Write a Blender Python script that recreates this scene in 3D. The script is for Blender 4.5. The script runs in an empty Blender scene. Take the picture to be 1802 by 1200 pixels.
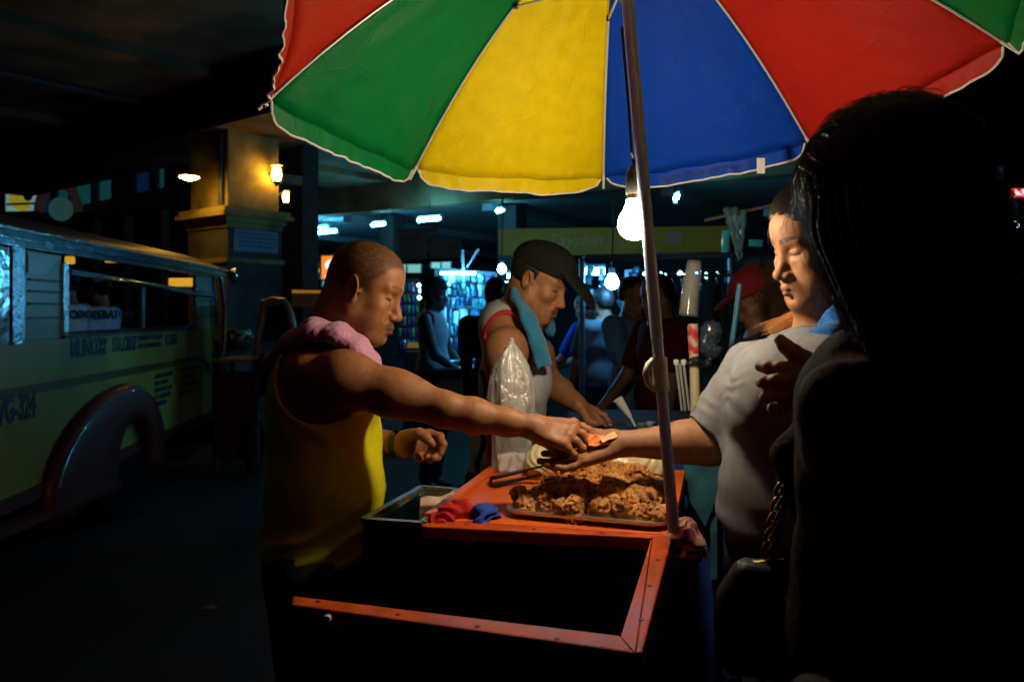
import bpy, bmesh, math, random
import numpy as np
from mathutils import Vector, Matrix, Euler

random.seed(7)
RNG = np.random.default_rng(7)
SC = bpy.context.scene
COL = SC.collection
R = math.radians

# ---------------------------------------------------------------- camera
FPX, CX, HZ, CAMZ = 1402.0, 901.0, 550.0, 1.38
cam_data = bpy.data.cameras.new('camera')
cam_data.sensor_width = 36.0
cam_data.lens = 36.0 * FPX / 1802.0
cam_data.shift_y = -(600.0 - HZ) / 1802.0
cam_data.clip_start = 0.05
cam_data.clip_end = 400.0
cam_data.dof.use_dof = True
cam_data.dof.focus_distance = 1.75
cam_data.dof.aperture_fstop = 5.0
cam = bpy.data.objects.new('camera', cam_data)
cam.location = (0, 0, CAMZ)
cam.rotation_euler = (R(90), 0, 0)
COL.objects.link(cam)
SC.camera = cam

# ---------------------------------------------------------------- night sky
world = bpy.data.worlds.new('World')
SC.world = world
world.use_nodes = True
wn = world.node_tree.nodes
wl = world.node_tree.links
sky = wn.new('ShaderNodeTexSky')
sky.sky_type = 'NISHITA'
sky.sun_disc = False
sky.sun_elevation = R(-6.0)
sky.sun_rotation = R(200)
bg = wn['Background']
bg.inputs['Strength'].default_value = 0.012
wl.new(sky.outputs['Color'], bg.inputs['Color'])

# ---------------------------------------------------------------- exposure
SC.view_settings.view_transform = 'Standard'
SC.view_settings.look = 'None'
SC.view_settings.exposure = 0.0
SC.view_settings.gamma = 1.0
SC.view_settings.use_curve_mapping = False
SC.cycles.use_denoising = True
SC.cycles.use_adaptive_sampling = False
SC.cycles.max_bounces = 7
SC.cycles.sample_clamp_indirect = 4.0
SC.cycles.use_light_tree = True

def W(px, py, y):
    """a place in the scene from its bearing in the photograph and its distance"""
    return Vector(((px - CX) / FPX * y, y, CAMZ + (HZ - py) / FPX * y))

# ---------------------------------------------------------------- materials
def _in(b, name, v):
    if name in b.inputs:
        b.inputs[name].default_value = v

MATS = {}
def mat(name, col=(.5, .5, .5), rough=.6, metal=0.0, spec=.5, var=0.0, vscale=20.0, bump=0.0, bscale=80.0,
        emit=None, estr=0.0, trans=0.0, ior=1.45, alpha=1.0, sheen=0.0, coat=0.0, attr=None, sss=0.0, col2=None,
        aniso_scale=None, detail=6.0, roughvar=0.0):
    if name in MATS:
        return MATS[name]
    m = bpy.data.materials.new(name)
    m.use_nodes = True
    nt = m.node_tree
    n, l = nt.nodes, nt.links
    b = n['Principled BSDF']
    c4 = (*col, 1.0)
    _in(b, 'Base Color', c4)
    _in(b, 'Roughness', rough)
    _in(b, 'Metallic', metal)
    _in(b, 'Specular IOR Level', spec)
    _in(b, 'IOR', ior)
    _in(b, 'Transmission Weight', trans)
    _in(b, 'Alpha', alpha)
    _in(b, 'Sheen Weight', sheen)
    _in(b, 'Coat Weight', coat)
    if sss:
        _in(b, 'Subsurface Weight', sss)
        _in(b, 'Subsurface Radius', (.012, .004, .002))
        _in(b, 'Subsurface Scale', 1.0)
    if emit is not None:
        _in(b, 'Emission Color', (*emit, 1.0))
        _in(b, 'Emission Strength', estr)
    tc = None
    if var or bump or col2 or roughvar:
        tc = n.new('ShaderNodeTexCoord')
        mp = n.new('ShaderNodeMapping')
        if aniso_scale:
            mp.inputs['Scale'].default_value = aniso_scale
        l.new(tc.outputs['Object'], mp.inputs['Vector'])
    src = None
    if attr:
        at = n.new('ShaderNodeAttribute')
        at.attribute_name = attr
        src = at.outputs['Color']
    if col2 is not None:
        nz = n.new('ShaderNodeTexNoise')
        nz.inputs['Scale'].default_value = vscale * .35
        nz.inputs['Detail'].default_value = detail
        l.new(mp.outputs[0], nz.inputs['Vector'])
        cr = n.new('ShaderNodeValToRGB')
        cr.color_ramp.elements[0].position = .42
        cr.color_ramp.elements[1].position = .62
        cr.color_ramp.elements[0].color = c4
        cr.color_ramp.elements[1].color = (*col2, 1)
        l.new(nz.outputs['Fac'], cr.inputs['Fac'])
        src = cr.outputs['Color']
    if var:
        nz2 = n.new('ShaderNodeTexNoise')
        nz2.inputs['Scale'].default_value = vscale
        nz2.inputs['Detail'].default_value = detail
        l.new(mp.outputs[0], nz2.inputs['Vector'])
        mr = n.new('ShaderNodeMapRange')
        mr.inputs['From Min'].default_value = .3
        mr.inputs['From Max'].default_value = .7
        mr.inputs['To Min'].default_value = 1 - var
        mr.inputs['To Max'].default_value = 1 + var
        l.new(nz2.outputs['Fac'], mr.inputs['Value'])
        mx = n.new('ShaderNodeMix')
        mx.data_type = 'RGBA'
        mx.blend_type = 'MULTIPLY'
        mx.inputs['Factor'].default_value = 1.0
        if src is not None:
            l.new(src, mx.inputs[6])
        else:
            mx.inputs[6].default_value = c4
        l.new(mr.outputs[0], mx.inputs[7])
        src = mx.outputs[2]
    if src is not None:
        l.new(src, b.inputs['Base Color'])
    if roughvar:
        nz4 = n.new('ShaderNodeTexNoise')
        nz4.inputs['Scale'].default_value = vscale
        nz4.inputs['Detail'].default_value = 5
        l.new(mp.outputs[0], nz4.inputs['Vector'])
        mr2 = n.new('ShaderNodeMapRange')
        mr2.inputs['From Min'].default_value = .3
        mr2.inputs['From Max'].default_value = .7
        mr2.inputs['To Min'].default_value = max(.02, rough - roughvar)
        mr2.inputs['To Max'].default_value = min(1, rough + roughvar)
        l.new(nz4.outputs['Fac'], mr2.inputs['Value'])
        l.new(mr2.outputs[0], b.inputs['Roughness'])
    if bump:
        nz3 = n.new('ShaderNodeTexNoise')
        nz3.inputs['Scale'].default_value = bscale
        nz3.inputs['Detail'].default_value = 4
        l.new(mp.outputs[0], nz3.inputs['Vector'])
        bp = n.new('ShaderNodeBump')
        bp.inputs['Strength'].default_value = 1.0
        bp.inputs['Distance'].default_value = bump
        l.new(nz3.outputs['Fac'], bp.inputs['Height'])
        l.new(bp.outputs['Normal'], b.inputs['Normal'])
    MATS[name] = m
    return m

# ---------------------------------------------------------------- objects
def tag(o, label=None, cat=None, group=None, kind=None):
    if label: o['label'] = label
    if cat: o['category'] = cat
    if group: o['group'] = group
    if kind: o['kind'] = kind
    return o

def empty(name, loc, label=None, cat=None, group=None, rz=0.0, parent=None):
    o = bpy.data.objects.new(name, None)
    o.empty_display_size = .05
    COL.objects.link(o)
    o.location = loc
    o.rotation_euler = (0, 0, rz)
    if parent: attach(o, parent)
    return tag(o, label, cat, group)

def world_of(o):
    m = o.matrix_basis.copy()
    p = o.parent
    while p:
        m = p.matrix_basis @ o.matrix_parent_inverse @ m if False else p.matrix_basis @ m
        p = p.parent
    return m

def attach(o, parent):
    """parent o keeping it where it stands (o's own matrix is in world terms when called)"""
    o.parent = parent
    o.matrix_parent_inverse = Matrix.Identity(4)
    o.matrix_basis = world_of(parent).inverted() @ o.matrix_basis

def mesh_obj(name, verts, faces, m, parent=None, smooth=True, sharp=None):
    me = bpy.data.meshes.new(name)
    me.from_pydata([tuple(v) for v in verts], [], faces)
    me.update()
    o = bpy.data.objects.new(name, me)
    if m is not None:
        for mm in (m if isinstance(m, (list, tuple)) else [m]):
            me.materials.append(mm)
    COL.objects.link(o)
    if smooth:
        me.polygons.foreach_set('use_smooth', np.ones(len(me.polygons), dtype=bool))
    if sharp is not None:
        me.set_sharp_from_angle(angle=R(sharp))
    if parent is not None:
        attach(o, parent)
    return o

class MB:
    """collects simple solids into one mesh"""
    def __init__(s):
        s.v, s.f = [], []
    def add(s, vs, fs):
        b = len(s.v)
        s.v += [Vector(v) for v in vs]
        s.f += [tuple(i + b for i in f) for f in fs]
    def box(s, c, size, rz=0.0, M=None):
        hx, hy, hz = [a / 2 for a in size]
        p = [Vector((x, y, z)) for z in (-hz, hz) for x, y in ((-hx, -hy), (hx, -hy), (hx, hy), (-hx, hy))]
        rot = M if M is not None else Matrix.Rotation(rz, 3, 'Z')
        p = [Vector(c) + rot @ q for q in p]
        s.add(p, [(3, 2, 1, 0), (4, 5, 6, 7), (0, 1, 5, 4), (1, 2, 6, 5), (2, 3, 7, 6), (3, 0, 4, 7)])
    def hexa(s, bot, top):
        s.add(list(bot) + list(top), [(3, 2, 1, 0), (4, 5, 6, 7), (0, 1, 5, 4), (1, 2, 6, 5), (2, 3, 7, 6), (3, 0, 4, 7)])
    def slab(s, quad, t, n=None):
        q = [Vector(a) for a in quad]
        if n is None:
            n = (q[1] - q[0]).cross(q[2] - q[0]).normalized()
        s.hexa([a - n * t for a in q], q)
    def bar(s, a, b, w, h, up=(0, 0, 1)):
        a, b = Vector(a), Vector(b)
        d = (b - a).normalized()
        up = Vector(up)
        sd = d.cross(up)
        if sd.length < 1e-4:
            sd = d.cross(Vector((0, 1, 0)))
        sd.normalize()
        u = sd.cross(d)
        e = [sd * (w / 2) * i + u * (h / 2) * j for i, j in ((-1, -1), (1, -1), (1, 1), (-1, 1))]
        s.hexa([a + k for k in e], [b + k for k in e])
    def tube(s, pts, r, n=10, cap=True):
        pts = [Vector(p) for p in pts]
        rs = r if isinstance(r, (list, tuple)) else [r] * len(pts)
        base = len(s.v)
        prev = None
        for i, p in enumerate(pts):
            d = (pts[min(i + 1, len(pts) - 1)] - pts[max(i - 1, 0)]).normalized()
            if prev is None:
                a = d.cross(Vector((0, 0, 1)))
                if a.length < 1e-3: a = d.cross(Vector((0, 1, 0)))
                a.normalize()
            else:
                a = (prev - d * prev.dot(d)).normalized()
            prev = a
            b = d.cross(a)
            for k in range(n):
                t = 2 * math.pi * k / n
                s.v.append(p + (a * math.cos(t) + b * math.sin(t)) * rs[i])
        for i in range(len(pts) - 1):
            for k in range(n):
                k2 = (k + 1) % n
                s.f.append((base + i * n + k, base + i * n + k2, base + (i + 1) * n + k2, base + (i + 1) * n + k))
        if cap:
            s.f.append(tuple(base + k for k in reversed(range(n))))
            s.f.append(tuple(base + (len(pts) - 1) * n + k for k in range(n)))
    def lathe(s, prof, c, axis=(0, 0, 1), n=20):
        """prof: list of (radius, height along axis)"""
        ax = Vector(axis).normalized()
        a = ax.cross(Vector((0, 1, 0)))
        if a.length < 1e-3: a = ax.cross(Vector((1, 0, 0)))
        a.normalize()
        b = ax.cross(a)
        base = len(s.v)
        for r_, h_ in prof:
            for k in range(n):
                t = 2 * math.pi * k / n
                s.v.append(Vector(c) + ax * h_ + (a * math.cos(t) + b * math.sin(t)) * r_)
        for i in range(len(prof) - 1):
            for k in range(n):
                k2 = (k + 1) % n
                s.f.append((base + i * n + k, base + i * n + k2, base + (i + 1) * n + k2, base + (i + 1) * n + k))
        s.f.append(tuple(base + k for k in reversed(range(n))))
        s.f.append(tuple(base + (len(prof) - 1) * n + k for k in range(n)))
    def build(s, name, m, parent=None, smooth=False, sharp=40, bevel=0.0):
        o = mesh_obj(name, s.v, s.f, m, parent, smooth, sharp if smooth else None)
        if bevel:
            md = o.modifiers.new('bevel', 'BEVEL')
            md.width = bevel
            md.segments = 2
            md.limit_method = 'ANGLE'
        return o

def children(o):
    return [c for c in KIDS.get(o.name, [])]

def copy_tree(o, parent=None):
    c = o.copy()
    COL.objects.link(c)
    if parent is not None:
        c.parent = parent
    for ch in list(o.children):
        copy_tree(ch, c)
    return c
# ---------------------------------------------------------------- organic shapes: smooth unions of rounded volumes, meshed once
def V3(a): return np.array(a, dtype=np.float64)

class Body:
    """an ordered list of rounded volumes joined (or cut) with soft blends; mesh() extracts one continuous skin"""
    def __init__(s): s.ops = []
    def copy(s):
        b = Body(); b.ops = list(s.ops); return b
    def _add(s, mode, f, k, always=False):
        s.ops.append((mode, f, k, always)); return s
    # -- volumes
    @staticmethod
    def f_cap(a, b, ra, rb, flat=None):
        a, b = V3(a), V3(b)
        ab = b - a
        L2 = max(ab @ ab, 1e-12)
        fn = None
        if flat is not None:
            fn = V3(flat[0]); fn = fn / np.linalg.norm(fn); fs = flat[1]
        def f(P):
            q = P - a
            t = np.clip(q @ ab / L2, 0, 1)
            r = q - t[..., None] * ab
            if fn is not None:
                c = r @ fn
                r = r + c[..., None] * fn * (fs - 1)
            return np.sqrt((r * r).sum(-1)) - (ra + (rb - ra) * t)
        return f
    @staticmethod
    def f_ell(c, r, rot=None):
        c, r = V3(c), V3(r)
        Rm = None if rot is None else np.array(rot, dtype=np.float64)
        def f(P):
            q = P - c
            if Rm is not None: q = q @ Rm
            k0 = np.sqrt(((q / r) ** 2).sum(-1))
            k1 = np.sqrt(((q / (r * r)) ** 2).sum(-1)) + 1e-9
            return k0 * (k0 - 1) / k1
        return f
    @staticmethod
    def f_plane(p, n):
        p, n = V3(p), V3(n); n = n / np.linalg.norm(n)
        return lambda P: (P - p) @ n
    @staticmethod
    def f_box(c, h, rot=None, rd=0.0):
        c, h = V3(c), V3(h)
        Rm = None if rot is None else np.array(rot, dtype=np.float64)
        def f(P):
            q = P - c
            if Rm is not None: q = q @ Rm
            d = np.abs(q) - h + rd
            return np.sqrt((np.maximum(d, 0) ** 2).sum(-1)) + np.minimum(d.max(-1), 0) - rd
        return f
    def cap(s, a, b, ra, rb=None, k=.01, flat=None): return s._add('u', s.f_cap(a, b, ra, ra if rb is None else rb, flat), k)
    def chain(s, pts, rs, k=.01, flat=None):
        for i in range(len(pts) - 1):
            s.cap(pts[i], pts[i + 1], rs[i], rs[i + 1], k, flat)
        return s
    def ell(s, c, r, rot=None, k=.01): return s._add('u', s.f_ell(c, r, rot), k)
    def box(s, c, h, rot=None, rd=.0, k=.005): return s._add('u', s.f_box(c, h, rot, rd), k)
    def cut(s, f, k=.004): return s._add('s', f, k)
    def clip(s, f, k=.002): return s._add('i', f, k, True)
    def grow(s, d): return s._add('o', lambda P: d, 0, True)
    def relief(s, f): return s._add('o', f, 0, True)
    def eval(s, P, sel=None):
        D = np.full(P.shape[:-1], 1.0)
        for i, (mode, f, k, al) in enumerate(s.ops):
            if sel is not None and not sel[i]: continue
            d = f(P)
            if mode == 'u':
                if k <= 0: D = np.minimum(D, d)
                else:
                    h = np.maximum(k - np.abs(D - d), 0)
                    D = np.minimum(D, d) - h * h / (4 * k)
            elif mode == 's':
                h = np.maximum(k - np.abs(D + d), 0) if k > 0 else 0
                D = np.maximum(D, -d) + (h * h / (4 * k) if k > 0 else 0)
            elif mode == 'i':
                h = np.maximum(k - np.abs(D - d), 0) if k > 0 else 0
                D = np.maximum(D, d) + (h * h / (4 * k) if k > 0 else 0)
            else:
                D = D - d
        return D
    def mesh(s, lo, hi, h, B=16):
        lo, hi = V3(lo), V3(hi)
        n = np.ceil((hi - lo) / h).astype(int)
        nb = (n + B - 1) // B
        ii = np.stack(np.meshgrid(*[np.arange(k) for k in nb], indexing='ij'), -1).reshape(-1, 3)
        C = lo + (ii * B + B / 2) * h
        half = B * h * .5 * math.sqrt(3)
        D = s.eval(C)
        F = np.zeros((len(s.ops), len(C)), dtype=bool)
        grown = sum(float(np.max(np.abs(f(C)))) if m == 'o' else 0 for m, f, k, a in s.ops)
        for i, (mode, f, k, al) in enumerate(s.ops):
            F[i] = True if (mode == 'o' or al) else (f(C) < half * 2.0 + 2.0 * k + grown + .015)
        act = np.where(np.abs(D) < half * 1.3 + .015)[0]
        g = np.arange(B + 1)
        G = np.stack(np.meshgrid(g, g, g, indexing='ij'), -1)
        NX, NY, NZ = (nb * B + 2)
        keys, pos, quads = [], [], []
        E = [(0, 1), (2, 3), (4, 5), (6, 7), (0, 2), (1, 3), (4, 6), (5, 7), (0, 4), (1, 5), (2, 6), (3, 7)]
        offs = np.array([(0, 0, 0), (0, 0, 1), (0, 1, 0), (0, 1, 1), (1, 0, 0), (1, 0, 1), (1, 1, 0), (1, 1, 1)])
        for a in act:
            o = ii[a] * B
            P = lo + (G + o) * h
            D = s.eval(P, F[:, a])
            sg = D < 0
            ns = sg.sum()
            if ns == 0 or ns == sg.size: continue
            cs = [sg[x:B + x, y:B + y, z:B + z] for x, y, z in offs]
            cnt = sum(c.astype(np.int8) for c in cs)
            ce = np.argwhere((cnt > 0) & (cnt < 8))
            if len(ce) == 0: continue
            dv = np.stack([D[ce[:, 0] + x, ce[:, 1] + y, ce[:, 2] + z] for x, y, z in offs], 1)
            acc = np.zeros((len(ce), 3)); num = np.zeros(len(ce))
            for e0, e1 in E:
                d0, d1 = dv[:, e0], dv[:, e1]
                cr = (d0 < 0) != (d1 < 0)
                t = np.where(cr, d0 / np.where(cr, d0 - d1, 1), 0)
                p = offs[e0] + t[:, None] * (offs[e1] - offs[e0])
                acc += p * cr[:, None]; num += cr
            gc = ce + o
            keys.append((gc[:, 0].astype(np.int64) * NY + gc[:, 1]) * NZ + gc[:, 2])
            pos.append(lo + (gc + acc / num[:, None]) * h)
            for ax in range(3):
                u, v = (ax + 1) % 3, (ax + 2) % 3
                s0 = [slice(0, B)] * 3
                s1 = [slice(0, B)] * 3
                s1[ax] = slice(1, B + 1)
                A, Bv = sg[tuple(s0)], sg[tuple(s1)]
                ed = np.argwhere(A != Bv)
                if len(ed) == 0: continue
                fl = A[tuple(ed.T)]
                ge = ed + o
                du = np.zeros(3, int); du[u] = 1
                dw = np.zeros(3, int); dw[v] = 1
                q = [ge - du - dw, ge - dw, ge, ge - du]
                kq = np.stack([(c[:, 0].astype(np.int64) * NY + c[:, 1]) * NZ + c[:, 2] for c in q], 1)
                ok = (np.stack(q).min(axis=(0, 2)) >= 0)
                kq = np.where(fl[:, None], kq, kq[:, ::-1])
                quads.append(kq[ok])
        keys = np.concatenate(keys); pos = np.concatenate(pos); quads = np.concatenate(quads)
        srt = np.argsort(keys); ks = keys[srt]
        ix = np.searchsorted(ks, quads)
        ix = np.clip(ix, 0, len(ks) - 1)
        ok = (ks[ix] == quads).all(1)
        return pos[srt], ix[ok]

def np_mesh(name, v, q, m, parent=None, col=None):
    me = bpy.data.meshes.new(name)
    nv, nq = len(v), len(q)
    me.vertices.add(nv)
    me.vertices.foreach_set('co', np.asarray(v, np.float32).ravel())
    me.loops.add(nq * 4)
    me.loops.foreach_set('vertex_index', np.asarray(q, np.int32).ravel())
    me.polygons.add(nq)
    me.polygons.foreach_set('loop_start', np.arange(nq, dtype=np.int32) * 4)
    me.polygons.foreach_set('use_smooth', np.ones(nq, dtype=bool))
    me.update(calc_edges=True)
    me.validate()
    if m is not None:
        for mm in (m if isinstance(m, (list, tuple)) else [m]): me.materials.append(mm)
    if col is not None:
        a = me.color_attributes.new('tone', 'FLOAT_COLOR', 'POINT')
        a.data.foreach_set('color', np.concatenate([col, np.ones((nv, 1))], 1).astype(np.float32).ravel())
    o = bpy.data.objects.new(name, me)
    COL.objects.link(o)
    if parent is not None: attach(o, parent)
    return o

def sstep(a, b, x):
    t = np.clip((x - a) / (b - a), 0, 1)
    return t * t * (3 - 2 * t)

_perm = np.random.default_rng(3).random((64, 64, 64))
def vnoise(P):
    """smooth value noise in 0..1 at unit frequency"""
    i = np.floor(P).astype(int); f = P - i
    f = f * f * (3 - 2 * f)
    r = 0
    for dx in (0, 1):
        for dy in (0, 1):
            for dz in (0, 1):
                w = (f[..., 0] if dx else 1 - f[..., 0]) * (f[..., 1] if dy else 1 - f[..., 1]) * (f[..., 2] if dz else 1 - f[..., 2])
                r = r + w * _perm[(i[..., 0] + dx) & 63, (i[..., 1] + dy) & 63, (i[..., 2] + dz) & 63]
    return r

def strands(name, paths, rad, m, parent=None, tip=.3):
    """hair: real strands, each a curve of its own thickness"""
    hc = bpy.data.hair_curves.new(name)
    hc.add_curves([len(p) for p in paths])
    allp = np.concatenate([np.asarray(p, np.float32) for p in paths])
    hc.position_data.foreach_set('vector', allp.ravel())
    ra = hc.attributes.get('radius') or hc.attributes.new('radius', 'FLOAT', 'POINT')
    rr = np.concatenate([rad * (1 - (1 - tip) * np.linspace(0, 1, len(p)) ** 2) for p in paths]).astype(np.float32)
    ra.data.foreach_set('value', rr)
    hc.materials.append(m)
    o = bpy.data.objects.new(name, hc)
    COL.objects.link(o)
    if parent is not None: attach(o, parent)
    return o
# ---------------------------------------------------------------- ground, overpass, buildings
ASPH = mat('asphalt', (.0075, .0075, .0078), rough=.85, spec=.3, var=.3, vscale=14, bump=.004, bscale=60)
CONC = mat('brown_concrete', (.11, .075, .04), rough=.9, spec=.2, var=.35, vscale=3, bump=.004, bscale=18, col2=(.065, .045, .025))
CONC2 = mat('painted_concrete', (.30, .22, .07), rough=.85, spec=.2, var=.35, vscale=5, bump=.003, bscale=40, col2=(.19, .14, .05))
PLAS = mat('painted_plaster', (.42, .44, .42), rough=.9, spec=.2, var=.12, vscale=2)
DARKW = mat('dark_wall', (.045, .045, .05), rough=.9, var=.3, vscale=4)

g = MB(); g.add([(-120, -40, 0), (120, -40, 0), (120, 160, 0), (-120, 160, 0)], [(0, 1, 2, 3)])
tag(g.build('ground', ASPH), kind='structure')
c_dir = Vector((.852, -.523, 0)); c_nrm = Vector((.523, .852, 0))
F0 = Vector((-4.98, 17.0, 0))
pv = MB()
a = F0 - c_dir * 12 - c_nrm * .6; b = F0 + c_dir * 30 - c_nrm * .6
pv.slab([a + Vector((0, 0, .13)), b + Vector((0, 0, .13)), b + c_nrm * 18 + Vector((0, 0, .13)), a + c_nrm * 18 + Vector((0, 0, .13))], .13, Vector((0, 0, 1)))
tag(pv.build('pavement', mat('worn_paving', (.12, .12, .12), rough=.8, var=.3, vscale=6)), kind='structure')

# overpass: long concrete girders over a cap beam on a square pier
GIRD = mat('lamp_warmed_concrete', (.30, .20, .10), rough=.9, spec=.2, var=.4, vscale=2, bump=.006, bscale=9, col2=(.20, .13, .07))  # lighter concrete copy: warm lamp light on girders and fascia put into colour
oa, ob = Vector((.613, .790, 0)), Vector((-.790, .613, 0))
ov = empty('overpass', (-4.4, 6.9, 0), 'dark concrete road overpass crossing overhead at the upper left', 'overpass')
P1 = Vector((-4.42, 6.88, 3.94))
edges = [-4.6, -3.1, -1.5, 0.0, 1.47, 2.10, 3.6, 5.1]
for i, (s0, s1) in enumerate(zip(edges, edges[1:])):
    m = MB()
    dz = .05 * ((i * 7) % 3 - 1)
    c = P1 + ob * ((s0 + s1) / 2) + oa * 2.0 + Vector((0, 0, .35 + dz))
    ang = math.atan2(oa.y, oa.x)
    m.box(c, (30, s1 - s0 - .035, .70), ang)
    m.build('girder', GIRD, ov)
for k in range(6):                                                        # hangers and pipes under the deck
    m = MB(); q = P1 + ob * (1.9 + .02 * k) + oa * (-3 + k * 2.3) + Vector((0, 0, -.05))
    m.bar(q - ob * .5, q + ob * .5, .07, .08); m.build('cross_brace', CONC, ov)
pp = MB(); pp.tube([P1 + ob * 1.55 - oa * 8 + Vector((0, 0, -.07)), P1 + ob * 1.55 + oa * 12 + Vector((0, 0, -.07))], .05, 8); pp.build('pipe', mat('dull_pipe', (.08, .07, .06), rough=.6), ov, smooth=True)
pier_corner = Vector((-3.07, 8.6, 0))
pc = pier_corner + ob * .37 + oa * .33
capb = MB(); capb.box(pc + ob * 2.6 + Vector((0, 0, 3.62)), (.95, 8.4, .52), math.atan2(oa.y, oa.x))
capb.build('cap_beam', CONC, ov)

col = empty('pier_column', (pc.x, pc.y, 0), 'square concrete pier lit yellow by wall lamps, on a wider moulded base', 'pier')
ang = math.atan2(oa.y, oa.x)
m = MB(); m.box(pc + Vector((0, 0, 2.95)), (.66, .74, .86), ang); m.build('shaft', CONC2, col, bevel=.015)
m = MB()
for w, z0, z1 in ((.86, 2.36, 2.42), (.98, 2.42, 2.47), (.92, 2.47, 2.52), (.80, 2.30, 2.36)):
    m.box(pc + Vector((0, 0, (z0 + z1) / 2)), (w - .08, w, z1 - z0 - .002), ang)
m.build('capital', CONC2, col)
m = MB(); m.box(pc + Vector((0, 0, 1.15)), (.70, .80, 2.298), ang); m.build('pedestal', mat('shade_dark_base', (.06, .055, .05), rough=.9, var=.35, vscale=6, bump=.003, bscale=30), col, bevel=.02)  # dark colour stands for the unlit pedestal below the lamps
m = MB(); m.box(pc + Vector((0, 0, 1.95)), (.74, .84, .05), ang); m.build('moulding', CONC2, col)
pl_c = pc - ob * .40 + Vector((0, 0, 2.17)) - ob * .012
m = MB(); m.box(pl_c, (.56, .02, .24), ang); m.build('plaque', mat('pale_blue_plaque', (.16, .22, .30), rough=.6), col)
m = MB()
for r_ in range(4):
    x = -.22
    while x < .2:
        L = random.uniform(.02, .07)
        m.box(pl_c - ob * .012 + oa * (x + L / 2) + Vector((0, 0, .075 - r_ * .045)), (L, .003, .016), ang); x += L + .014
lt = m.build('plaque_lettering', mat('dark_paint', (.05, .06, .08), rough=.7), col)
m = MB(); q = pc - oa * .33 - ob * .37 - oa * .03
m.tube([q + ob * .07 + Vector((0, 0, 2.55)), q + ob * .07 + Vector((0, 0, 3.3))], .018, 8); m.tube([q + ob * .12 + Vector((0, 0, 2.55)), q + ob * .12 + Vector((0, 0, 3.2))], .012, 8)
m.build('conduit', mat('grey_metal', (.12, .12, .12), rough=.5, metal=.6), col, smooth=True)

AMB = (1.0, .62, .10)
GLOBE = mat('lit_amber_glass', (1, .9, .7), emit=(1.0, .55, .07), estr=62)
IRON = mat('black_iron', (.012, .012, .012), rough=.5, metal=.5)
def sconce(c, out, label, k=.76):
    r = empty('wall_lamp', c, label, 'lamp', 'amber lantern lamps on the pier')
    c = Vector(c); out = Vector(out).normalized()
    g_ = c + out * .14
    m = MB(); m.lathe([(r_ * k, z_ * k) for r_, z_ in [(.045, -.10), (.062, -.06), (.068, 0), (.055, .07), (.035, .11)]], g_, n=20); m.build('globe', GLOBE, r, smooth=True)
    m = MB(); m.lathe([(r_ * k, z_ * k) for r_, z_ in [(.012, .165), (.03, .15), (.088, .130), (.090, .120), (.035, .117)]], g_, n=24); m.build('hood', mat('amber_painted_hood', (.30, .20, .06), rough=.5), r, smooth=True)
    m = MB(); m.lathe([(r_ * k, z_ * k) for r_, z_ in [(.005, -.19), (.022, -.165), (.05, -.125), (.055, -.104), (.03, -.102)]], g_, n=16); m.build('base_cup', IRON, r, smooth=True)
    sd = out.cross(Vector((0, 0, 1))).normalized()
    for s_ in (-1, 1):
        m = MB(); m.tube([g_ + (sd * s_ * .05 + Vector((0, 0, -.12))) * k, g_ + (sd * s_ * .085 + Vector((0, 0, -.125))) * k, g_ + (sd * s_ * .10 + Vector((0, 0, -.10))) * k, g_ + (sd * s_ * .092 + Vector((0, 0, -.075))) * k, g_ + (sd * s_ * .078 + Vector((0, 0, -.09))) * k], .006, 6)
        m.tube([g_ + (sd * s_ * .10 + Vector((0, 0, -.10))) * k, g_ + (sd * s_ * .105 + Vector((0, 0, .115))) * k], .004, 6)
        m.build('scroll', IRON, r, smooth=True)
    m = MB(); m.tube([c, c + out * .14 + Vector((0, 0, .165 * k))], .010, 8); m.build('arm', IRON, r, smooth=True)
s1 = pc - ob * .375 + oa * .19 + Vector((0, 0, 2.93)); sconce(s1, -ob, 'white glowing lantern lamp on the right face of the pier')
s2_ = pc + oa * .335 - ob * .30 + Vector((0, 0, 2.72)); sconce(s2_, oa, 'lantern lamp half hidden round the far edge of the pier', .55)
# shallow dish lamp on a rod left of the pier
dl = W(333, 311, 8.35)
r = empty('dish_lamp', dl, 'flat glowing dish lamp hanging just left of the pier', 'lamp')
m = MB(); m.lathe([(r_ * .62, z_ * .8) for r_, z_ in [(.02, .05), (.09, .03), (.17, .008), (.175, 0), (.165, -.004)]], dl, n=28); m.build('shade', mat('amber_painted_hood', (.30, .20, .06)), r, smooth=True)
m = MB(); m.lathe([(r_ * .62, z_ * .8) for r_, z_ in [(.155, -.006), (.16, -.014), (.09, -.032), (.04, -.052), (.01, -.056)]], dl, n=28); m.build('glass', mat('lit_amber_dish', (1, .9, .7), emit=(1.0, .55, .07), estr=75), r, smooth=True)
m = MB(); m.tube([dl + Vector((0, 0, .05)), dl + Vector((0, 0, .9))], .008, 8); m.build('rod', IRON, r, smooth=True)

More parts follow.
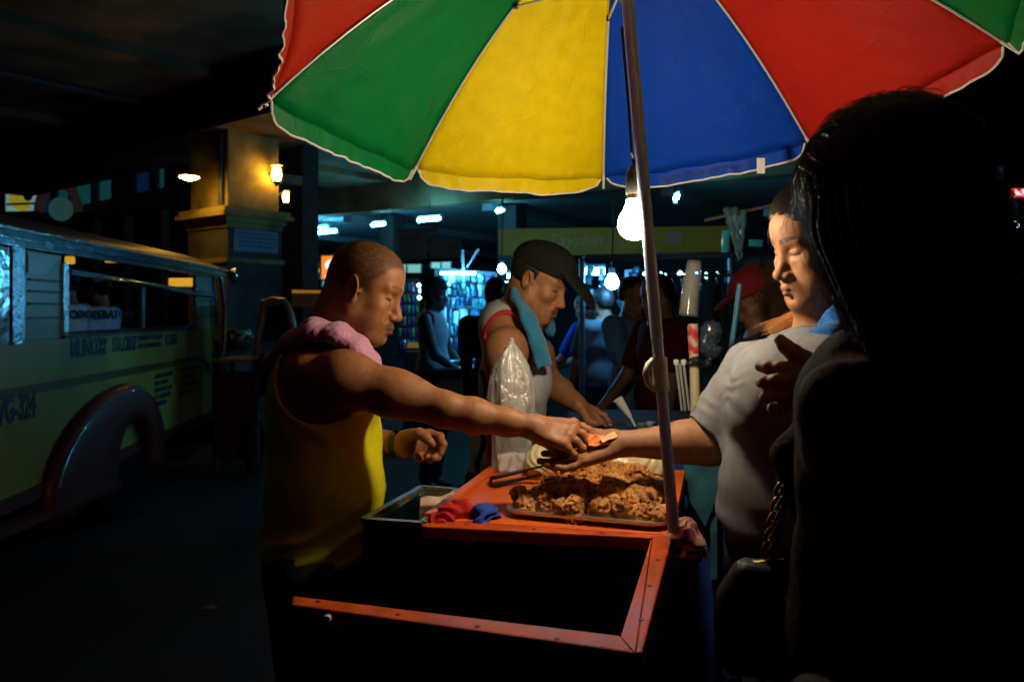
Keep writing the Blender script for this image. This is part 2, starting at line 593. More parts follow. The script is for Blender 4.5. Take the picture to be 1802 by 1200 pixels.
# canopy building with lit arcade
cb = empty('arcade_building', F0, 'long building with a deep concrete canopy and lit arcade behind the stalls', 'building')
angc = math.atan2(c_dir.y, c_dir.x)
ZC = 3.38
ceil_m = mat('arcade_ceiling', (.30, .34, .35), rough=.9, var=.1, vscale=1.5)
def along(t, d, z): return F0 + c_dir * t + c_nrm * d + Vector((0, 0, z))
m = MB(); m.slab([along(-9, .35, ZC + .30), along(11.3, .35, ZC + .30), along(11.3, 15, ZC + .30), along(-9, 15, ZC + .30)], .25, Vector((0, 0, 1))); m.build('ceiling', ceil_m, cb)
m = MB(); m.box(along(1.15, .17, ZC + .42), (20.3, .34, .84), angc); m.build('fascia', GIRD, cb)
m = MB(); m.box(along(1.15, .10, ZC + .88), (20.4, .50, .07), angc); m.build('ledge', CONC, cb)
m = MB(); m.box(along(1.15, 1.6, ZC + 3.3), (20.3, .4, 4.8), angc); m.build('upper_wall', DARKW, cb)
m = MB(); m.box(along(1.15, 15.2, 1.9), (20.3, .3, 3.8), angc); m.build('back_wall', mat('arcade_back_wall', (.10, .13, .14), rough=.9, var=.3, vscale=1.2), cb)
curt = mat('dim_blue_lit_pane', (.04, .07, .12), rough=.6, emit=(.05, .25, .70), estr=.10)
for k in range(7):
    t = -6 + k * 2.6
    f = MB()
    for dx, w, hgt, zz in ((-.55, .07, 1.5, 0), (.55, .07, 1.5, 0), (0, .07, 1.4, 0)): f.box(along(t + dx, 1.36, ZC + 1.9), (w, .08, hgt), angc)
    f.box(along(t, 1.36, ZC + 2.68), (1.17, .082, .07), angc); f.box(along(t, 1.36, ZC + 1.12), (1.25, .12, .07), angc)
    wf = f.build('window', mat('weathered_frame', (.10, .16, .20), rough=.7), cb)
    for s_ in (-1, 1):
        p = MB(); p.box(along(t + s_ * .275, 1.385, ZC + 1.9), (.47, .02, 1.5), angc); p.build('pane', curt if (k + s_) % 3 == 0 else mat('dark_pane', (.01, .015, .02), rough=.15), wf)
for px_, w in ((637, .38), (855, .40), (1395, .42)):
    # columns standing on the canopy line
    k = (px_ - CX) / FPX
    t = (k * 17.0 + 4.98) / (.852 + .523 * k)
    m = MB(); q = along(t, .9, 0); m.box(q + Vector((0, 0, 1.75)), (w, w, 3.24), angc); m.build('column', mat('arcade_column', (.03, .025, .022), rough=.8, var=.2, vscale=5), cb)
for t in (-2, 1.5, 5.0, 8.5):
    m = MB(); m.box(along(t, 7.5, ZC - .03), (.22, 14, .15), angc); m.build('ceiling_beam', ceil_m, cb)

CYAN = (.16, .62, 1.0)
TUBE = mat('lit_cyan_tube', (1, 1, 1), emit=(.10, .62, 1.0), estr=120)
FIXT = mat('lamp_fitting', (.25, .32, .34), rough=.6)
def tube_light(px_, py_, z, L, label, tilt=0.0, d=None, fan=False):
    y = (z - CAMZ) * FPX / (HZ - py_)
    c = W(px_, py_, y)
    r = empty('fluorescent_lamp', c, label, 'lamp', 'fluorescent tubes under the arcade ceiling')
    dr = (c_dir * math.cos(tilt) + c_nrm * math.sin(tilt))
    m = MB(); m.tube([c - dr * L / 2, c + dr * L / 2], .030, 10); m.build('tube', TUBE, r, smooth=True)
    m = MB(); m.box(c + Vector((0, 0, .075)), (L * 1.04, .055, .04), math.atan2(dr.y, dr.x))
    for s_ in (-1, 1): m.box(c + dr * s_ * L * .52, (.05, .05, .12), math.atan2(dr.y, dr.x))
    m.build('fitting', FIXT, r)
    m = MB(); m.tube([c + Vector((0, 0, .10)), c + Vector((0, 0, max(.12, ZC + .04 - c.z)))], .008, 6); m.build('hanger', FIXT, r)
tube_light(506, 417, 3.15, .50, 'cyan fluorescent tube beside the pier, leftmost under the arcade')
tube_light(577, 408, 3.12, .58, 'cyan fluorescent tube nearest above the orange sign')
tube_light(566, 402, 3.22, .40, 'short cyan tube glimpsed behind the one over the orange sign')
tube_light(667, 395, 3.10, .36, 'cyan fluorescent tube right beside the first arcade column')
tube_light(756, 386, 3.06, .52, 'cyan fluorescent tube hung on a long rod between the two columns')
tube_light(881, 371, 3.20, .18, 'small cyan tube just right of the second column')
tube_light(1193, 347, 3.06, .36, 'cyan tube right of the bulb under the umbrella edge', tilt=-1.0)
# ceiling fan between the lamps
fc = along(6.0, 6.0, 2.98)
fr = empty('ceiling_fan', fc, 'dark ceiling fan turning under the arcade ceiling', 'fan')
m = MB(); m.tube([fc + Vector((0, 0, .05)), fc + Vector((0, 0, .66))], .015, 8); m.build('rod', IRON, fr)
m = MB(); m.lathe([(.03, .06), (.10, .04), (.10, -.04), (.03, -.06)], fc, n=16); m.build('motor', IRON, fr, smooth=True)
for k in range(3):
    m = MB(); a_ = k * 2.094 + .5; d_ = Vector((math.cos(a_), math.sin(a_), 0)); m.bar(fc + d_ * .1, fc + d_ * .65, .12, .012); m.build('blade', IRON, fr)

# signs under and on the arcade
def text_mesh(s, size, spacing=1.0, shear=0.0, bold=0.0, extrude=.002, align='CENTER'):
    cu = bpy.data.curves.new('lettering', 'FONT')
    cu.body = s; cu.size = size; cu.align_x = align; cu.align_y = 'CENTER'; cu.shear = shear; cu.offset = bold; cu.extrude = extrude; cu.space_character = spacing; cu.resolution_u = 3
    o = bpy.data.objects.new('lettering', cu); COL.objects.link(o)
    dg = bpy.context.evaluated_depsgraph_get()
    me = bpy.data.meshes.new_from_object(o.evaluated_get(dg))
    bpy.data.objects.remove(o); bpy.data.curves.remove(cu)
    return me
def lettering(s, origin, xdir, updir, size, m, parent, sx=1.0, name='lettering', **kw):
    me = text_mesh(s, size, **kw)
    me.materials.clear(); me.materials.append(m)
    x = Vector(xdir).normalized(); u = Vector(updir); u = (u - x * u.dot(x)).normalized(); n = x.cross(u)
    M4 = Matrix((( x.x * sx, u.x, n.x, origin[0]), (x.y * sx, u.y, n.y, origin[1]), (x.z * sx, u.z, n.z, origin[2]), (0, 0, 0, 1)))
    me.transform(M4)
    o = bpy.data.objects.new(name, me); COL.objects.link(o)
    if parent: attach(o, parent)
    return o

gs = W(590, 471, 13.5)
r = empty('shop_sign', gs, 'lit orange sign with a big white cursive g', 'sign')
m = MB(); m.box(gs, (.46, .10, .40), R(-12)); m.build('panel', mat('lit_orange_panel', (.5, .15, .02), emit=(1.0, .25, .02), estr=1.05), r)
m = MB()
for dx, dz, w, h in ((0, .21, .50, .03), (0, -.21, .50, .03), (-.24, 0, .03, .42), (.24, 0, .03, .42)): m.box(gs + Vector((dx * .98, -dx * .2, dz)), (w, .13, h), R(-12))
m.build('frame', mat('sign_frame', (.12, .20, .22), rough=.5), r)
lettering('g', gs + Vector((-.10, -.075, .05)), (.978, -.208, 0), (0, 0, 1), .50, mat('lit_white_letter', (.9, .9, .9), emit=(1, .95, .9), estr=1.0), r, shear=.25, bold=.012)
gs = W(548, 477, 14.2)
r = empty('shop_sign', gs, 'dim green sign with yellow letters left of the orange sign', 'sign')
m = MB(); m.box(gs, (.62, .08, .30), R(-12)); m.build('panel', mat('dark_green_panel', (.02, .10, .06), emit=(.01, .10, .07), estr=.35), r)
lettering('SUM', gs + Vector((.06, -.065, 0)), (.978, -.208, 0), (0, 0, 1), .15, mat('lit_yellow_letter', (.7, .6, .1), emit=(.8, .65, .15), estr=.5), r, bold=.004)
gs = W(1080, 424, 10.4)
r = empty('shop_banner', gs, 'long dull yellow green shop banner with faint script behind the bulb', 'sign')
m = MB()
m.hexa([W(878, 450, 10.5), W(1284, 448, 10.3), W(1284, 448, 10.36), W(878, 450, 10.56)], [W(878, 403, 10.5), W(1284, 398, 10.3), W(1284, 398, 10.36), W(878, 403, 10.56)])
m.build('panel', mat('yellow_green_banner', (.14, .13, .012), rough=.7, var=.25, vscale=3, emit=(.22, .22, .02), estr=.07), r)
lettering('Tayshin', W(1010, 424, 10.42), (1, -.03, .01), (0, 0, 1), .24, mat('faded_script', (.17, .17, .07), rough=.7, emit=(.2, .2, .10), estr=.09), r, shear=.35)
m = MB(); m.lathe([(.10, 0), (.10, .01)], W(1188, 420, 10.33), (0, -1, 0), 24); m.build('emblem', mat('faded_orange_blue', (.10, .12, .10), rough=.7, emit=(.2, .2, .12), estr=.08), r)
gs = W(735, 432, 13.0)
r = empty('shop_sign', gs, 'dark unlit sign boards hanging above the packet stall', 'sign')
for x0, x1, y0, y1 in ((702, 752, 413, 458), (756, 812, 420, 455), (700, 770, 404, 411)):
    m = MB(); m.hexa([W(x0, y1, 13), W(x1, y1 - 2, 13), W(x1, y1 - 2, 13.06), W(x0, y1, 13.06)], [W(x0, y0, 13), W(x1, y0 - 4, 13), W(x1, y0 - 4, 13.06), W(x0, y0, 13.06)]); m.build('board', mat('brown_board', (.06, .045, .035), rough=.8, var=.3, vscale=8), r)
# far lit shop openings
SHOPL = mat('lit_shop_front', (.2, .4, .45), emit=(.10, .55, .75), estr=.55, var=.3, vscale=6)
for px0, px1, py0, py1, y, lb in ((496, 527, 511, 531, 16, 'far lit cyan shop opening left of the bald man'), (566, 600, 490, 505, 16, 'far lit cyan shop window beneath the orange sign'), (690, 742, 466, 480, 14.5, 'far pale green lit window right of the bald forehead'), (758, 794, 462, 472, 15, 'far pale green lit window above the packet stall')):
    m = MB(); m.hexa([W(px0, py1, y), W(px1, py1, y), W(px1, py1, y + .1), W(px0, py1, y + .1)], [W(px0, py0, y), W(px1, py0 - 1, y), W(px1, py0 - 1, y + .1), W(px0, py0, y + .1)])
    r = empty('shop_window', W(px0, py1, y), lb, 'window'); m.build('pane', SHOPL if py0 > 480 else mat('lit_pale_green', (.3, .5, .45), emit=(.30, .75, .62), estr=.55), r)
    f = MB()
    for t_ in (0, .5, 1):
        xx = px0 + (px1 - px0) * t_; f.bar(W(xx, py1, y - .02), W(xx, py0, y - .02), .03, .03, (0, 1, 0))
    f.build('frame', mat('sign_frame'), r)
# left-hand building seen under the overpass
lb_dir = Vector((-.76, .65, 0)); lb_n = Vector((.65, .76, 0))
L0 = Vector((-5.0, 13.4, 0))
lb = empty('old_building', L0, 'old building with tall teal lit bays under the overpass edge', 'building')
def la(t, d, z): return L0 + lb_dir * t + lb_n * d + Vector((0, 0, z))
angl = math.atan2(lb_dir.y, lb_dir.x)
m = MB(); m.box(la(5, .5, 3.9), (14, .3, 7.8), angl); m.build('wall', DARKW, lb)
m = MB(); m.box(la(5, -.1, 3.42), (14, .9, .14), angl); m.build('ledge', mat('weathered_ledge', (.20, .17, .12), rough=.9, var=.3, vscale=5), lb)
TEAL = mat('dim_teal_curtain', (.06, .14, .15), rough=.8, emit=(.04, .36, .42), estr=.09, var=.5, vscale=8, aniso_scale=(6, 6, .3))
BLUEC = mat('dim_blue_curtain', (.03, .05, .14), rough=.8, emit=(.02, .12, .42), estr=.06, var=.5, vscale=8, aniso_scale=(6, 6, .3))
x = .3
for k in range(9):
    w = (.55, .9, .40, .75, .5, .8, 1.0, .8, .9)[k]
    mt = (BLUEC, DARKW, TEAL, BLUEC, DARKW, TEAL, TEAL, TEAL, BLUEC)[k]
    f = MB()
    for s_ in (0, 1): f.box(la(x + w * s_, .28, 4.35), (.07, .14, 1.7), angl)
    f.box(la(x + w / 2, .28, 3.56), (w, .12, .08), angl); f.box(la(x + w / 2, .28, 4.6), (w, .06, .05), angl)
    wf = f.build('window', mat('weathered_frame'), lb)
    p = MB(); p.box(la(x + w / 2, .30, 4.35), (w - .08, .03, 1.6), angl); p.build('curtain', mt, wf)
    x += w + .22
for k in range(6):
    m = MB(); m.box(la(.6 + k * 1.5, .15, 1.65), (.12, .14, 3.3), angl); m.build('post', mat('weathered_ledge'), lb)
bb = W(44, 346, 15.5)
r = empty('billboard', bb, 'lit yellow and white billboard at the far left above the jeepney roof', 'billboard')
m = MB(); m.hexa([W(10, 372, 15.5), W(66, 372, 15.3), W(66, 372, 15.42), W(10, 372, 15.62)], [W(10, 330, 15.5), W(66, 322, 15.3), W(66, 322, 15.42), W(10, 330, 15.62)]); m.build('panel', mat('lit_white_panel', (.6, .7, .7), emit=(.30, .62, .62), estr=.35), r)
m = MB(); m.lathe([(.26, 0), (.26, .012)], W(40, 348, 15.36), (0, -1, 0), 28); o = m.build('yellow_disc', mat('lit_yellow_panel', (.7, .6, .05), emit=(.75, .62, .05), estr=.28), r)
for dy, hh in ((0, .05), (.16, .04)):
    m = MB(); m.hexa([W(11, 362, 15.32), W(66, 360, 15.22), W(66, 360, 15.24), W(11, 362, 15.34)], [W(11, 358, 15.32), W(66, 356, 15.22), W(66, 356, 15.24), W(11, 358, 15.34)])
    for v_ in m.v: v_.z -= dy
    m.build('stripe', mat('navy_stripe', (.02, .05, .14)), r)
m = MB(); m.lathe([(.05, 0), (.09, .01), (.03, .02)], W(50, 346, 15.30), (0, -1, 0), 12); m.build('picture_figure', mat('brown_print', (.16, .06, .02)), r)
ar = W(103, 372, 14.6)
r = empty('arch_ornament', ar, 'round maroon arch ornament beside the lit billboard', 'ornament')
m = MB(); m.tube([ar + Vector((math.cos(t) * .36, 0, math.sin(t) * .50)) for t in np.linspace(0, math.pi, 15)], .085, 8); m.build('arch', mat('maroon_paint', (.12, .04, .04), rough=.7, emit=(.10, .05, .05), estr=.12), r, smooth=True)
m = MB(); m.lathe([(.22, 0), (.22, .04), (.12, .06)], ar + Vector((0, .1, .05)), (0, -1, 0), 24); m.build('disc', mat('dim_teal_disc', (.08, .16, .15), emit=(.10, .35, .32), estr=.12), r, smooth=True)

# far right: dark street with a few lights
fs = W(1793, 340, 22)
r = empty('shop_sign', fs, 'small red sign with white letters cut off by the right picture edge', 'sign')
m = MB(); m.box(fs + Vector((.28, 0, 0)), (.95, .1, .24)); m.build('panel', mat('lit_red_panel', (.5, .01, .02), emit=(.9, .015, .03), estr=.9), r)
lettering('Jollibee', fs + Vector((-.14, -.06, 0)), (1, 0, 0), (0, 0, 1), .21, mat('lit_white_letter'), r, bold=.012, align='LEFT')
db = empty('dark_building', (15, 26, 0), 'dark tall building barely visible at the far right', 'building')
m = MB(); m.box((17.5, 27, 5), (5, 4, 10), R(8)); m.build('wall', mat('night_blue_wall', (.03, .045, .06), rough=.9), db)
for k, (a_, b_) in enumerate(((1752, 350), (1757, 320), (1748, 372), (1782, 372))):
    m = MB(); m.box(W(a_, b_, 24), (.22, .1, .9), 0); m.build('window', mat('dim_blue_window', (.02, .05, .07), emit=(.02, .10, .14), estr=.15), db)
BL_W = mat('lit_blue_white', (1, 1, 1), emit=(.45, .80, 1.0), estr=9)
for i, (a_, b_, y, s_, mt, lb_) in enumerate(((1733, 347, 21, .07, BL_W, 'tiny white lamp left of the red sign'), (1739, 347, 21, .05, mat('lit_pink', (1, 1, 1), emit=(1, .25, .35), estr=4), 'tiny pink lamp left of the red sign'), (1781, 395, 20, .11, BL_W, 'bright white lamp cluster below the red sign'), (1789, 398, 20, .06, BL_W, 'small side lamp of the cluster below the red sign'), (1753, 411, 20, .07, BL_W, 'dim pale lamp lower left of the cluster'), (1794, 487, 14, .09, mat('lit_warm', (1, 1, 1), emit=(1, .75, .4), estr=9), 'warm lamp on the red stall at the right edge'))):
    r = empty('street_lamp', W(a_, b_, y), lb_, 'lamp')
    m = MB(); m.lathe([(s_ * .3, s_), (s_ * .8, s_ * .6), (s_, 0), (s_ * .8, -s_ * .6), (s_ * .3, -s_)], W(a_, b_, y), n=12); m.build('bulb', mt, r, smooth=True)
    m = MB(); m.tube([W(a_, b_, y) + Vector((0, 0, s_)), W(a_, b_, y) + Vector((0, .3, s_ + .4))], .015, 6); m.build('bracket', IRON, r)
rs = W(1785, 470, 14.2)
r = empty('market_stall', rs, 'red awning of a far stall at the right picture edge', 'stall')
m = MB(); m.hexa([W(1768, 490, 14.1), W(1840, 496, 14.1), W(1840, 480, 15), W(1768, 480, 15)], [W(1770, 430, 14.3), W(1840, 430, 14.3), W(1840, 425, 15), W(1772, 430, 15)]); m.build('awning', mat('red_awning', (.35, .01, .015), rough=.7), r)
m = MB(); m.hexa([W(1762, 486, 14), W(1790, 490, 14), W(1790, 488, 14.05), W(1762, 486, 14.05)], [W(1764, 448, 14), W(1782, 470, 14), W(1782, 470, 14.05), W(1764, 448, 14.05)]); m.build('side_cloth', mat('blue_awning', (.02, .05, .25), rough=.7), r)
m = MB(); m.box(W(1785, 560, 14.4), (.9, .6, 1.0)); m.build('counter', DARKW, r)
# ---------------------------------------------------------------- jeepney at the left
def YJ(px): return 2.135 / ((CX - px) / FPX - .089)
def J(y, z, out=0.0):
    return Vector((-2.135 - .089 * y + out, y, z))
JDIR = Vector((-.089, 1, 0)).normalized(); JOUT = Vector((1, .089, 0)).normalized(); JUP = Vector((0, 0, 1))
jp = empty('jeepney', J(5.35, 0, -.9), 'yellow and teal passenger jeepney with chrome window trim, red fender and painted route lettering', 'jeepney')
JY = mat('jeepney_yellow', (.29, .26, .034), rough=.42, spec=.5, var=.22, vscale=3, bump=.002, bscale=5, col2=(.21, .21, .035))
JT = mat('jeepney_pale_panel', (.24, .30, .22), rough=.30, spec=.6, var=.1, vscale=4)
CHR = mat('chrome', (.60, .64, .68), rough=.14, metal=1.0, bump=.006, bscale=14)
CHR2 = mat('hammered_chrome', (.60, .64, .68), rough=.10, metal=1.0, bump=.012, bscale=42)
JR = mat('jeepney_red', (.085, .007, .006), rough=.55, spec=.35, coat=.08)
JB = mat('jeepney_black', (.012, .012, .013), rough=.5)
JBLU = mat('navy_lettering', (.010, .018, .07), rough=.5)
TH_ = .03
def jpanel(name, y0, y1, z0, z1, m, out=0.0, t=TH_, parent=None):
    b = MB(); b.hexa([J(y0, z0, out - t), J(y0, z0, out), J(y1, z0, out), J(y1, z0, out - t)], [J(y0, z1, out - t), J(y0, z1, out), J(y1, z1, out), J(y1, z1, out - t)])
    return b.build(name, m, parent or jp)
Y_R, Y_F = 1.75, 7.75
jpanel('side_panel', Y_R, 7.42, .47, 1.235, JY)
jpanel('sill', Y_R, 7.9, .40, .468, JR, .02, .06)
w0, w1, w2, w3 = YJ(112), YJ(343), YJ(38), YJ(16)
jpanel('window_post', w2 + .02, w0 - .03, 1.237, 1.70, JT)
jpanel('window_post', w1 + .03, 7.42, 1.237, 1.70, JT)
for dz in (.075, .15, .215, .275):
    jpanel('moulding', w2 + .06, w0 - .06, 1.27 + dz, 1.283 + dz, mat('jeepney_brown_trim', (.07, .05, .02), rough=.5), .012, .012)
    jpanel('moulding', w1 + .08, 7.36, 1.27 + dz, 1.283 + dz, mat('jeepney_brown_trim'), .012, .012)
b = MB(); b.hexa([J(w2 + .05, 1.585, .006), J(w0 - .22, 1.585, .006), J(w0 - .22, 1.585, .010), J(w2 + .05, 1.585, .010)], [J(w2 + .05, 1.685, .006), J(w0 - .06, 1.690, .006), J(w0 - .06, 1.690, .010), J(w2 + .05, 1.685, .010)]); b.build('decal', mat('pale_cyan_decal', (.40, .55, .55), rough=.25), jp)
# chrome plate at the very edge of the picture, then the window frames
jpanel('chrome_plate', Y_R, w3 - .02, 1.22, 1.70, CHR, .012, .02)
for ya, yb, z0, z1 in ((w3, w2, 1.22, 1.71), (w0 - .035, w0 + .03, 1.25, 1.66), (w1 - .02, w1 + .025, 1.25, 1.62)):
    jpanel('window_trim', ya, yb, z0, z1, CHR2, .018, .03)
m = MB(); m.bar(J(w0, 1.262, .012), J(w1 + .02, 1.262, .012), .03, .022); m.build('window_sill', CHR, jp)
m = MB(); m.bar(J(w0 - .03, 1.243, .004), J(w1 + .03, 1.243, .004), .04, .016); m.build('sill_strip', JB, jp)
ymid = YJ(252)
jpanel('window_bar', ymid - .03, ymid + .03, 1.27, 1.60, mat('grey_metal', (.12, .12, .12), rough=.5, metal=.6), .004, .03)
m = MB(); pts = [J(YJ(153), 1.53, .02), J(YJ(155), 1.575, .025), J(YJ(175), 1.588, .025), J(YJ(240), 1.585, .03), J(YJ(300), 1.552, .03), J(YJ(352), 1.535, .03), J(YJ(372), 1.53, .02)]
m.tube(pts, .016, 8); m.build('hand_rail', CHR, jp, smooth=True)
m = MB(); m.hexa([J(w0 + .1, 1.60, -.0), J(w1 + .3, 1.535, -.0), J(w1 + .3, 1.535, -.02), J(w0 + .1, 1.60, -.02)], [J(w0 + .1, 1.63, -.0), J(w1 + .3, 1.57, -.0), J(w1 + .3, 1.57, -.02), J(w0 + .1, 1.63, -.02)]); m.build('rolled_curtain', mat('dark_vinyl', (.02, .02, .022), rough=.5), jp)
# roof: low arch over a ribbed chrome eave
W_ = 1.85
vs, fs = [], []
NR = 14
for k in range(NR + 1):
    a_ = k / NR; off = .04 - (W_ + .08) * a_
    z = 1.79 + .20 * (1 - abs(2 * a_ - 1) ** 2.6)
    for y in (Y_R, 4.2, 6.2, 7.7, 8.0):
        zz = z if y < 7.9 else 1.79 + (z - 1.79) * .75
        vs.append(J(y, zz, off))
n5 = 5
for k in range(NR):
    for j in range(n5 - 1): fs.append((k * n5 + j, k * n5 + j + 1, (k + 1) * n5 + j + 1, (k + 1) * n5 + j))
rf = mesh_obj('roof', vs, fs, mat('jeepney_roof', (.05, .035, .03), rough=.45, spec=.5, var=.2, vscale=4), jp, smooth=True)
sd = rf.modifiers.new('t', 'SOLIDIFY'); sd.thickness = .03
for z0, z1, o_, nm, mt in ((1.715, 1.785, .035, 'eave', mat('dark_chrome', (.14, .17, .22), rough=.2, metal=1.0, bump=.004, bscale=14)), (1.783, 1.797, .05, 'eave_rib', CHR), (1.740, 1.747, .048, 'eave_rib', CHR), (1.706, 1.713, .044, 'eave_rib', CHR)):
    m = MB(); m.hexa([J(Y_R, z0, o_ - .03), J(Y_R, z0, o_), J(7.98, z0 - .0, o_), J(7.98, z0, o_ - .03)], [J(Y_R, z1, o_ - .03), J(Y_R, z1, o_), J(7.98, z1, o_), J(7.98, z1, o_ - .03)]); m.build(nm, mt, jp)
m = MB(); m.tube([J(7.98, 1.80, .05), J(8.03, 1.75, .06), J(7.98, 1.70, .05)], .035, 8); m.build('eave_end', CHR, jp, smooth=True)
# inside: floor, far side with its openings, benches, little amber lamps
m = MB(); m.hexa([J(Y_R, .62, -.03), J(7.4, .62, -.03), J(7.4, .62, -1.8), J(Y_R, .62, -1.8)][::-1], [J(Y_R, .66, -.03), J(7.4, .66, -.03), J(7.4, .66, -1.8), J(Y_R, .66, -1.8)][::-1]); m.build('floor', JB, jp)
jpanel('far_side', Y_R, 7.42, .47, 1.30, JB, -1.80)
for y in (2.0, 4.3, 6.9): jpanel('far_post', y, y + .25, 1.30, 1.75, JB, -1.80)
jpanel('seat', 2.0, 7.2, .66, 1.02, mat('dark_vinyl'), -.08, .40)
jpanel('seat', 2.0, 7.2, .66, 1.02, mat('dark_vinyl'), -1.36, .40)
AMBL = mat('lit_amber_small', (1, .7, .2), emit=(1.0, .50, .03), estr=.55)
for px_, py_, w in ((203, 457, .16), (319, 497, .26), (123, 458, .05)):
    y = 6.6 if px_ < 300 else 8.6
    if px_ == 123: y = 5.2
    c = W(px_, py_, y); r = MB(); r.box(c, (w, .05, .05 if w < .2 else .09)); r.build('cabin_lamp', AMBL, jp, bevel=.01)
# stripe, lettering
def stripe(pts, h):
    m = MB()
    for (y0, z0), (y1, z1) in zip(pts, pts[1:]):
        m.hexa([J(y0, z0 - h, .001), J(y1, z1 - h, .001), J(y1, z1 - h, .004), J(y0, z0 - h, .004)], [J(y0, z0, .001), J(y1, z1, .001), J(y1, z1, .004), J(y0, z0, .004)])
    m.build('stripe', mat('jeepney_brown_stripe', (.10, .07, .015), rough=.4), jp)
stripe([(Y_R, 1.01), (6.9, 1.00), (7.12, .985), (7.28, .93), (7.42, .84)], .05)
def jl(s, px, z, size, sx=1.0, bold=.0012, align='LEFT'):
    y = YJ(px); lettering(s, J(y, z, .004), JDIR, JUP, size, JBLU, jp, sx=sx, bold=bold, extrude=.001, align=align)
jl('MUÑOZ', 124, 1.165, .150, .78, .0025)
jl('PROJ 8', 174, 1.195, .060, .62); jl('BLVD.', 174, 1.135, .060, .66)
jl('STA.CRUZ', 197, 1.165, .135, .66, .0025)
jl('ROOSEVELT QUEZON', 242, 1.198, .054, .92); jl('CALL TAYUMAN RIZAL', 242, 1.140, .050, .90)
jl('V.CRUZ', 290, 1.165, .115, .70, .0025)
jl('UVG-324', 62, .895, .185, .62, .006, 'RIGHT')
for k, t_ in enumerate(('LTFRB CASE NUM', 'PUJ 2 11 0845', 'ROUTE NO 4 J 21', 'CAP 18 SEATED', 'OPERATOR')): jl(t_, 271, .90 - k * .052, .046, 1.1, .001)
for k, t_ in enumerate(('FOR INQ. HOTLINE', 'DRIVERS NAME', 'LTO REGISTERED', 'MTR 24-098')): jl(t_, 316, .905 - k * .062, .054, 1.15, .001)
# front doorway post and bulged side mirror, bonnet, headlamp
b = MB(); pts = [J(7.42, 1.72, .0), J(7.40, 1.45, .03), J(7.45, 1.15, .03), J(7.62, .95, .02)]
b.tube(pts, .028, 8); b.build('door_post', CHR, jp, smooth=True)
b = MB(); b.tube([J(7.62, 1.72, .03), J(7.68, 1.40, .05), J(7.70, 1.10, .04), J(7.66, .92, .02)], .022, 8); b.build('door_post', CHR, jp, smooth=True)
jpanel('door', 7.45, 7.75, .47, 1.0, JB, -.01)
b = MB(); b.hexa([J(7.75, .47, -.35), J(7.75, .47, -1.45), J(9.35, .47, -1.40), J(9.35, .47, -.45)][::-1], [J(7.75, 1.18, -.35), J(7.75, 1.18, -1.45), J(9.35, 1.10, -1.40), J(9.35, 1.10, -.45)][::-1]); b.build('bonnet', JR, jp, bevel=.05)
hl = J(8.35, 1.10, .0)
hp_ = empty('headlamp', hl, parent=jp)
b = MB(); b.lathe([(.02, -.22), (.10, -.19), (.135, -.10), (.145, .0), (.150, .06), (.135, .075)], hl, (-.089, 1, 0), 24); b.build('shell', CHR, hp_, smooth=True)
b = MB(); b.lathe([(.152, -.02), (.158, .0), (.152, .02)], hl, (-.089, 1, 0), 24); b.build('ring', CHR2, hp_, smooth=True)
mr_ = W(433, 519, 8.9)
mp_ = empty('side_mirror', mr_, parent=jp)
b = MB(); b.lathe([(.04, -.11), (.07, -.09), (.075, 0), (.07, .08), (.03, .11)], mr_, n=16); b.build('shell', mat('gold_chrome', (.75, .5, .15), rough=.15, metal=1.0, bump=.01, bscale=20), mp_, smooth=True)
for dx_, dz_ in ((-.03, .075), (.03, .06), (-.035, .0), (.02, -.03), (-.01, -.085)):  # glowing dots stand in for lamp reflections on the mirror
    b = MB(); b.lathe([(.004, -.012), (.016, 0), (.004, .012)], mr_ + Vector((dx_, -.075, dz_)), n=8); b.build('amber_reflection', mat('amber_reflection_glow', (1, .7, .2), emit=(1.0, .62, .12), estr=5), mp_, smooth=True)
b = MB(); b.tube([mr_ + Vector((0, 0, .1)), mr_ + Vector((-.02, 0, .26)), mr_ + Vector((-.35, -.2, .32))], .010, 6); b.build('arm', JB, mp_, smooth=True)
# rear wheel and flared red fender
yc, zc, rw = 5.33, .36, .36
wh = empty('wheel', J(yc, zc, -.1), parent=jp)
b = MB(); b.lathe([(.20, -.11), (.30, -.115), (.345, -.09), (.36, -.04), (.36, .04), (.345, .09), (.30, .115), (.20, .10)], J(yc, zc, -.12), JOUT, 40); b.build('tyre', mat('tyre_rubber', (.007, .007, .007), rough=.9, spec=.1), wh, smooth=True)
b = MB(); b.lathe([(.205, .06), (.20, .075), (.16, .03), (.09, .02), (.085, .06), (.05, .085), (.0, .09)], J(yc, zc, -.11), JOUT, 32); b.build('rim', mat('worn_rim', (.16, .17, .18), rough=.4, metal=.8), wh, smooth=True)
for k in range(6):
    a_ = k * math.pi / 3; c = J(yc, zc, -.02) + JDIR * .065 * math.cos(a_) + JUP * .065 * math.sin(a_)
    b = MB(); b.lathe([(.010, 0), (.010, .02)], c, JOUT, 6); b.build('wheel_nut', CHR, wh)
vs, fs = [], []
NF = 30
sec = [(0.0, .004), (.0, .03), (.04, .058), (.10, .072), (.22, .080), (.45, .085), (.72, .085), (1.0, .080), (1.0, .01)]
for k in range(NF + 1):
    a_ = math.pi * (-.06 + 1.12 * k / NF)
    ca, sa = math.cos(a_), math.sin(a_)
    ro = (1.10 if ca < 0 else .62, .56)
    P_o = (yc + ro[0] * ca, .34 + ro[1] * sa)
    P_i = (yc + .02 + .31 * ca, .36 + .31 * sa)
    for f_, out in sec:
        vs.append(J(P_o[0] * (1 - f_) + P_i[0] * f_, P_o[1] * (1 - f_) + P_i[1] * f_, out))
ns = len(sec)
for k in range(NF):
    for j in range(ns - 1): fs.append((k * ns + j, k * ns + j + 1, (k + 1) * ns + j + 1, (k + 1) * ns + j))
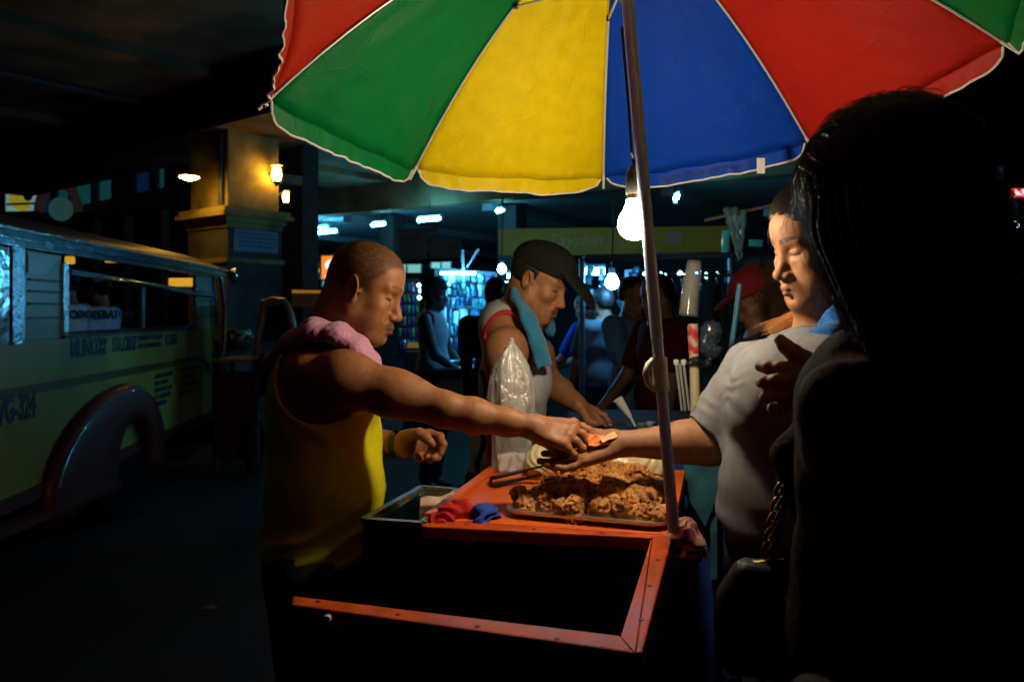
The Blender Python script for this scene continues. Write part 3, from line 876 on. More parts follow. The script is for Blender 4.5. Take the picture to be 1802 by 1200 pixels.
fd = mesh_obj('fender', vs, fs, JR, jp, smooth=True); sd = fd.modifiers.new('t', 'SOLIDIFY'); sd.thickness = .008
m = MB(); m.tube([J(yc + (1.10 if math.cos(a_) < 0 else .62) * math.cos(a_) * .965, .34 + .56 * math.sin(a_) * .93, .082) for a_ in np.linspace(.15, 2.95, 22)], .007, 6); m.build('fender_trim', CHR, fd, smooth=True)
wf = empty('wheel', J(8.6, zc, -.15), parent=jp)
b = MB(); b.lathe([(.20, -.10), (.30, -.11), (.36, -.04), (.36, .04), (.30, .11), (.20, .10)], J(8.6, zc, -.16), JOUT, 28); b.build('tyre', mat('tyre_rubber'), wf, smooth=True)
b = MB(); b.lathe([(.20, .05), (.16, .02), (.05, .06), (.0, .06)], J(8.6, zc, -.16), JOUT, 24); b.build('rim', mat('worn_rim'), wf, smooth=True)
m = MB(); m.bar(J(Y_R, .44, .06), J(5.0, .30, .06), .14, .03); m.build('running_board', JR, jp)

# three-wheeler cab behind the man in yellow
tc_ = W(487, 610, 6.6)
tcy = empty('tricycle', Vector((tc_.x, 6.6, 0)), 'dark tricycle passenger cab with reddish edges behind the man in yellow', 'tricycle')
m = MB()
def tw(px, py, y): return W(px, py, y)
fr_pts = [(452, 625), (455, 590), (462, 560), (465, 532), (480, 528), (500, 530), (510, 548), (516, 575), (520, 605)]
m.tube([tw(a_, b_, 6.5) for a_, b_ in fr_pts], .030, 8); m.build('front_hoop', mat('dull_red_paint', (.22, .05, .03), rough=.4), tcy, smooth=True)
m = MB(); m.tube([tw(a_, b_, 7.4) for a_, b_ in fr_pts], .030, 8); m.build('rear_hoop', mat('dull_red_paint'), tcy, smooth=True)
m = MB(); nf = len(fr_pts); m.v = [tw(a_, b_, 6.5) for a_, b_ in fr_pts] + [tw(a_, b_, 7.4) for a_, b_ in fr_pts]; m.f = [(i, i + 1, nf + i + 1, nf + i) for i in range(nf - 1)]
o = m.build('cab_shell', mat('dark_cab', (.03, .025, .03), rough=.5), tcy); sd = o.modifiers.new('t', 'SOLIDIFY'); sd.thickness = .02
m = MB(); m.hexa([tw(456, 690, 6.5), tw(520, 690, 6.5), tw(520, 690, 7.4), tw(456, 690, 7.4)], [tw(456, 622, 6.5), tw(520, 622, 6.5), tw(520, 622, 7.4), tw(456, 622, 7.4)]); m.build('cab_body', mat('dark_blue_cab', (.015, .02, .06), rough=.4), tcy)
m = MB(); m.hexa([tw(462, 600, 7.3), tw(515, 600, 7.3), tw(515, 600, 7.38), tw(462, 600, 7.38)], [tw(466, 538, 7.3), tw(508, 538, 7.3), tw(508, 538, 7.38), tw(466, 538, 7.38)]); m.build('back_board', mat('dark_cab'), tcy)
for dx in (-.3, .3):
    m = MB(); q = Vector((tc_.x + dx, 6.95, .22)); m.tube([q + Vector((0, .20 * math.cos(t), .20 * math.sin(t))) for t in np.linspace(0, 2 * math.pi, 21)], .035, 8, cap=False); m.build('tyre', mat('tyre_rubber'), tcy, smooth=True)
tb = W(430, 632, 7.2)
r = empty('table', Vector((tb.x, 7.2, 0)), 'low vending table with a tan top beside the jeepney bonnet', 'table')
m = MB(); m.box(tb, (.42, .5, .03)); m.build('top', mat('tan_board', (.30, .19, .07), rough=.7, var=.15, vscale=10), r)
for sx, sy in ((-1, -1), (1, -1), (-1, 1), (1, 1)):
    m = MB(); m.bar((tb.x + sx * .18, 7.2 + sy * .22, 0), (tb.x + sx * .18, 7.2 + sy * .22, tb.z - .016), .04, .04, (0, 1, 0)); m.build('leg', mat('brown_board', (.06, .045, .035)), r)
m = MB(); m.box((tb.x, 7.0, tb.z / 2), (.38, .02, tb.z * .8)); m.build('front_board', mat('dark_red_board', (.08, .012, .01), rough=.7), r)
# ---------------------------------------------------------------- the orange food cart
ZT = .93
def C(px, py, dz=0.0):
    y = (CAMZ - ZT) * FPX / (py - HZ)
    v = W(px, py, y); v.z = ZT + dz
    return v
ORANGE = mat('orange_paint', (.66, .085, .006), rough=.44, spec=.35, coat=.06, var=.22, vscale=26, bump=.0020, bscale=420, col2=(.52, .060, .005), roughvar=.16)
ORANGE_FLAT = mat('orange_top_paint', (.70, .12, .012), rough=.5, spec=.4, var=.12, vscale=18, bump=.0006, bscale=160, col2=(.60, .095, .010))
WELL_BLACK = mat('black_inner_wood', (.010, .007, .006), rough=.95, spec=.1)  # near-black wood for the inside of the well
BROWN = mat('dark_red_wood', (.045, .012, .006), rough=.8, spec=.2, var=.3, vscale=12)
FL_, FR_ = C(513, 1055), C(1128, 1146)
BR_, BL2 = C(1183, 941), C(742, 917)
cart = empty('food_cart', Vector(((FL_.x + BR_.x) / 2, 1.7, 0)), 'orange painted wooden street food cart with a dark open well in front', 'food cart')
TH = .028
def plank(name, quad, m, t=TH, bev=.003):
    b = MB(); b.slab([Vector(q) for q in quad], t, Vector((0, 0, 1))); return b.build(name, m, cart, bevel=bev)
# rim of the front well
plank('front_rail', [C(513, 1063), C(1116, 1147), C(1091, 1117), C(515, 1047)], ORANGE)
plank('right_rail', [C(1118, 1147), C(1130, 1147), C(1183, 942), C(1148, 946)], ORANGE)
plank('rail_corner', [C(1093, 1118.5), C(1117, 1146.5), C(1147, 945.5), C(1147, 946)], ORANGE)
plank('back_rail', [C(742, 925), C(1147, 945), C(1182, 941), C(744, 914)], ORANGE)
top = plank('worktop', [C(744, 913, .0), C(1183, 940), C(1206, 826), C(862, 826)], ORANGE_FLAT)
b = MB(); b.hexa([C(747, 912, .001), C(771, 912, .001), C(876, 826.5, .001), C(862, 826.5, .001)], [C(747, 912, .012), C(769, 912, .012), C(874, 826.5, .012), C(862, 826.5, .012)]); b.build('side_strip', ORANGE_FLAT, cart, bevel=.002)
def wall(name, a, b_, z0, z1, t, m, inward):
    a, b_ = Vector(a), Vector(b_); n = Vector(inward).normalized() * t
    q = MB(); A = [Vector((p.x, p.y, z0)) for p in (a, b_, b_ + n, a + n)]; B_ = [Vector((p.x, p.y, z1)) for p in (a, b_, b_ + n, a + n)]
    q.hexa(A, B_); return q.build(name, m, cart)
zt = ZT - TH - .001
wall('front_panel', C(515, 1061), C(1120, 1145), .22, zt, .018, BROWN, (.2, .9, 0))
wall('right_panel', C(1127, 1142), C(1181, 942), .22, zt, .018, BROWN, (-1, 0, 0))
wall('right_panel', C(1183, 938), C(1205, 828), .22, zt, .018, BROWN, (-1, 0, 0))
wall('well_back', C(744, 917), C(1178, 943), .22, zt, .018, WELL_BLACK, (0, 1, 0))
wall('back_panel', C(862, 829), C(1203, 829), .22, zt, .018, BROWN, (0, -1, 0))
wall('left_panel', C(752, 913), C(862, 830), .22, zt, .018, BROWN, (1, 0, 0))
wall('well_side', C(524, 1053), C(742, 919), .22, .70, .018, WELL_BLACK, (1, 0, 0))
fl = MB(); fl.slab([Vector((p.x, p.y, .24)) for p in (C(520, 1060), C(1118, 1140), C(1176, 944), C(744, 919))], .018, Vector((0, 0, 1))); fl.build('well_floor', WELL_BLACK, cart)
lin = MB()
a_, b_ = C(1120, 1141), C(1174, 944)
for k in range(4):                                                         # boards lining the well
    z0, z1 = .26 + k * .155, .26 + k * .155 + .15
    wall('lining_board', a_ + Vector((-.022, 0, 0)), b_ + Vector((-.022, 0, 0)), z0, z1, .010, WELL_BLACK, (-1, 0, 0))
for p in (C(1095, 1105), C(560, 1050), C(880, 840), C(1185, 840)):
    r_ = empty('wheel', (p.x, p.y, .16), parent=cart)
    m = MB(); m.tube([Vector((p.x + .155 * math.cos(t), p.y, .16 + .0 + .130 * math.sin(t) * 1.0)) if False else Vector((p.x, p.y + .135 * math.cos(t), .16 + .135 * math.sin(t))) for t in np.linspace(0, 2 * math.pi, 21)], .024, 8, cap=False); m.build('tyre', mat('black_rubber', (.015, .015, .016), rough=.7), r_, smooth=True)
    m = MB(); m.lathe([(.115, -.006), (.115, .006)], (p.x, p.y, .16), (1, 0, 0), 20); m.lathe([(.025, -.03), (.025, .03)], (p.x, p.y, .16), (1, 0, 0), 12); m.build('rim', mat('grey_metal'), r_)
for px_, py_ in ((560, 1058), (700, 1081), (840, 1102), (980, 1124), (1128, 1090), (1143, 1030), (1158, 985), (1060, 938), (940, 931), (820, 922), (800, 880), (836, 852)):
    nl_ = MB(); nl_.lathe([(.0042, 0), (.0042, .0008), (.002, .0014)], C(px_, py_, .0), n=10); nl_.build('nail_head', mat('rusty_nail', (.10, .05, .03), rough=.6, metal=.6), cart, smooth=True)
m = MB(); m.lathe([(.0, 0), (.006, .001), (.006, .010), (.0, .012)], C(577, 1086) + Vector((0, -.0, 0)), (0, -1, 0), 10)
m.build('bolt', mat('steel'), cart, smooth=True)
# metal lined side bin
STEELD = mat('galvanized_sheet', (.34, .31, .22), rough=.38, metal=.75, var=.2, vscale=30, bump=.001, bscale=60)
STEELE = mat('dark_bin_metal', (.05, .035, .025), rough=.5, metal=.3, var=.3, vscale=14)
cor = [C(640, 914), C(744, 921), C(805, 862), C(742, 857)]
bn = empty('side_bin', cor[0], parent=cart)
def bwall(name, a, b_, z0, z1, t, m, inward):
    a, b_ = Vector(a), Vector(b_); n = Vector(inward).normalized() * t
    q = MB(); q.hexa([Vector((p.x, p.y, z0)) for p in (a, b_, b_ + n, a + n)], [Vector((p.x, p.y, z1)) for p in (a, b_, b_ + n, a + n)]); return q.build(name, m, bn)
ins = [Vector((0, .006, 0)), Vector((-.006, .006, 0)), Vector((-.006, -.006, 0)), Vector((.006, -.006, 0))]
for i in range(4):
    a, b_ = cor[i], cor[(i + 1) % 4]
    n = Vector((0, 0, 1)).cross(b_ - a)
    bwall('bin_wall', a, b_, .66, ZT - .004, .008, STEELE, n)
    bwall('bin_lining', a + n.normalized() * .0095, b_ + n.normalized() * .0095, .70, ZT - .006, .003, STEELD, n)
    m = MB(); m.bar(a + Vector((0, 0, -.001)), b_ + Vector((0, 0, -.001)), .016, .010); m.build('bin_rim', mat('worn_bin_rim', (.30, .27, .20), rough=.4, metal=.7, var=.4, vscale=60), bn)
m = MB(); m.slab([Vector((p.x, p.y, .71)) for p in cor], .006, Vector((0, 0, 1))); m.build('bin_floor', STEELD, bn)
mid0, mid1 = cor[0].lerp(cor[1], .50), cor[3].lerp(cor[2], .42)
bwall('divider', mid0 + Vector((0, .012, 0)), mid1, .71, ZT - .05, .004, STEELD, (1, 0, 0))
B = Body()
q0 = cor[0].lerp(cor[1], .80).lerp(cor[3].lerp(cor[2], .75), .45); q0.z = .865
B.ell(V3(q0), (.036, .055, .06), np.array(Matrix.Rotation(R(20), 3, 'Y')), .02); B.ell(V3(q0) + V3((.01, .04, -.01)), (.04, .045, .06), None, .03)
B.relief(lambda P: .004 * (vnoise(P * 60) - .5))
v, q = B.mesh(V3(q0) - .12, V3(q0) + .12, .003)
tag(np_mesh('paper_bag', v, q, mat('tan_paper', (.50, .36, .20), rough=.9, var=.1, vscale=40)), 'tan paper bag standing in the metal side bin of the cart', 'bag')
def crumple(name, o, ux, uy, nx, ny, amp, m, seed, th=.0006):
    rg = np.random.default_rng(seed)
    vs, fs = [], []
    ux, uy, o = Vector(ux), Vector(uy), Vector(o); n = ux.cross(uy).normalized()
    for j in range(ny + 1):
        for i in range(nx + 1):
            vs.append(o + ux * (i / nx) + uy * (j / ny) + n * float(rg.normal(0, amp)) + ux * float(rg.normal(0, .03)) )
    for j in range(ny):
        for i in range(nx):
            k = j * (nx + 1) + i; fs.append((k, k + 1, k + nx + 2, k + nx + 1))
    ob_ = mesh_obj(name, vs, fs, m, smooth=True)
    sm_ = ob_.modifiers.new('s', 'SUBSURF'); sm_.levels = sm_.render_levels = 2
    sd = ob_.modifiers.new('t', 'SOLIDIFY'); sd.thickness = th
    return ob_
tag(crumple('paper_slip', q0 + Vector((-.03, .0, .058)), (.085, .01, .004), (.0, .06, .012), 5, 4, .005, mat('pinkish_paper', (.60, .42, .34), rough=.9), 5), 'crumpled pinkish paper lying on the paper bag in the bin', 'paper')
q1 = cor[0].lerp(cor[1], .3).lerp(cor[3].lerp(cor[2], .3), .35); q1.z = .83
tag(crumple('plastic_sheet', q1 + Vector((-.03, -.02, .0)), (.07, .03, .05), (.0, .03, .08), 5, 4, .006, mat('blue_film', (.03, .12, .30), rough=.2, spec=.7), 6), 'sheet of blue plastic tucked into the left half of the bin', 'plastic sheet')

# red and blue cloth over the corner
B = Body()
a_ = C(748, 908)
pts = [C(760, 916, -.004), C(790, 912, .008), C(818, 908, .012), C(840, 910, .008)]
B.chain([V3(p) for p in pts], [.016, .020, .018, .014], .02)
B.chain([V3(C(775, 918, -.016)), V3(C(800, 922, -.020)), V3(C(822, 921, -.028)), V3(C(832, 916, -.012))], [.012, .012, .016, .012], .02)
B.relief(lambda P: .0042 * np.sin(vnoise(P * 26) * 24 + P[..., 0] * 50) + .004 * (vnoise(P * 90) - .5))
v, q = B.mesh(V3(C(790, 915)) - .16, V3(C(790, 915)) + .16, .0026)
cl_ = tag(np_mesh('cloth', v, q, mat('red_cloth', (.50, .010, .014), rough=.85, var=.1, vscale=90, bump=.001, bscale=500)), 'rumpled red and blue cloth over the near corner of the orange worktop', 'cloth')
B = Body()
B.chain([V3(C(836, 910, .007)), V3(C(852, 911, .008)), V3(C(868, 911, .004)), V3(C(880, 908, .0))], [.018, .018, .010, .003], .02)
B.ell(V3(C(846, 918, -.008)), (.018, .012, .014), None, .02)
B.relief(lambda P: .0036 * np.sin(vnoise(P * 26) * 22 + P[..., 0] * 40) + .003 * (vnoise(P * 90) - .5))
v, q = B.mesh(V3(C(850, 912)) - .1, V3(C(850, 912)) + .1, .0024)
np_mesh('blue_end', v, q, mat('blue_cloth', (.012, .05, .36), rough=.85, var=.1, vscale=90), cl_)

# steel tray heaped with fried chicken
TQ = [C(882, 911), C(1180, 938), C(1170, 862), C(962, 855)]
def tq(s, t, z=0.0):
    p = (TQ[0] * (1 - s) + TQ[1] * s) * (1 - t) + (TQ[3] * (1 - s) + TQ[2] * s) * t
    p.z = ZT + z; return p
STEEL = mat('steel', (.62, .62, .62), rough=.22, metal=1.0)
TRAY = mat('tray_steel', (.60, .58, .54), rough=.36, metal=1.0, var=.08, vscale=40, bump=.0003, bscale=160)
def rr(inset, n=7, rad=.13):
    out = []
    for cx, cy, a0 in ((1 - rad, 1 - rad, 0), (rad, 1 - rad, 90), (rad, rad, 180), (1 - rad, rad, 270)):
        for k in range(n):
            t = R(a0 + 90 * k / (n - 1)); out.append((cx + rad * math.cos(t), cy + rad * math.sin(t)))
    return [(.5 + (x - .5) * (1 - inset), .5 + (y - .5) * (1 - inset)) for x, y in out]
prof = [(0, .011), (0, .016), (.05, .017), (.062, .015), (.085, .008), (.11, .005), (.5, .005), (.95, .005)]
vs, fs = [], []
rings = [rr(i) for i, _ in prof]; N = len(rings[0])
for (i, z), rg_ in zip(prof, rings): vs += [tq(s, t, z) for s, t in rg_]
for k in range(len(prof) - 1):
    for j in range(N):
        fs.append((k * N + j, k * N + (j + 1) % N, (k + 1) * N + (j + 1) % N, (k + 1) * N + j))
fs.append(tuple((len(prof) - 1) * N + j for j in range(N)))
tr = mesh_obj('serving_tray', vs, fs, TRAY, smooth=True, sharp=60)
sd = tr.modifiers.new('t', 'SOLIDIFY'); sd.thickness = .0012; sd.offset = 1
tag(tr, 'shallow stainless steel tray holding the fried chicken on the cart', 'tray')
CRUST = mat('fried_crust', (.52, .215, .036), rough=.55, spec=.5, var=.45, vscale=70, bump=.0016, bscale=300, col2=(.25, .080, .013), roughvar=.15)
meshes = []
for k in range(12):
    rg = np.random.default_rng(40 + k)
    B = Body()
    n_ = 2 + k % 3
    p = V3((0, 0, 0))
    B.ell(p, (.027, .022, .019), None, .01)
    for j in range(n_):
        d = rg.normal(0, 1, 3) * V3((.022, .018, .008)); B.ell(d, rg.uniform(.013, .020, 3), None, .008)
    if k % 4 == 1: B.cap((0.01, 0, 0), (.045, .006, .004), .014, .008, .01)
    if k % 4 == 2: B.cap((-0.01, 0, 0), (-.030, .02, .010), .012, .005, .01)
    off = rg.uniform(0, 30, 3)
    def rel(P, off=off):
        a = vnoise(P * 95 + off); b = vnoise(P * 210 + off); c = vnoise(P * 430 + off); w = vnoise(P * 55 + off)
        return .0062 * (np.abs(a - .5) * 2 - .35) * -1 + .0080 * (b - .5) + .003 * (c - .5) + .005 * (w - .5)
    B.relief(rel)
    v, q = B.mesh((-.075, -.065, -.055), (.075, .065, .055), .0021)
    o = np_mesh('chicken_piece', v, q, CRUST); meshes.append(o)
spots = []
def heap(s, t): return .050 * (math.sin(math.pi * min(1, max(0, s))) ** .5) * (.45 + .55 * math.sin(math.pi * min(1, max(0, .15 + t * .75))))
rg = np.random.default_rng(12)
for j in range(5):
    for i in range(6):
        s = .12 + .76 * i / 5 + rg.normal(0, .02); t = .13 + .74 * j / 4 + rg.normal(0, .02)
        spots.append((s, t, .018 + .006 * t + rg.uniform(0, .004)))
for j in range(3):
    for i in range(4):
        s = .22 + .58 * i / 3 + rg.normal(0, .035); t = .36 + .46 * j / 2 + rg.normal(0, .035)
        spots.append((s, t, .036 + .008 * t + rg.uniform(0, .006)))
for s, t in ((.45, .72), (.62, .80), (.38, .88)):
    spots.append((s, t, .052))
first = {}
adj = ('craggy', 'lumpy', 'folded', 'flaky')
for i, (s, t, z) in enumerate(spots):
    k = (i * 5 + i // 12) % 12
    src = meshes[k]
    o = src if k not in first else src.copy()
    if k in first: COL.objects.link(o)
    first[k] = 1
    o.location = tq(min(.88, max(.12, s)), min(.90, max(.10, t)), z)
    o.rotation_euler = (rg.uniform(-.5, .5), rg.uniform(-.5, .5), rg.uniform(0, 6.28))
    sc_ = rg.uniform(1.12, 1.42); o.scale = (sc_, sc_, sc_ * rg.uniform(.85, 1.1))
    tag(o, 'golden brown piece of fried chicken heaped with others in the steel tray', 'fried chicken', 'fried chicken pieces heaped in the tray')
for o in meshes:
    if not o.get('label'): bpy.data.objects.remove(o)

# tall clear bag twisted shut at the top
PLAST = mat('clear_bag_film', (.92, .92, .90), rough=.12, spec=.7, trans=.35, alpha=.62, ior=1.3, bump=.006, bscale=38, detail=3)
PLAST2 = mat('thin_clear_film', (.9, .9, .9), rough=.08, spec=.8, alpha=.22, bump=.005, bscale=45)
bc = C(900, 832)
def film(name, prof, c, m, parent, seed, nseg=56, amp=.07, lean=(0, 0)):
    rg = np.random.default_rng(seed); ph = rg.uniform(0, 6.28, 6)
    vs, fs = [], []
    for i, (r_, z) in enumerate(prof):
        for k in range(nseg):
            t = 2 * math.pi * k / nseg
            f = 1 + amp * (math.sin(5 * t + ph[0] + z * 14) * .5 + math.sin(9 * t + ph[1] - z * 23) * .35 + math.sin(16 * t + ph[2] + z * 31) * .3 + math.sin(27 * t + ph[3]) * .2)
            vs.append(Vector(c) + Vector((r_ * f * math.cos(t) * 1.0 + lean[0] * z, r_ * f * math.sin(t) * .8 + lean[1] * z, z)))
    for i in range(len(prof) - 1):
        for k in range(nseg): fs.append((i * nseg + k, i * nseg + (k + 1) % nseg, (i + 1) * nseg + (k + 1) % nseg, (i + 1) * nseg + k))
    fs.append(tuple(reversed(range(nseg))))
    return mesh_obj(name, vs, fs, m, parent, smooth=True)
r = empty('plastic_bag', bc, 'tall clear plastic bag of folded bags twisted to a point on the worktop', 'plastic bag')
pr = [(.050, .0), (.054, .02), (.055, .06), (.057, .10), (.062, .16), (.064, .21), (.060, .26), (.049, .30), (.032, .335), (.014, .358), (.006, .368), (.007, .376), (.003, .38)]
pr2 = []
for (r0, z0), (r1, z1) in zip(pr, pr[1:]):
    for t in np.linspace(0, 1, 6, endpoint=False): pr2.append((r0 + (r1 - r0) * t, z0 + (z1 - z0) * t))
pr2.append(pr[-1])
film('bag_film', pr2, bc, PLAST2, r, 3, amp=.085)
up_ = [(r_ * .93, z) for r_, z in pr2 if z > .10]
film('folded_bags', up_, bc, mat('milky_film', (.42, .40, .34), rough=.17, spec=1.0, metal=.35, coat=.6, alpha=.97, bump=.020, bscale=30, detail=6), r, 8, amp=.16)
for k in range(5):
    q_ = bc + Vector((.022 * math.cos(k * 1.3), .018 * math.sin(k * 1.3), .006))
    c_ = crumple('bag_fold', q_ + Vector((-.02, 0, 0)), (.04, .01 * (k - 2), 0), (.006 * (k - 2), .0, .05), 4, 4, .004, mat('wrinkled_film', (.75, .74, .70), rough=.2, spec=.7, alpha=.55), 30 + k)
    attach(c_, r)
# two bags of pale batter
CREAM = mat('cream_batter_bag', (.66, .58, .32), rough=.28, spec=.6, var=.08, vscale=25, bump=.0016, bscale=110)
B = Body()
B.chain([V3(C(955, 836, .036)), V3(C(990, 834, .042)), V3(C(1030, 834, .03))], [.048, .050, .036], .04)
B.ell(V3(C(962, 828, .03)), (.055, .05, .05), None, .03)
B.relief(lambda P: .008 * (vnoise(P * 26) - .5) + .0035 * np.abs(np.sin(P[..., 0] * 70 + P[..., 2] * 60 + 9 * vnoise(P * 14))))
v, q = B.mesh(V3(C(985, 822)) - V3((.2, .2, .03)), V3(C(985, 822)) + .2, .003)
tag(np_mesh('plastic_bag', v, q, CREAM), 'fat knotted bag of cream batter behind the chicken, left of the hands', 'plastic bag', 'bags of cream batter')
B = Body()
B.chain([V3(C(1075, 840, .03)), V3(C(1110, 838, .032)), V3(C(1150, 838, .028))], [.030, .034, .033], .04)
B.relief(lambda P: .008 * (vnoise(P * 26 + 5) - .5) + .0035 * np.abs(np.sin(P[..., 0] * 70 - P[..., 2] * 60 + 9 * vnoise(P * 14))))
v, q = B.mesh(V3(C(1110, 822)) - V3((.2, .2, .03)), V3(C(1110, 822)) + .2, .003)
tag(np_mesh('plastic_bag', v, q, CREAM), 'flatter bag of cream batter behind the knife, beside the pole', 'plastic bag', 'bags of cream batter')
# tongs
tg = empty('tongs', C(870, 852), 'dark metal tongs leaning from the worktop onto the chicken', 'tongs')
BLKM = mat('blackened_metal', (.03, .022, .018), rough=.35, metal=.8)
for s_, dz in ((0, .0), (1, .012)):
    m = MB(); p0_, p1_, p2_ = C(866, 858 - s_ * 6, .004 + dz), C(925, 850 - s_ * 6, .014 + dz), C(988, 856 - s_ * 6, .046 + dz)
    m.bar(p0_, p1_, .020, .005); m.bar(p1_, p2_, .022, .005); m.build('arm', BLKM, tg, bevel=.001)
m = MB(); m.tube([C(866, 857, .004), C(863, 853, .009), C(866, 850, .016)], .005, 8); m.build('hinge', BLKM, tg, smooth=True)
# knife
kn_ = empty('knife', C(1110, 836), 'kitchen knife with black handle lying across the back of the tray', 'knife')
k0, k1, k2 = C(1058, 856, .050), C(1112, 874, .048), C(1162, 876, .046)
m = MB(); m.bar(k0, k1, .022, .002, (0, -.5, .9)); m.build('blade', mat('bright_steel', (.75, .75, .75), rough=.16, metal=1.0), kn_)
m = MB(); m.bar(k1, k2, .024, .015, (0, -.5, .9)); m.build('handle', mat('black_plastic', (.01, .01, .01), rough=.4), kn_, bevel=.004)
# paper pouch between the two hands
tag(crumple('food_paper', W(1034, 786, 1.765), (.062, .0, .004), (.004, .028, .022), 8, 5, .0052, mat('orange_paper', (.66, .16, .035), rough=.7, var=.15, vscale=60), 11), 'torn orange paper pouch in the palm under the two meeting hands', 'paper')
tag(crumple('food_paper', W(1060, 780, 1.762), (.034, .004, .014), (-.004, .018, .010), 4, 3, .003, mat('pale_orange_paper', (.70, .34, .16), rough=.7), 12), 'pale torn corner of paper sticking up beside the orange pouch', 'paper')
# ---------------------------------------------------------------- market umbrella over the cart
UP0 = Vector((.326, 1.60, .93)); ud = Vector((-.06398, .12813, 1)).normalized()
UL, UR, UPH, UH = .98172, .80085, 3.11804, .40
uu = Vector((0, 1, 0)).cross(ud).normalized(); uw = ud.cross(uu)
UO = UP0 + ud * UL
um = empty('market_umbrella', (UP0.x, UP0.y, 0), 'big umbrella of red, green, yellow and blue panels over the food cart', 'umbrella')
def cloth_mat(name, col):
    m = bpy.data.materials.new(name); m.use_nodes = True; MATS[name] = m
    nt = m.node_tree; n, l = nt.nodes, nt.links
    b = n['Principled BSDF']; out = n['Material Output']
    _in(b, 'Roughness', .50); _in(b, 'Specular IOR Level', .16)
    tc = n.new('ShaderNodeTexCoord')
    nz = n.new('ShaderNodeTexNoise'); nz.inputs['Scale'].default_value = 24; nz.inputs['Detail'].default_value = 7; l.new(tc.outputs['Object'], nz.inputs['Vector'])
    mr = n.new('ShaderNodeMapRange'); mr.inputs['From Min'].default_value = .3; mr.inputs['From Max'].default_value = .7; mr.inputs['To Min'].default_value = .93; mr.inputs['To Max'].default_value = 1.06; l.new(nz.outputs['Fac'], mr.inputs['Value'])
    mx = n.new('ShaderNodeMix'); mx.data_type = 'RGBA'; mx.blend_type = 'MULTIPLY'; mx.inputs['Factor'].default_value = 1; mx.inputs[6].default_value = (*col, 1); l.new(mr.outputs[0], mx.inputs[7])
    l.new(mx.outputs[2], b.inputs['Base Color'])
    # fine scratches and creases in the nylon
    wv = n.new('ShaderNodeTexVoronoi'); wv.feature = 'DISTANCE_TO_EDGE'; wv.inputs['Scale'].default_value = 4.5
    nd = n.new('ShaderNodeTexNoise'); nd.inputs['Scale'].default_value = 5; l.new(tc.outputs['Object'], nd.inputs['Vector'])
    ad = n.new('ShaderNodeMix'); ad.data_type = 'VECTOR'; ad.inputs['Factor'].default_value = .04; l.new(tc.outputs['Object'], ad.inputs[4]); l.new(nd.outputs['Color'], ad.inputs[5]); l.new(ad.outputs[1], wv.inputs['Vector'])
    cr = n.new('ShaderNodeMapRange'); cr.inputs['From Max'].default_value = .012; cr.inputs['To Min'].default_value = 1; cr.inputs['To Max'].default_value = 0; l.new(wv.outputs['Distance'], cr.inputs['Value'])
    nb_ = n.new('ShaderNodeTexNoise'); nb_.inputs['Scale'].default_value = 26; nb_.inputs['Detail'].default_value = 5; l.new(tc.outputs['Object'], nb_.inputs['Vector'])
    sm_ = n.new('ShaderNodeMath'); sm_.operation = 'MULTIPLY_ADD'; l.new(cr.outputs[0], sm_.inputs[0]); sm_.inputs[1].default_value = .22; l.new(nb_.outputs['Fac'], sm_.inputs[2])
    bp = n.new('ShaderNodeBump'); bp.inputs['Distance'].default_value = .003; bp.inputs['Strength'].default_value = .8; l.new(sm_.outputs[0], bp.inputs['Height']); l.new(bp.outputs['Normal'], b.inputs['Normal'])
    tl = n.new('ShaderNodeBsdfTranslucent'); l.new(mx.outputs[2], tl.inputs['Color'])
    ms = n.new('ShaderNodeMixShader'); ms.inputs[0].default_value = .25; l.new(b.outputs[0], ms.inputs[1]); l.new(tl.outputs[0], ms.inputs[2]); l.new(ms.outputs[0], out.inputs['Surface'])
    return m
UC = {'red': cloth_mat('red_nylon', (.54, .020, .010)), 'green': cloth_mat('green_nylon', (.002, .21, .050)), 'yellow': cloth_mat('yellow_nylon', (.92, .70, .003)), 'blue': cloth_mat('blue_nylon', (.004, .065, .55))}
order = ['green', 'yellow', 'blue', 'red', 'green', 'yellow', 'blue', 'red']
def urib(a, s):
    """point on a rib: s 0 at the hub, 1 at the tip"""
    r = UR * s; h = UH * (1 - s ** 1.75)
    return UO + (uu * math.cos(a) + uw * math.sin(a)) * r + ud * h
tips = [UPH - i * math.pi / 4 for i in range(8)]
WHT = mat('white_piping', (.75, .72, .68), rough=.8)
RIBM = mat('white_painted_rib', (.62, .60, .56), rough=.4, metal=.2)
NS, NT = 34, 22
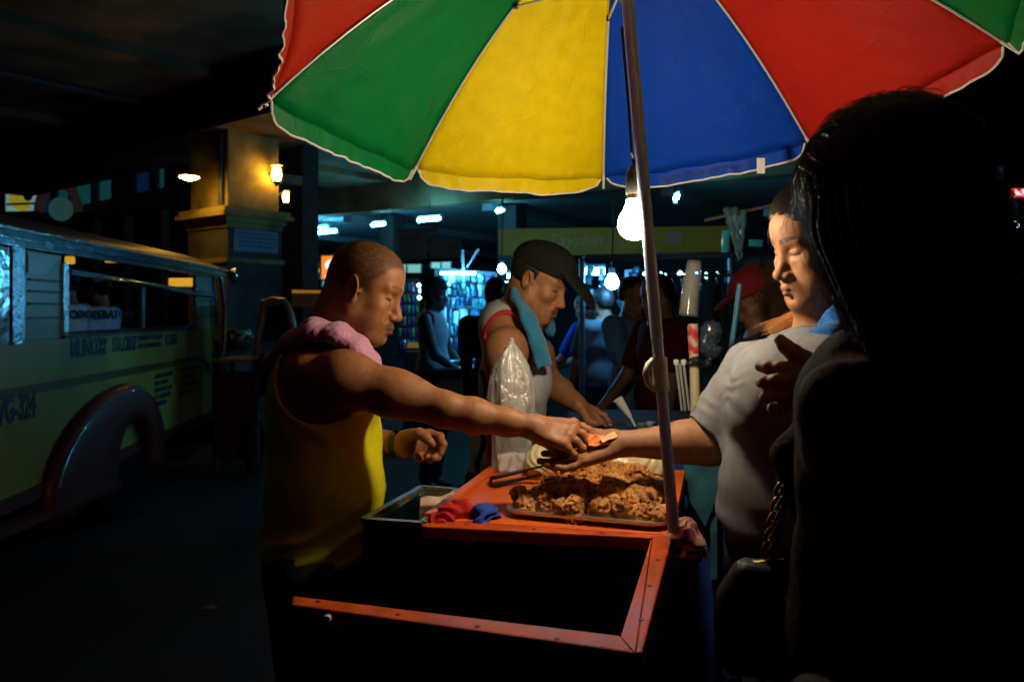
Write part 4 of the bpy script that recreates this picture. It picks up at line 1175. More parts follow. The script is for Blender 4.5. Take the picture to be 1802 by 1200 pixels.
for i in range(8):
    a0, a1 = tips[i], tips[i] - math.pi / 4
    rg = np.random.default_rng(100 + i)
    ph = rg.uniform(0, 6.28, 6)
    vs, fs = [], []
    def pt(s, t):
        p = urib(a0, s).lerp(urib(a1, s), t)
        # stretched cloth: sags in between the ribs, creases fanning from the corners
        b = 4 * t * (1 - t)
        p = p - ud * .020 * b * s * s
        am = a0 * (1 - t) + a1 * t
        out = uu * math.cos(am) + uw * math.sin(am)
        p = p - out * .018 * b * s
        d0 = math.atan2((1 - s) * UR + 1e-3, t * UR * .78 + 1e-3); d1 = math.atan2((1 - s) * UR + 1e-3, (1 - t) * UR * .78 + 1e-3)
        q0_ = math.exp(-((1 - s) ** 2 + t ** 2) / .10); q1_ = math.exp(-((1 - s) ** 2 + (1 - t) ** 2) / .10)
        w = .0080 * (q0_ * math.sin(d0 * 17 + ph[0]) + q1_ * math.sin(d1 * 17 + ph[1])) * min(1, b * 6)
        w += .0030 * b * math.sin(s * 9 + t * 13 + ph[2]) * s + .0018 * b * math.sin(t * 31 + s * 6 + ph[3])
        return p + ud * w
    for j in range(NS + 1):
        for k in range(NT + 1): vs.append(pt(.03 + .97 * j / NS, k / NT))
    for j in range(NS):
        for k in range(NT):
            q = j * (NT + 1) + k; fs.append((q, q + 1, q + NT + 2, q + NT + 1))
    pn = mesh_obj('panel', vs, fs, UC[order[i]], um, smooth=True)
    sd = pn.modifiers.new('t', 'SOLIDIFY'); sd.thickness = .0008
    pn['label'] = order[i] + ' nylon panel of the umbrella'
    # valance flap hanging from the rim
    vs, fs = [], []
    NV = 6; edge = []
    def drop(t): return .046 * (1 - abs(2 * t - 1) ** 9) ** .6 * (1 + .06 * math.sin(t * 9 + ph[4])) 
    for j in range(NV + 1):
        for k in range(NT * 2 + 1):
            t = k / (NT * 2); b = 4 * t * (1 - t)
            p = pt(1.0, t); am = a0 * (1 - t) + a1 * t; out = uu * math.cos(am) + uw * math.sin(am)
            f = j / NV
            rip = .0032 * f * (math.sin(t * 44 + ph[5] + 2.2 * math.sin(t * 11 + ph[2])) + .6 * math.sin(t * 71 + ph[1])) * min(1, b * 4)
            tt = .5 + (t - .5) * (1 - .035 * f)
            p = pt(1.0, tt) - ud * drop(t) * f * .82 + out * (drop(t) * f * .42 + rip)
            if j == NV: edge.append(p)
            vs.append(p)
    M_ = NT * 2
    for j in range(NV):
        for k in range(M_):
            q = j * (M_ + 1) + k; fs.append((q, q + M_ + 1, q + M_ + 2, q + 1))
    va = mesh_obj('valance', vs, fs, UC[order[i]], pn, smooth=True)
    sd = va.modifiers.new('t', 'SOLIDIFY'); sd.thickness = .0008
    m = MB(); m.tube(edge, .0030, 6); m.build('piping', WHT, pn, smooth=True)
    if i == 2:                                                            # print showing through from the outside, so read in mirror
        me = text_mesh('Homesea', .050, extrude=.0, bold=.001)
        xs = [v_.co.x for v_ in me.vertices]; x0, x1 = min(xs), max(xs)
        for v_ in me.vertices:
            t = .80 - (v_.co.x - x0) / (x1 - x0) * .52
            f = .48 - v_.co.y / .050 * .62
            am = a0 * (1 - t) + a1 * t; out = uu * math.cos(am) + uw * math.sin(am)
            b = 4 * t * (1 - t)
            rip = .0032 * f * (math.sin(t * 44 + ph[5] + 2.2 * math.sin(t * 11 + ph[2])) + .6 * math.sin(t * 71 + ph[1])) * min(1, b * 4)
            v_.co = pt(1.0, .5 + (t - .5) * (1 - .035 * f)) - ud * drop(t) * f * .82 + out * (drop(t) * f * .42 + rip - .0032)
        me.materials.append(mat('dark_blue_print', (.006, .025, .17), rough=.7))
        o = bpy.data.objects.new('print', me); COL.objects.link(o); attach(o, pn)
run = UO + ud * .22
BLK = mat('black_plastic', (.01, .01, .01), rough=.4)
for i in range(8):
    a = tips[i]
    m = MB(); m.tube([urib(a, s) - ud * .006 for s in np.linspace(.03, 1.0, 14)], .0034, 7)
    rb = m.build('rib', RIBM, um, smooth=True)
    e = urib(a, 1.0); d_ = (urib(a, 1.0) - urib(a, .97)).normalized()
    m = MB(); m.tube([e - d_ * .02 - ud * .006, e + d_ * .028 - ud * .006], [.0045, .0040], 8); m.build('rib_tip', mat('white_plastic', (.7, .68, .64), rough=.4), rb, smooth=True)
    j = urib(a, .43) - ud * .010
    m = MB(); m.tube([run + (uu * math.cos(a) + uw * math.sin(a)) * .02, j], .0030, 7); m.build('strut', RIBM, um, smooth=True)
    m = MB(); m.box(j + ud * .002, (.012, .012, .012)); m.build('joint', BLK, rb)
POLE = mat('blue_bounce_pole', (.38, .44, .70), rough=.38, spec=.6, metal=.0, var=.10, vscale=60)  # bluish tint stands in for cool bounce light on the pole
base = UP0 - ud * .16
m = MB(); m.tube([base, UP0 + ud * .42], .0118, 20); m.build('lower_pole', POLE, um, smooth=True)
m = MB(); m.tube([UP0 + ud * .40, UP0 + ud * (UL + UH)], .0130, 20); m.build('upper_pole', mat('blue_grey_pole', (.40, .48, .58), rough=.35, spec=.6, metal=.15), um, smooth=True)  # blue bounce from the umbrella is put into this colour too
m = MB(); m.tube([run - ud * .055, run + ud * .02], .0185, 20); m.build('runner', mat('grey_plastic', (.12, .12, .13), rough=.5), um, smooth=True)
m = MB(); m.lathe([(.02, -.02), (.045, -.012), (.045, .008), (.02, .02), (.010, .06)], UO + ud * (UH + .01), ud, 20); m.build('hub', BLK, um, smooth=True)
m = MB(); m.tube([UP0 - ud * .20, UP0 - ud * .06], .0165, 16); m.bar(UP0 - ud * .10, UP0 - ud * .10 + Vector((-.03, .01, 0)), .03, .05); m.build('bracket', BLK, um, smooth=False)
# clip on the pole
ck = UP0 + ud * .325
ux = Vector((-1, -.25, 0)).normalized()
m = MB(); m.tube([ck - ud * .030 + ux * .014, ck - ud * .020 + ux * .026, ck + ud * .004 + ux * .031, ck + ud * .022 + ux * .024, ck + ud * .032 + ux * .012], [.006, .0075, .008, .007, .006], 10)
m.tube([ck - ud * .034, ck + ud * .036], .0165, 20)
m.build('clip', mat('cream_plastic', (.62, .56, .48), rough=.35), um, smooth=True)
# the bulb on its cord
bl = W(1117, 394, 1.72)
lb = empty('hanging_bulb', bl, 'bare round light bulb glowing white, hung by the umbrella pole over the cart', 'light bulb')
m = MB(); prf = [(.004, -.034), (.016, -.0305), (.026, -.022), (.0315, -.008), (.0315, .004), (.027, .018), (.020, .031), (.0165, .042), (.0155, .050)]
prf = [(r_ * 1.16, z_ * 1.04) for r_, z_ in prf]; m.lathe(prf, bl, n=32); m.build('glass', mat('lit_bulb_glass', (1, 1, 1), emit=(1.0, .84, .58), estr=310), lb, smooth=True)
m = MB(); m.lathe([(.0160, .0495), (.0175, .054), (.0165, .058), (.0175, .062), (.0165, .066), (.0145, .070)], bl, n=24); m.build('screw_cap', mat('old_brass', (.55, .42, .22), rough=.3, metal=1.0), lb, smooth=True)
m = MB(); m.lathe([(.0195, .064), (.0205, .072), (.0190, .108), (.0120, .124), (.004, .128)], bl, n=24); m.build('socket', mat('grey_socket', (.10, .10, .09), rough=.45), lb, smooth=True)
pole_at = lambda z: UP0 + ud * ((z - UP0.z) / ud.z)
m = MB(); q = [bl + Vector((0, 0, .126))]
for z in (1.72, 1.78, 1.85, 1.92, 2.0): q.append(pole_at(z) * (1 - max(0, 1.85 - z) * 1.2) + (bl + Vector((0, 0, z - bl.z))) * (max(0, 1.85 - z) * 1.2) + Vector((-.019, -.004, 0)))
m.tube(q, .0032, 8); m.build('cord', BLK, lb, smooth=True)
m = MB(); m.tube([bl + Vector((.010, -.006, .12)), bl + Vector((.014, -.008, .15)), bl + Vector((.010, -.004, .176))], .0026, 6); m.build('wire_end', mat('white_plastic'), lb, smooth=True)
tg_ = W(1339, 292, 2.16)
m = MB(); m.box(tg_, (.022, .002, .042), R(8), ); tag(m.build('paper_tag', mat('white_paper', (.7, .68, .6), rough=.8)), 'small white paper tag hanging under the blue panel edge', 'tag')
# rag knotted round the pole foot
B = Body()
kc = V3(UP0)
rg = np.random.default_rng(5)
B.ell(kc + V3((.002, -.004, .0)), (.023, .022, .014), None, .01)
for k in range(9):
    d = V3((rg.uniform(.012, .050), rg.uniform(-.028, .02), rg.uniform(-.035, .022)))
    B.ell(kc + d, rg.uniform(.010, .021, 3), None, .012)
B.cap(kc + V3((-.012, -.018, 0)), kc + V3((-.016, -.016, -.05)), .006, .004, .006)
B.cap(kc + V3((.03, -.01, -.02)), kc + V3((.035, -.012, -.085)), .014, .006, .01)
B.relief(lambda P: .0055 * np.sin(vnoise(P * 30) * 22 + P[..., 0] * 60) * .6 + .004 * (vnoise(P * 80) - .5))
v, q = B.mesh(kc - .12, kc + .13, .0026)
tag(np_mesh('rag', v, q, mat('pink_red_rag', (.55, .16, .17), rough=.9, col2=(.50, .30, .24), vscale=90, var=.25, bump=.001, bscale=400)), 'pink and red rag knotted round the umbrella pole at the cart edge', 'rag')
# ---------------------------------------------------------------- stalls and goods behind
WBULB = mat('lit_cold_bulb', (1, 1, 1), emit=(.10, .45, 1.0), estr=300)
def cold_bulb(px, py, y, r_, label, sc=1.0):
    c = W(px, py, y); r = empty('hanging_bulb', c, label, 'light bulb', 'cold white bulbs over the far stalls')
    m = MB(); m.lathe([(r_ * .2, -r_), (r_ * .75, -r_ * .7), (r_, 0), (r_ * .7, r_ * .75), (r_ * .4, r_ * 1.2)], c, n=18); m.build('glass', WBULB, r, smooth=True)
    m = MB(); m.lathe([(r_ * .45, r_ * 1.2), (r_ * .45, r_ * 2.0), (r_ * .2, r_ * 2.2)], c, n=14); m.build('socket', mat('grey_socket', (.10, .10, .09)), r, smooth=True)
    m = MB(); m.tube([c + Vector((0, 0, r_ * 2.2)), c + Vector((.01, 0, .6))], .006, 6); m.build('cord', mat('black_plastic', (.01, .01, .01)), r)
cold_bulb(883, 474, 6.6, .035, 'bright blue white bulb left of the black cap, by the packet stall')
cold_bulb(1077, 497, 5.7, .050, 'large glaring cold bulb right of the black cap')
cold_bulb(557, 526, 11.0, .060, 'small cold bulb far off beside the shaved head, above a post')
def stall_tube(px, py, y, L, label):
    rr_ = .028 if y > 6.9 else .011
    c = W(px, py, y); r = empty('fluorescent_lamp', c, label, 'lamp', 'short cold tubes in the far stalls')
    m = MB(); m.tube([c - Vector((L / 2, 0, 0)), c + Vector((L / 2, .02, 0))], rr_, 10); m.build('tube', TUBE, r, smooth=True)
    m = MB(); m.box(c + Vector((0, 0, rr_ * 1.8)), (L * 1.05, rr_ * 2, rr_)); m.build('fitting', FIXT, r)
stall_tube(886, 502, 8.2, .22, 'short cold tube directly under the small stall bulb, lower left')
stall_tube(907, 487, 9.0, .18, 'tiny cold tube right of the stall bulb, higher than its neighbours')
stall_tube(904, 501, 8.2, .22, 'short cold tube under the stall bulb, nearest the black cap')
stall_tube(1042, 478, 7.0, .22, 'short cold tube left of the glaring bulb, under the dark awning')
stall_tube(823, 566, 6.82, .09, 'small lit bar among the hanging packets of the stall')
stall_tube(806, 481, 6.86, .30, 'added cold tube lighting the packets from the stall top rail')  # added tube, there to brighten the packets
cp = W(557, 560, 11.0)
r = empty('post', Vector((cp.x, 11.05, 0)), 'thin pale post under the far cold bulb', 'post'); m = MB(); m.tube([(cp.x, 11.05, .13), (cp.x, 11.05, 1.5)], .03, 8); m.build('shaft', mat('pale_post', (.4, .45, .45), rough=.5), r)
ob_ = W(530, 524, 10.5)
r = empty('market_stall', Vector((ob_.x, 10.5, 0)), 'far brown stall with an orange topped awning left of the shaved head', 'stall')
m = MB(); m.hexa([W(512, 540, 10.3), W(590, 540, 10.3), W(590, 540, 11.2), W(512, 540, 11.2)], [W(514, 516, 10.3), W(588, 516, 10.3), W(588, 514, 11.2), W(514, 514, 11.2)]); m.build('awning', mat('brown_awning', (.12, .05, .03), rough=.7), r)
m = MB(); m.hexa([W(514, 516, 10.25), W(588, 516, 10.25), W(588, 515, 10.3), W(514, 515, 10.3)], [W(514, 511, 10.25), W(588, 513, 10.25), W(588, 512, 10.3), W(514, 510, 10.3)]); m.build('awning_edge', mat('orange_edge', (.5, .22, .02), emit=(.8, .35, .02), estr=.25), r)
m = MB(); m.box((ob_.x, 10.7, .62), (.62, .8, .98)); m.build('counter', DARKW, r)

# stall hung with shiny plastic packets
def PS(px, py, y=7.0): return W(px, py, y)
st = empty('market_stall', Vector((PS(820, 560).x, 7.2, 0)), 'stall hung with rows of shiny blue lit plastic packets', 'stall')
m = MB(); m.hexa([PS(768, 640, 7.1), PS(872, 640, 7.1), PS(872, 640, 7.16), PS(768, 640, 7.16)], [PS(768, 474, 7.1), PS(872, 482, 7.1), PS(872, 482, 7.16), PS(768, 474, 7.16)])
m.build('backing', mat('dark_blue_board', (.02, .04, .07), rough=.6), st)
fm = mat('stall_frame', (.14, .16, .18), rough=.5)
for a_, b_ in (((768, 474), (872, 482)), ((768, 474), (768, 650)), ((872, 482), (872, 650)), ((768, 590), (872, 590)), ((768, 541), (872, 541))):
    m = MB(); m.bar(PS(*a_, 7.06), PS(*b_, 7.06), .03, .03, (0, 1, 0)); m.build('rail', fm, st)
m = MB(); m.bar(PS(769, 498, 7.04), PS(842, 500, 7.04), .02, .02, (0, 1, 0)); m.build('red_rail', mat('dull_red_paint', (.22, .05, .03)), st)
m = MB(); m.bar(PS(816, 498, 6.9), PS(814, 440, 6.9), .022, .022, (0, 1, 0)); m.build('awning_pole', mat('pale_post', (.4, .45, .45)), st)
m = MB(); m.bar(PS(822, 470, 6.9), PS(842, 438, 6.9), .014, .014, (0, 1, 0)); m.build('brace', mat('pale_post', (.4, .45, .45)), st)
foil = [mat('clear_packet', (.45, .60, .68), rough=.12, spec=1.0, metal=.55, bump=.02, bscale=22), mat('white_packet', (.62, .68, .70), rough=.25, spec=.9, bump=.01, bscale=30), mat('blue_packet', (.04, .16, .30), rough=.16, spec=1.0, metal=.4, bump=.02, bscale=24), mat('teal_packet', (.06, .22, .24), rough=.2, spec=1.0, metal=.3, bump=.02, bscale=24)]
rg = np.random.default_rng(77)
def packet(name, c, w, h, parent, mt, yaw, pitch, puff=.012):
    nx, ny = 4, 5
    vs, fs = [], []
    Rm = Matrix.Rotation(yaw, 3, 'Z') @ Matrix.Rotation(pitch, 3, 'X')
    for sgn in (-1, 1):
        for j in range(ny + 1):
            for i in range(nx + 1):
                u, v = i / nx * 2 - 1, j / ny * 2 - 1
                d = puff * (1 - u * u) * (1 - v * v) * sgn + float(rg.normal(0, .0016)) * (abs(u) < 1) * (abs(v) < 1)
                vs.append(Vector(c) + Rm @ Vector((u * w / 2, d, v * h / 2)))
    o = (nx + 1) * (ny + 1)
    for j in range(ny):
        for i in range(nx):
            q = j * (nx + 1) + i
            fs.append((q, q + 1, q + nx + 2, q + nx + 1)); fs.append((o + q + nx + 1, o + q + nx + 2, o + q + 1, o + q))
    return mesh_obj(name, vs, fs, mt, parent, smooth=True)
for row, (py, h) in enumerate(((487, .085), (509, .11), (530, .09), (556, .15), (578, .10), (606, .15), (626, .08))):
    nrow = (7, 10, 11, 9, 12, 8, 10)[row]
    for k in range(nrow):
        px = 775 + 92 * (k + .5) / nrow + rg.normal(0, 1.2)
        packet('packet', PS(px, py + rg.normal(0, 1.5) + (px - 768) * .04, 6.98), 92 / nrow / FPX * 6.98 * rg.uniform(.72, .98), h * rg.uniform(.85, 1.05), st, foil[int(rg.integers(0, 4))], rg.normal(0, .35), rg.normal(-.05, .22))
m = MB(); m.hexa([PS(766, 720, 5.95), PS(832, 720, 5.95), PS(880, 720, 7.0), PS(800, 720, 7.0)], [PS(766, 652, 5.95), PS(832, 650, 5.95), PS(880, 640, 7.0), PS(800, 640, 7.0)])
m.build('counter', mat('orange_brown_counter', (.30, .075, .02), rough=.6, var=.2, vscale=6), st)
m = MB(); m.hexa([PS(764, 652, 5.92), PS(834, 650, 5.92), PS(882, 638, 7.0), PS(796, 638, 7.0)], [PS(764, 648, 5.92), PS(834, 646, 5.92), PS(882, 634, 7.0), PS(796, 634, 7.0)]); m.build('counter_top', mat('teal_counter_top', (.08, .16, .17), rough=.3), st)
for k in range(14):
    packet('goods_packet', PS(790 + 5.0 * k + rg.normal(0, 2), 642 - .4 * k, 6.15 + .05 * k) + Vector((0, 0, .02)), .12, .07, st, foil[k % 4], rg.normal(0, .6), 1.25, .016)
# second lit rack of goods farther left
st2 = empty('market_stall', Vector((PS(720, 560, 8.4).x, 8.4, 0)), 'dim rack of small bright goods between the two men', 'stall')
m = MB(); m.hexa([PS(700, 655, 8.5), PS(738, 655, 8.5), PS(738, 655, 8.56), PS(700, 655, 8.56)], [PS(700, 490, 8.5), PS(738, 490, 8.5), PS(738, 490, 8.56), PS(700, 490, 8.56)]); m.build('backing', mat('dark_blue_board', (.02, .04, .07)), st2)
cl3 = [mat('small_green_goods', (.10, .40, .12), rough=.3), mat('small_violet_goods', (.16, .06, .30), rough=.3), foil[0], mat('small_blue_goods', (.02, .10, .40), rough=.3)]
for k in range(30):
    packet('goods_packet', PS(704 + (k % 5) * 7.5, 505 + (k // 5) * 20, 8.44), .042, .10, st2, cl3[int(rg.integers(0, 4))], rg.normal(0, .3), rg.normal(0, .2), .02)
for k, (a_, b_) in enumerate(((737, 502), (740, 512), (738, 524), (743, 508))):
    m = MB(); m.lathe([(.006, -.02), (.022, 0), (.006, .02)], PS(a_, b_, 8.2), n=10); m.build('led_lamp', mat('lit_led', (1, 1, 1), emit=(.3, .7, 1.0), estr=14), st2, smooth=True)
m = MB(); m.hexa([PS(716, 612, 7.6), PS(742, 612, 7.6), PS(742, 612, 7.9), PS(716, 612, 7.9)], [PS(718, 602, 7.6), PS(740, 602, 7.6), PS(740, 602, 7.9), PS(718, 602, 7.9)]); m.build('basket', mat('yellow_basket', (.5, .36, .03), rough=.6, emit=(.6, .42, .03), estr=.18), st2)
m = MB(); m.box((PS(728, 660, 7.8).x, 7.8, .5), (.16, .3, 1.0)); m.build('stand', DARKW, st2)

# dark awning stall with hanging clothes right of the bulb
aw = empty('market_stall', Vector((1.3, 5.9, 0)), 'dark awning stall behind the umbrella pole with clothes hung beneath', 'stall')
DA = mat('dark_tarpaulin', (.035, .045, .06), rough=.7, var=.2, vscale=6)
m = MB(); m.hexa([W(1018, 462, 5.6), W(1290, 452, 5.4), W(1300, 452, 7.4), W(1022, 458, 7.4)], [W(1030, 453, 5.6), W(1290, 446, 5.4), W(1300, 442, 7.4), W(1028, 448, 7.4)]); m.build('awning', DA, aw)
for px, y in ((1024, 5.6), (1286, 5.45), (1150, 7.3)):
    m = MB(); q = W(px, 455, y); m.tube([(q.x, y, 0), (q.x, y, q.z)], .022, 8); m.build('pole', mat('grey_metal'), aw)
m = MB(); m.tube([W(1128, 488, 5.0), W(1285, 484, 4.9)], .010, 8); m.build('clothes_rail', mat('grey_metal'), aw)
cc = [('dark_red_cloth', (.20, .02, .025)), ('dark_red_cloth', (.20, .02, .025)), ('navy_cloth', (.02, .03, .08)), ('teal_cloth', (.03, .10, .14)), ('slate_cloth', (.04, .07, .11)), ('navy_cloth', (.02, .03, .08)), ('blue_cloth2', (.02, .07, .20)), ('teal_cloth', (.03, .10, .14)), ('black_cloth', (.012, .012, .014)), ('slate_cloth', (.04, .07, .11))]
hang_lab = ('dark red shirt hanging on the rail, leftmost', 'second dark red shirt hanging beside the first', 'navy shirt hanging just left of the umbrella pole', 'teal shirt hanging behind the pole', 'slate shirt hanging right of the pole', 'navy shirt hanging left of the cup stack', 'mid blue shirt hanging behind the cup stack', 'teal shirt hanging right of the cup stack', 'black shirt hanging near the red cap', 'slate shirt hanging at the right end of the rail')
for k, ((n_, c_), lb_) in enumerate(zip(cc, hang_lab)):
    x_ = 1137 + k * 15.5; y_ = 5.0 - .01 * k
    r = empty('hanging_shirt', W(x_, 490, y_), lb_, 'shirt', 'shirts hung on the rail of the dark stall')
    vs, fs = [], []
    for j in range(9):
        f = j / 8
        w = .030 + .016 * min(1, f * 5)
        for i in range(13):
            u = i / 12 * 2 - 1
            vs.append(W(x_, 490, y_) + Vector((u * w + .004 * math.sin(f * 5 + k), -.012 + .10 * u * .6 + .012 * math.sin(u * 9 + f * 3 + k), -.03 - .50 * f - .03 * u * u * (f < .1))))
    for j in range(8):
        for i in range(12): q = j * 13 + i; fs.append((q, q + 1, q + 14, q + 13))
    o = mesh_obj('cloth', vs, fs, mat(n_, c_, rough=.9, var=.15, vscale=20), r, smooth=True); sd = o.modifiers.new('t', 'SOLIDIFY'); sd.thickness = .012
    m = MB(); q = W(x_, 490, y_); m.tube([q + Vector((0, 0, .015)), q + Vector((0, 0, -.02)), q + Vector((.03, .05, -.04))], .003, 5); m.build('hanger', mat('grey_metal'), r)

for k in range(46):
    px = rg.uniform(1024, 1064) if k % 2 else rg.uniform(1090, 1128)
    packet('packet', W(px, rg.uniform(474, 545), 6.3 + .006 * k), rg.uniform(.03, .06), rg.uniform(.05, .10), aw, foil[int(rg.integers(0, 4))], rg.normal(0, .5), rg.normal(0, .3))
sl = empty('string_lights', W(1190, 480, 5.2), 'row of tiny cyan lamps strung under the dark awning right of the pole', 'string lights')
m = MB(); m.tube([W(1128, 476, 5.2), W(1160, 481, 5.2), W(1200, 480, 5.2), W(1240, 483, 5.15), W(1284, 478, 5.1)], .005, 6); m.build('cord', mat('black_plastic', (.01, .01, .01)), sl)
for k, px in enumerate((1134, 1152, 1163, 1171, 1197, 1205, 1226, 1243, 1262)):
    m = MB(); r_ = .012 + .006 * (k % 3 == 1); m.lathe([(r_ * .3, -r_), (r_, 0), (r_ * .3, r_)], W(px, 482 + (k % 2) * 3, 5.17), n=10); m.build('lamp', mat('lit_led', (1, 1, 1), emit=(.3, .7, 1.0), estr=14), sl, smooth=True)
# the second vendor's stand: dark worktop with a blue skirt
sv = empty('food_cart', Vector((.40, 2.72, 0)), 'dark second food cart with a blue painted side, behind the pole', 'food cart')
m = MB(); m.hexa([(.16, 2.50, .985), (.62, 2.34, .985), (.80, 3.0, .985), (.22, 3.05, .985)], [(.16, 2.50, 1.01), (.62, 2.34, 1.01), (.80, 3.0, 1.01), (.22, 3.05, 1.01)]); m.build('worktop', mat('dark_worktop', (.028, .022, .016), rough=.85, spec=.1, var=.3, vscale=12), sv)
m = MB(); m.hexa([(.18, 2.53, .25), (.60, 2.37, .25), (.62, 2.40, .25), (.20, 2.56, .25)], [(.18, 2.53, .984), (.60, 2.37, .984), (.62, 2.40, .984), (.20, 2.56, .984)]); m.build('front_panel', mat('blue_paint_side', (.010, .035, .20), rough=.5, var=.3, vscale=8), sv)
m = MB(); m.hexa([(.58, 2.33, .60), (.60, 2.33, .60), (.78, 2.98, .62), (.76, 2.98, .62)], [(.58, 2.33, .90), (.60, 2.33, .90), (.78, 2.98, .99), (.76, 2.98, .99)]); m.build('side_panel', mat('teal_paint_side', (.03, .12, .16), rough=.5, var=.4, vscale=14), sv)
m = MB(); m.hexa([(.50, 2.315, .86), (.56, 2.31, .76), (.56, 2.32, .76), (.50, 2.325, .86)], [(.50, 2.315, .97), (.64, 2.30, .97), (.64, 2.31, .97), (.50, 2.325, .97)]); m.build('corner_board', mat('teal_paint_side', (.03, .12, .16)), sv)
for x_, y_ in ((.20, 2.56), (.60, 2.42), (.76, 2.95), (.25, 3.0)):
    m = MB(); m.bar((x_, y_, 0), (x_, y_, .984), .035, .035, (0, 1, 0)); m.build('leg', mat('dark_blue_cab', (.015, .02, .06)), sv)
# post carrying the cups
def V2(px, py, y=2.36): return W(px, py, y)
r = empty('post', Vector((V2(1224, 725).x, 2.36, 1.01)), 'cream post bound with red patterned tape and black plastic, holding the cups', 'post')
m = MB(); m.tube([V2(1224, 728), V2(1222, 650), V2(1220, 570)], .0145, 16); m.build('shaft', mat('cream_pipe', (.50, .43, .28), rough=.5, var=.08, vscale=20), r, smooth=True)
m = MB(); m.tube([V2(1221, 622), V2(1220, 600), V2(1219, 572)], .0158, 16); m.build('tape', mat('red_cream_tape', (.55, .47, .36), rough=.3, col2=(.50, .03, .05), vscale=110), r, smooth=True)
B = Body(); 
for k, (a_, b_, rr_) in enumerate(((1224, 636, .020), (1234, 640, .016), (1244, 645, .014), (1216, 640, .012), (1250, 632, .010))): B.ell(V3(V2(a_, b_, 2.345)), (rr_, rr_ * .8, rr_ * .7), None, .01)
B.relief(lambda P: .006 * (vnoise(P * 70) - .5) + .004 * (vnoise(P * 150) - .5))
v, q = B.mesh(V3(V2(1232, 640)) - .1, V3(V2(1232, 640)) + .1, .003)
np_mesh('black_binding', v, q, mat('black_glossy_film', (.012, .012, .014), rough=.10, spec=1.0), r)
cs = empty('cup_stack', V2(1212, 560), 'tall stack of clear plastic cups upside down on the cream post', 'cups')
CUP = mat('cup_plastic', (.45, .46, .42), rough=.08, spec=1.0, alpha=.11)
c0 = V2(1211, 556); ax_ = (V2(1219, 484) - c0).normalized()
for k in range(13):
    m = MB()
    base_ = c0 + ax_ * (.0072 * k + (.012 if k > 8 else 0))
    r1, r0 = .0275, .0205
    n = 28; vs = []; fs = []
    pr = [(r1 + .002, .0), (r1 + .002, .003), (r1, .004), (r0 + (r1 - r0) * .5, .034), (r0, .066), (r0 - .003, .068), (.0, .068)]
    m.lathe(pr[:-1] + [(.001, .068)], base_, ax_, n); m.f = [f for f in m.f if len(f) == 4]
    m.build('cup', CUP, cs, smooth=True)
r = empty('plastic_bag', V2(1243, 600), 'tangled dark clear plastic bag hanging right of the cup post', 'plastic bag')
B = Body()
for k in range(8): B.ell(V3(V2(1238 + rg.uniform(-4, 22), 590 + rg.uniform(-28, 45), 2.38)), rg.uniform(.016, .030, 3), None, .012)
B.relief(lambda P: .010 * np.abs(vnoise(P * 55) - .5) + .005 * (vnoise(P * 130) - .5))
v, q = B.mesh(V3(V2(1245, 605)) - .14, V3(V2(1245, 605)) + .14, .0032)
np_mesh('film', v, q, mat('dark_clear_film', (.03, .05, .07), rough=.07, spec=1.0, alpha=.75), r)
for k, px in enumerate((1190, 1203, 1196)):
    r = empty('skewer', V2(px, 720, 2.42), ('long pale stick leaning right behind the pole clip', 'pale stick second from the pole clip', 'thin stick between the two pale sticks')[k], 'stick', 'sticks standing on the second cart')
    m = MB(); m.tube([V2(px + 10, 722, 2.44), V2(px, 640, 2.42)], [.0035, .0045], 8); m.build('shaft', mat('grey_stick', (.35, .33, .30), rough=.5), r, smooth=True)
    if k < 2:
        m = MB(); m.lathe([(.006, -.008), (.009, 0), (.0085, .008), (.004, .010)], V2(px, 638, 2.42), n=12); m.build('cap', mat('white_plastic', (.7, .68, .64)), r, smooth=True)
r = empty('blue_pole', Vector((V2(1285, 650, 2.6).x, 2.6, .8)), 'thin light blue pole standing left of the woman in grey', 'pole')
m = MB(); m.tube([V2(1262, 800, 2.6), V2(1297, 540, 2.6), V2(1302, 500, 2.6)], .0085, 10); m.build('shaft', mat('light_blue_paint', (.06, .24, .36), rough=.4), r, smooth=True)
# hanging clear plastic over the red cap
hb = empty('plastic_bags', V2(1290, 372, 2.7), 'bunch of clear plastic sleeves hanging above the red cap', 'plastic bags')
m = MB(); m.tube([V2(1240, 388, 2.75), V2(1310, 372, 2.7), V2(1400, 352, 2.65)], .006, 8); m.build('rail', mat('grey_metal'), hb, smooth=True)
for k, (x0, y0, x1, y1) in enumerate(((1278, 366, 1300, 458), (1292, 368, 1302, 455), (1308, 370, 1304, 452), (1286, 372, 1300, 450))):
    m = MB(); m.tube([V2(x0 + (x1 - x0) * t, y0 + (y1 - y0) * t, 2.66 + .01 * k) + Vector((.0012 * math.sin(t * 20 + k), .004 * math.sin(t * 27 + 2 * k), 0)) for t in np.linspace(0, 1, 16)], [.012 - .008 * t + .0022 * math.sin(t * 31 + k) for t in np.linspace(0, 1, 16)], 12)
    m.build('sleeve', mat('clear_sleeve', (.10, .20, .26), rough=.06, spec=1.0, alpha=.45, bump=.008, bscale=60), hb, smooth=True)
for k, (x0, y0, w, h) in enumerate(((1306, 385, .030, .050), (1276, 425, .026, .075), (1330, 428, .060, .024), (1352, 372, .050, .036))):
    o = packet('blue_scrap', V2(x0, y0, 2.72), w, h, hb, mat('cyan_film', (.03, .30, .46), rough=.3, spec=.7), .2 * k, .1, .005)
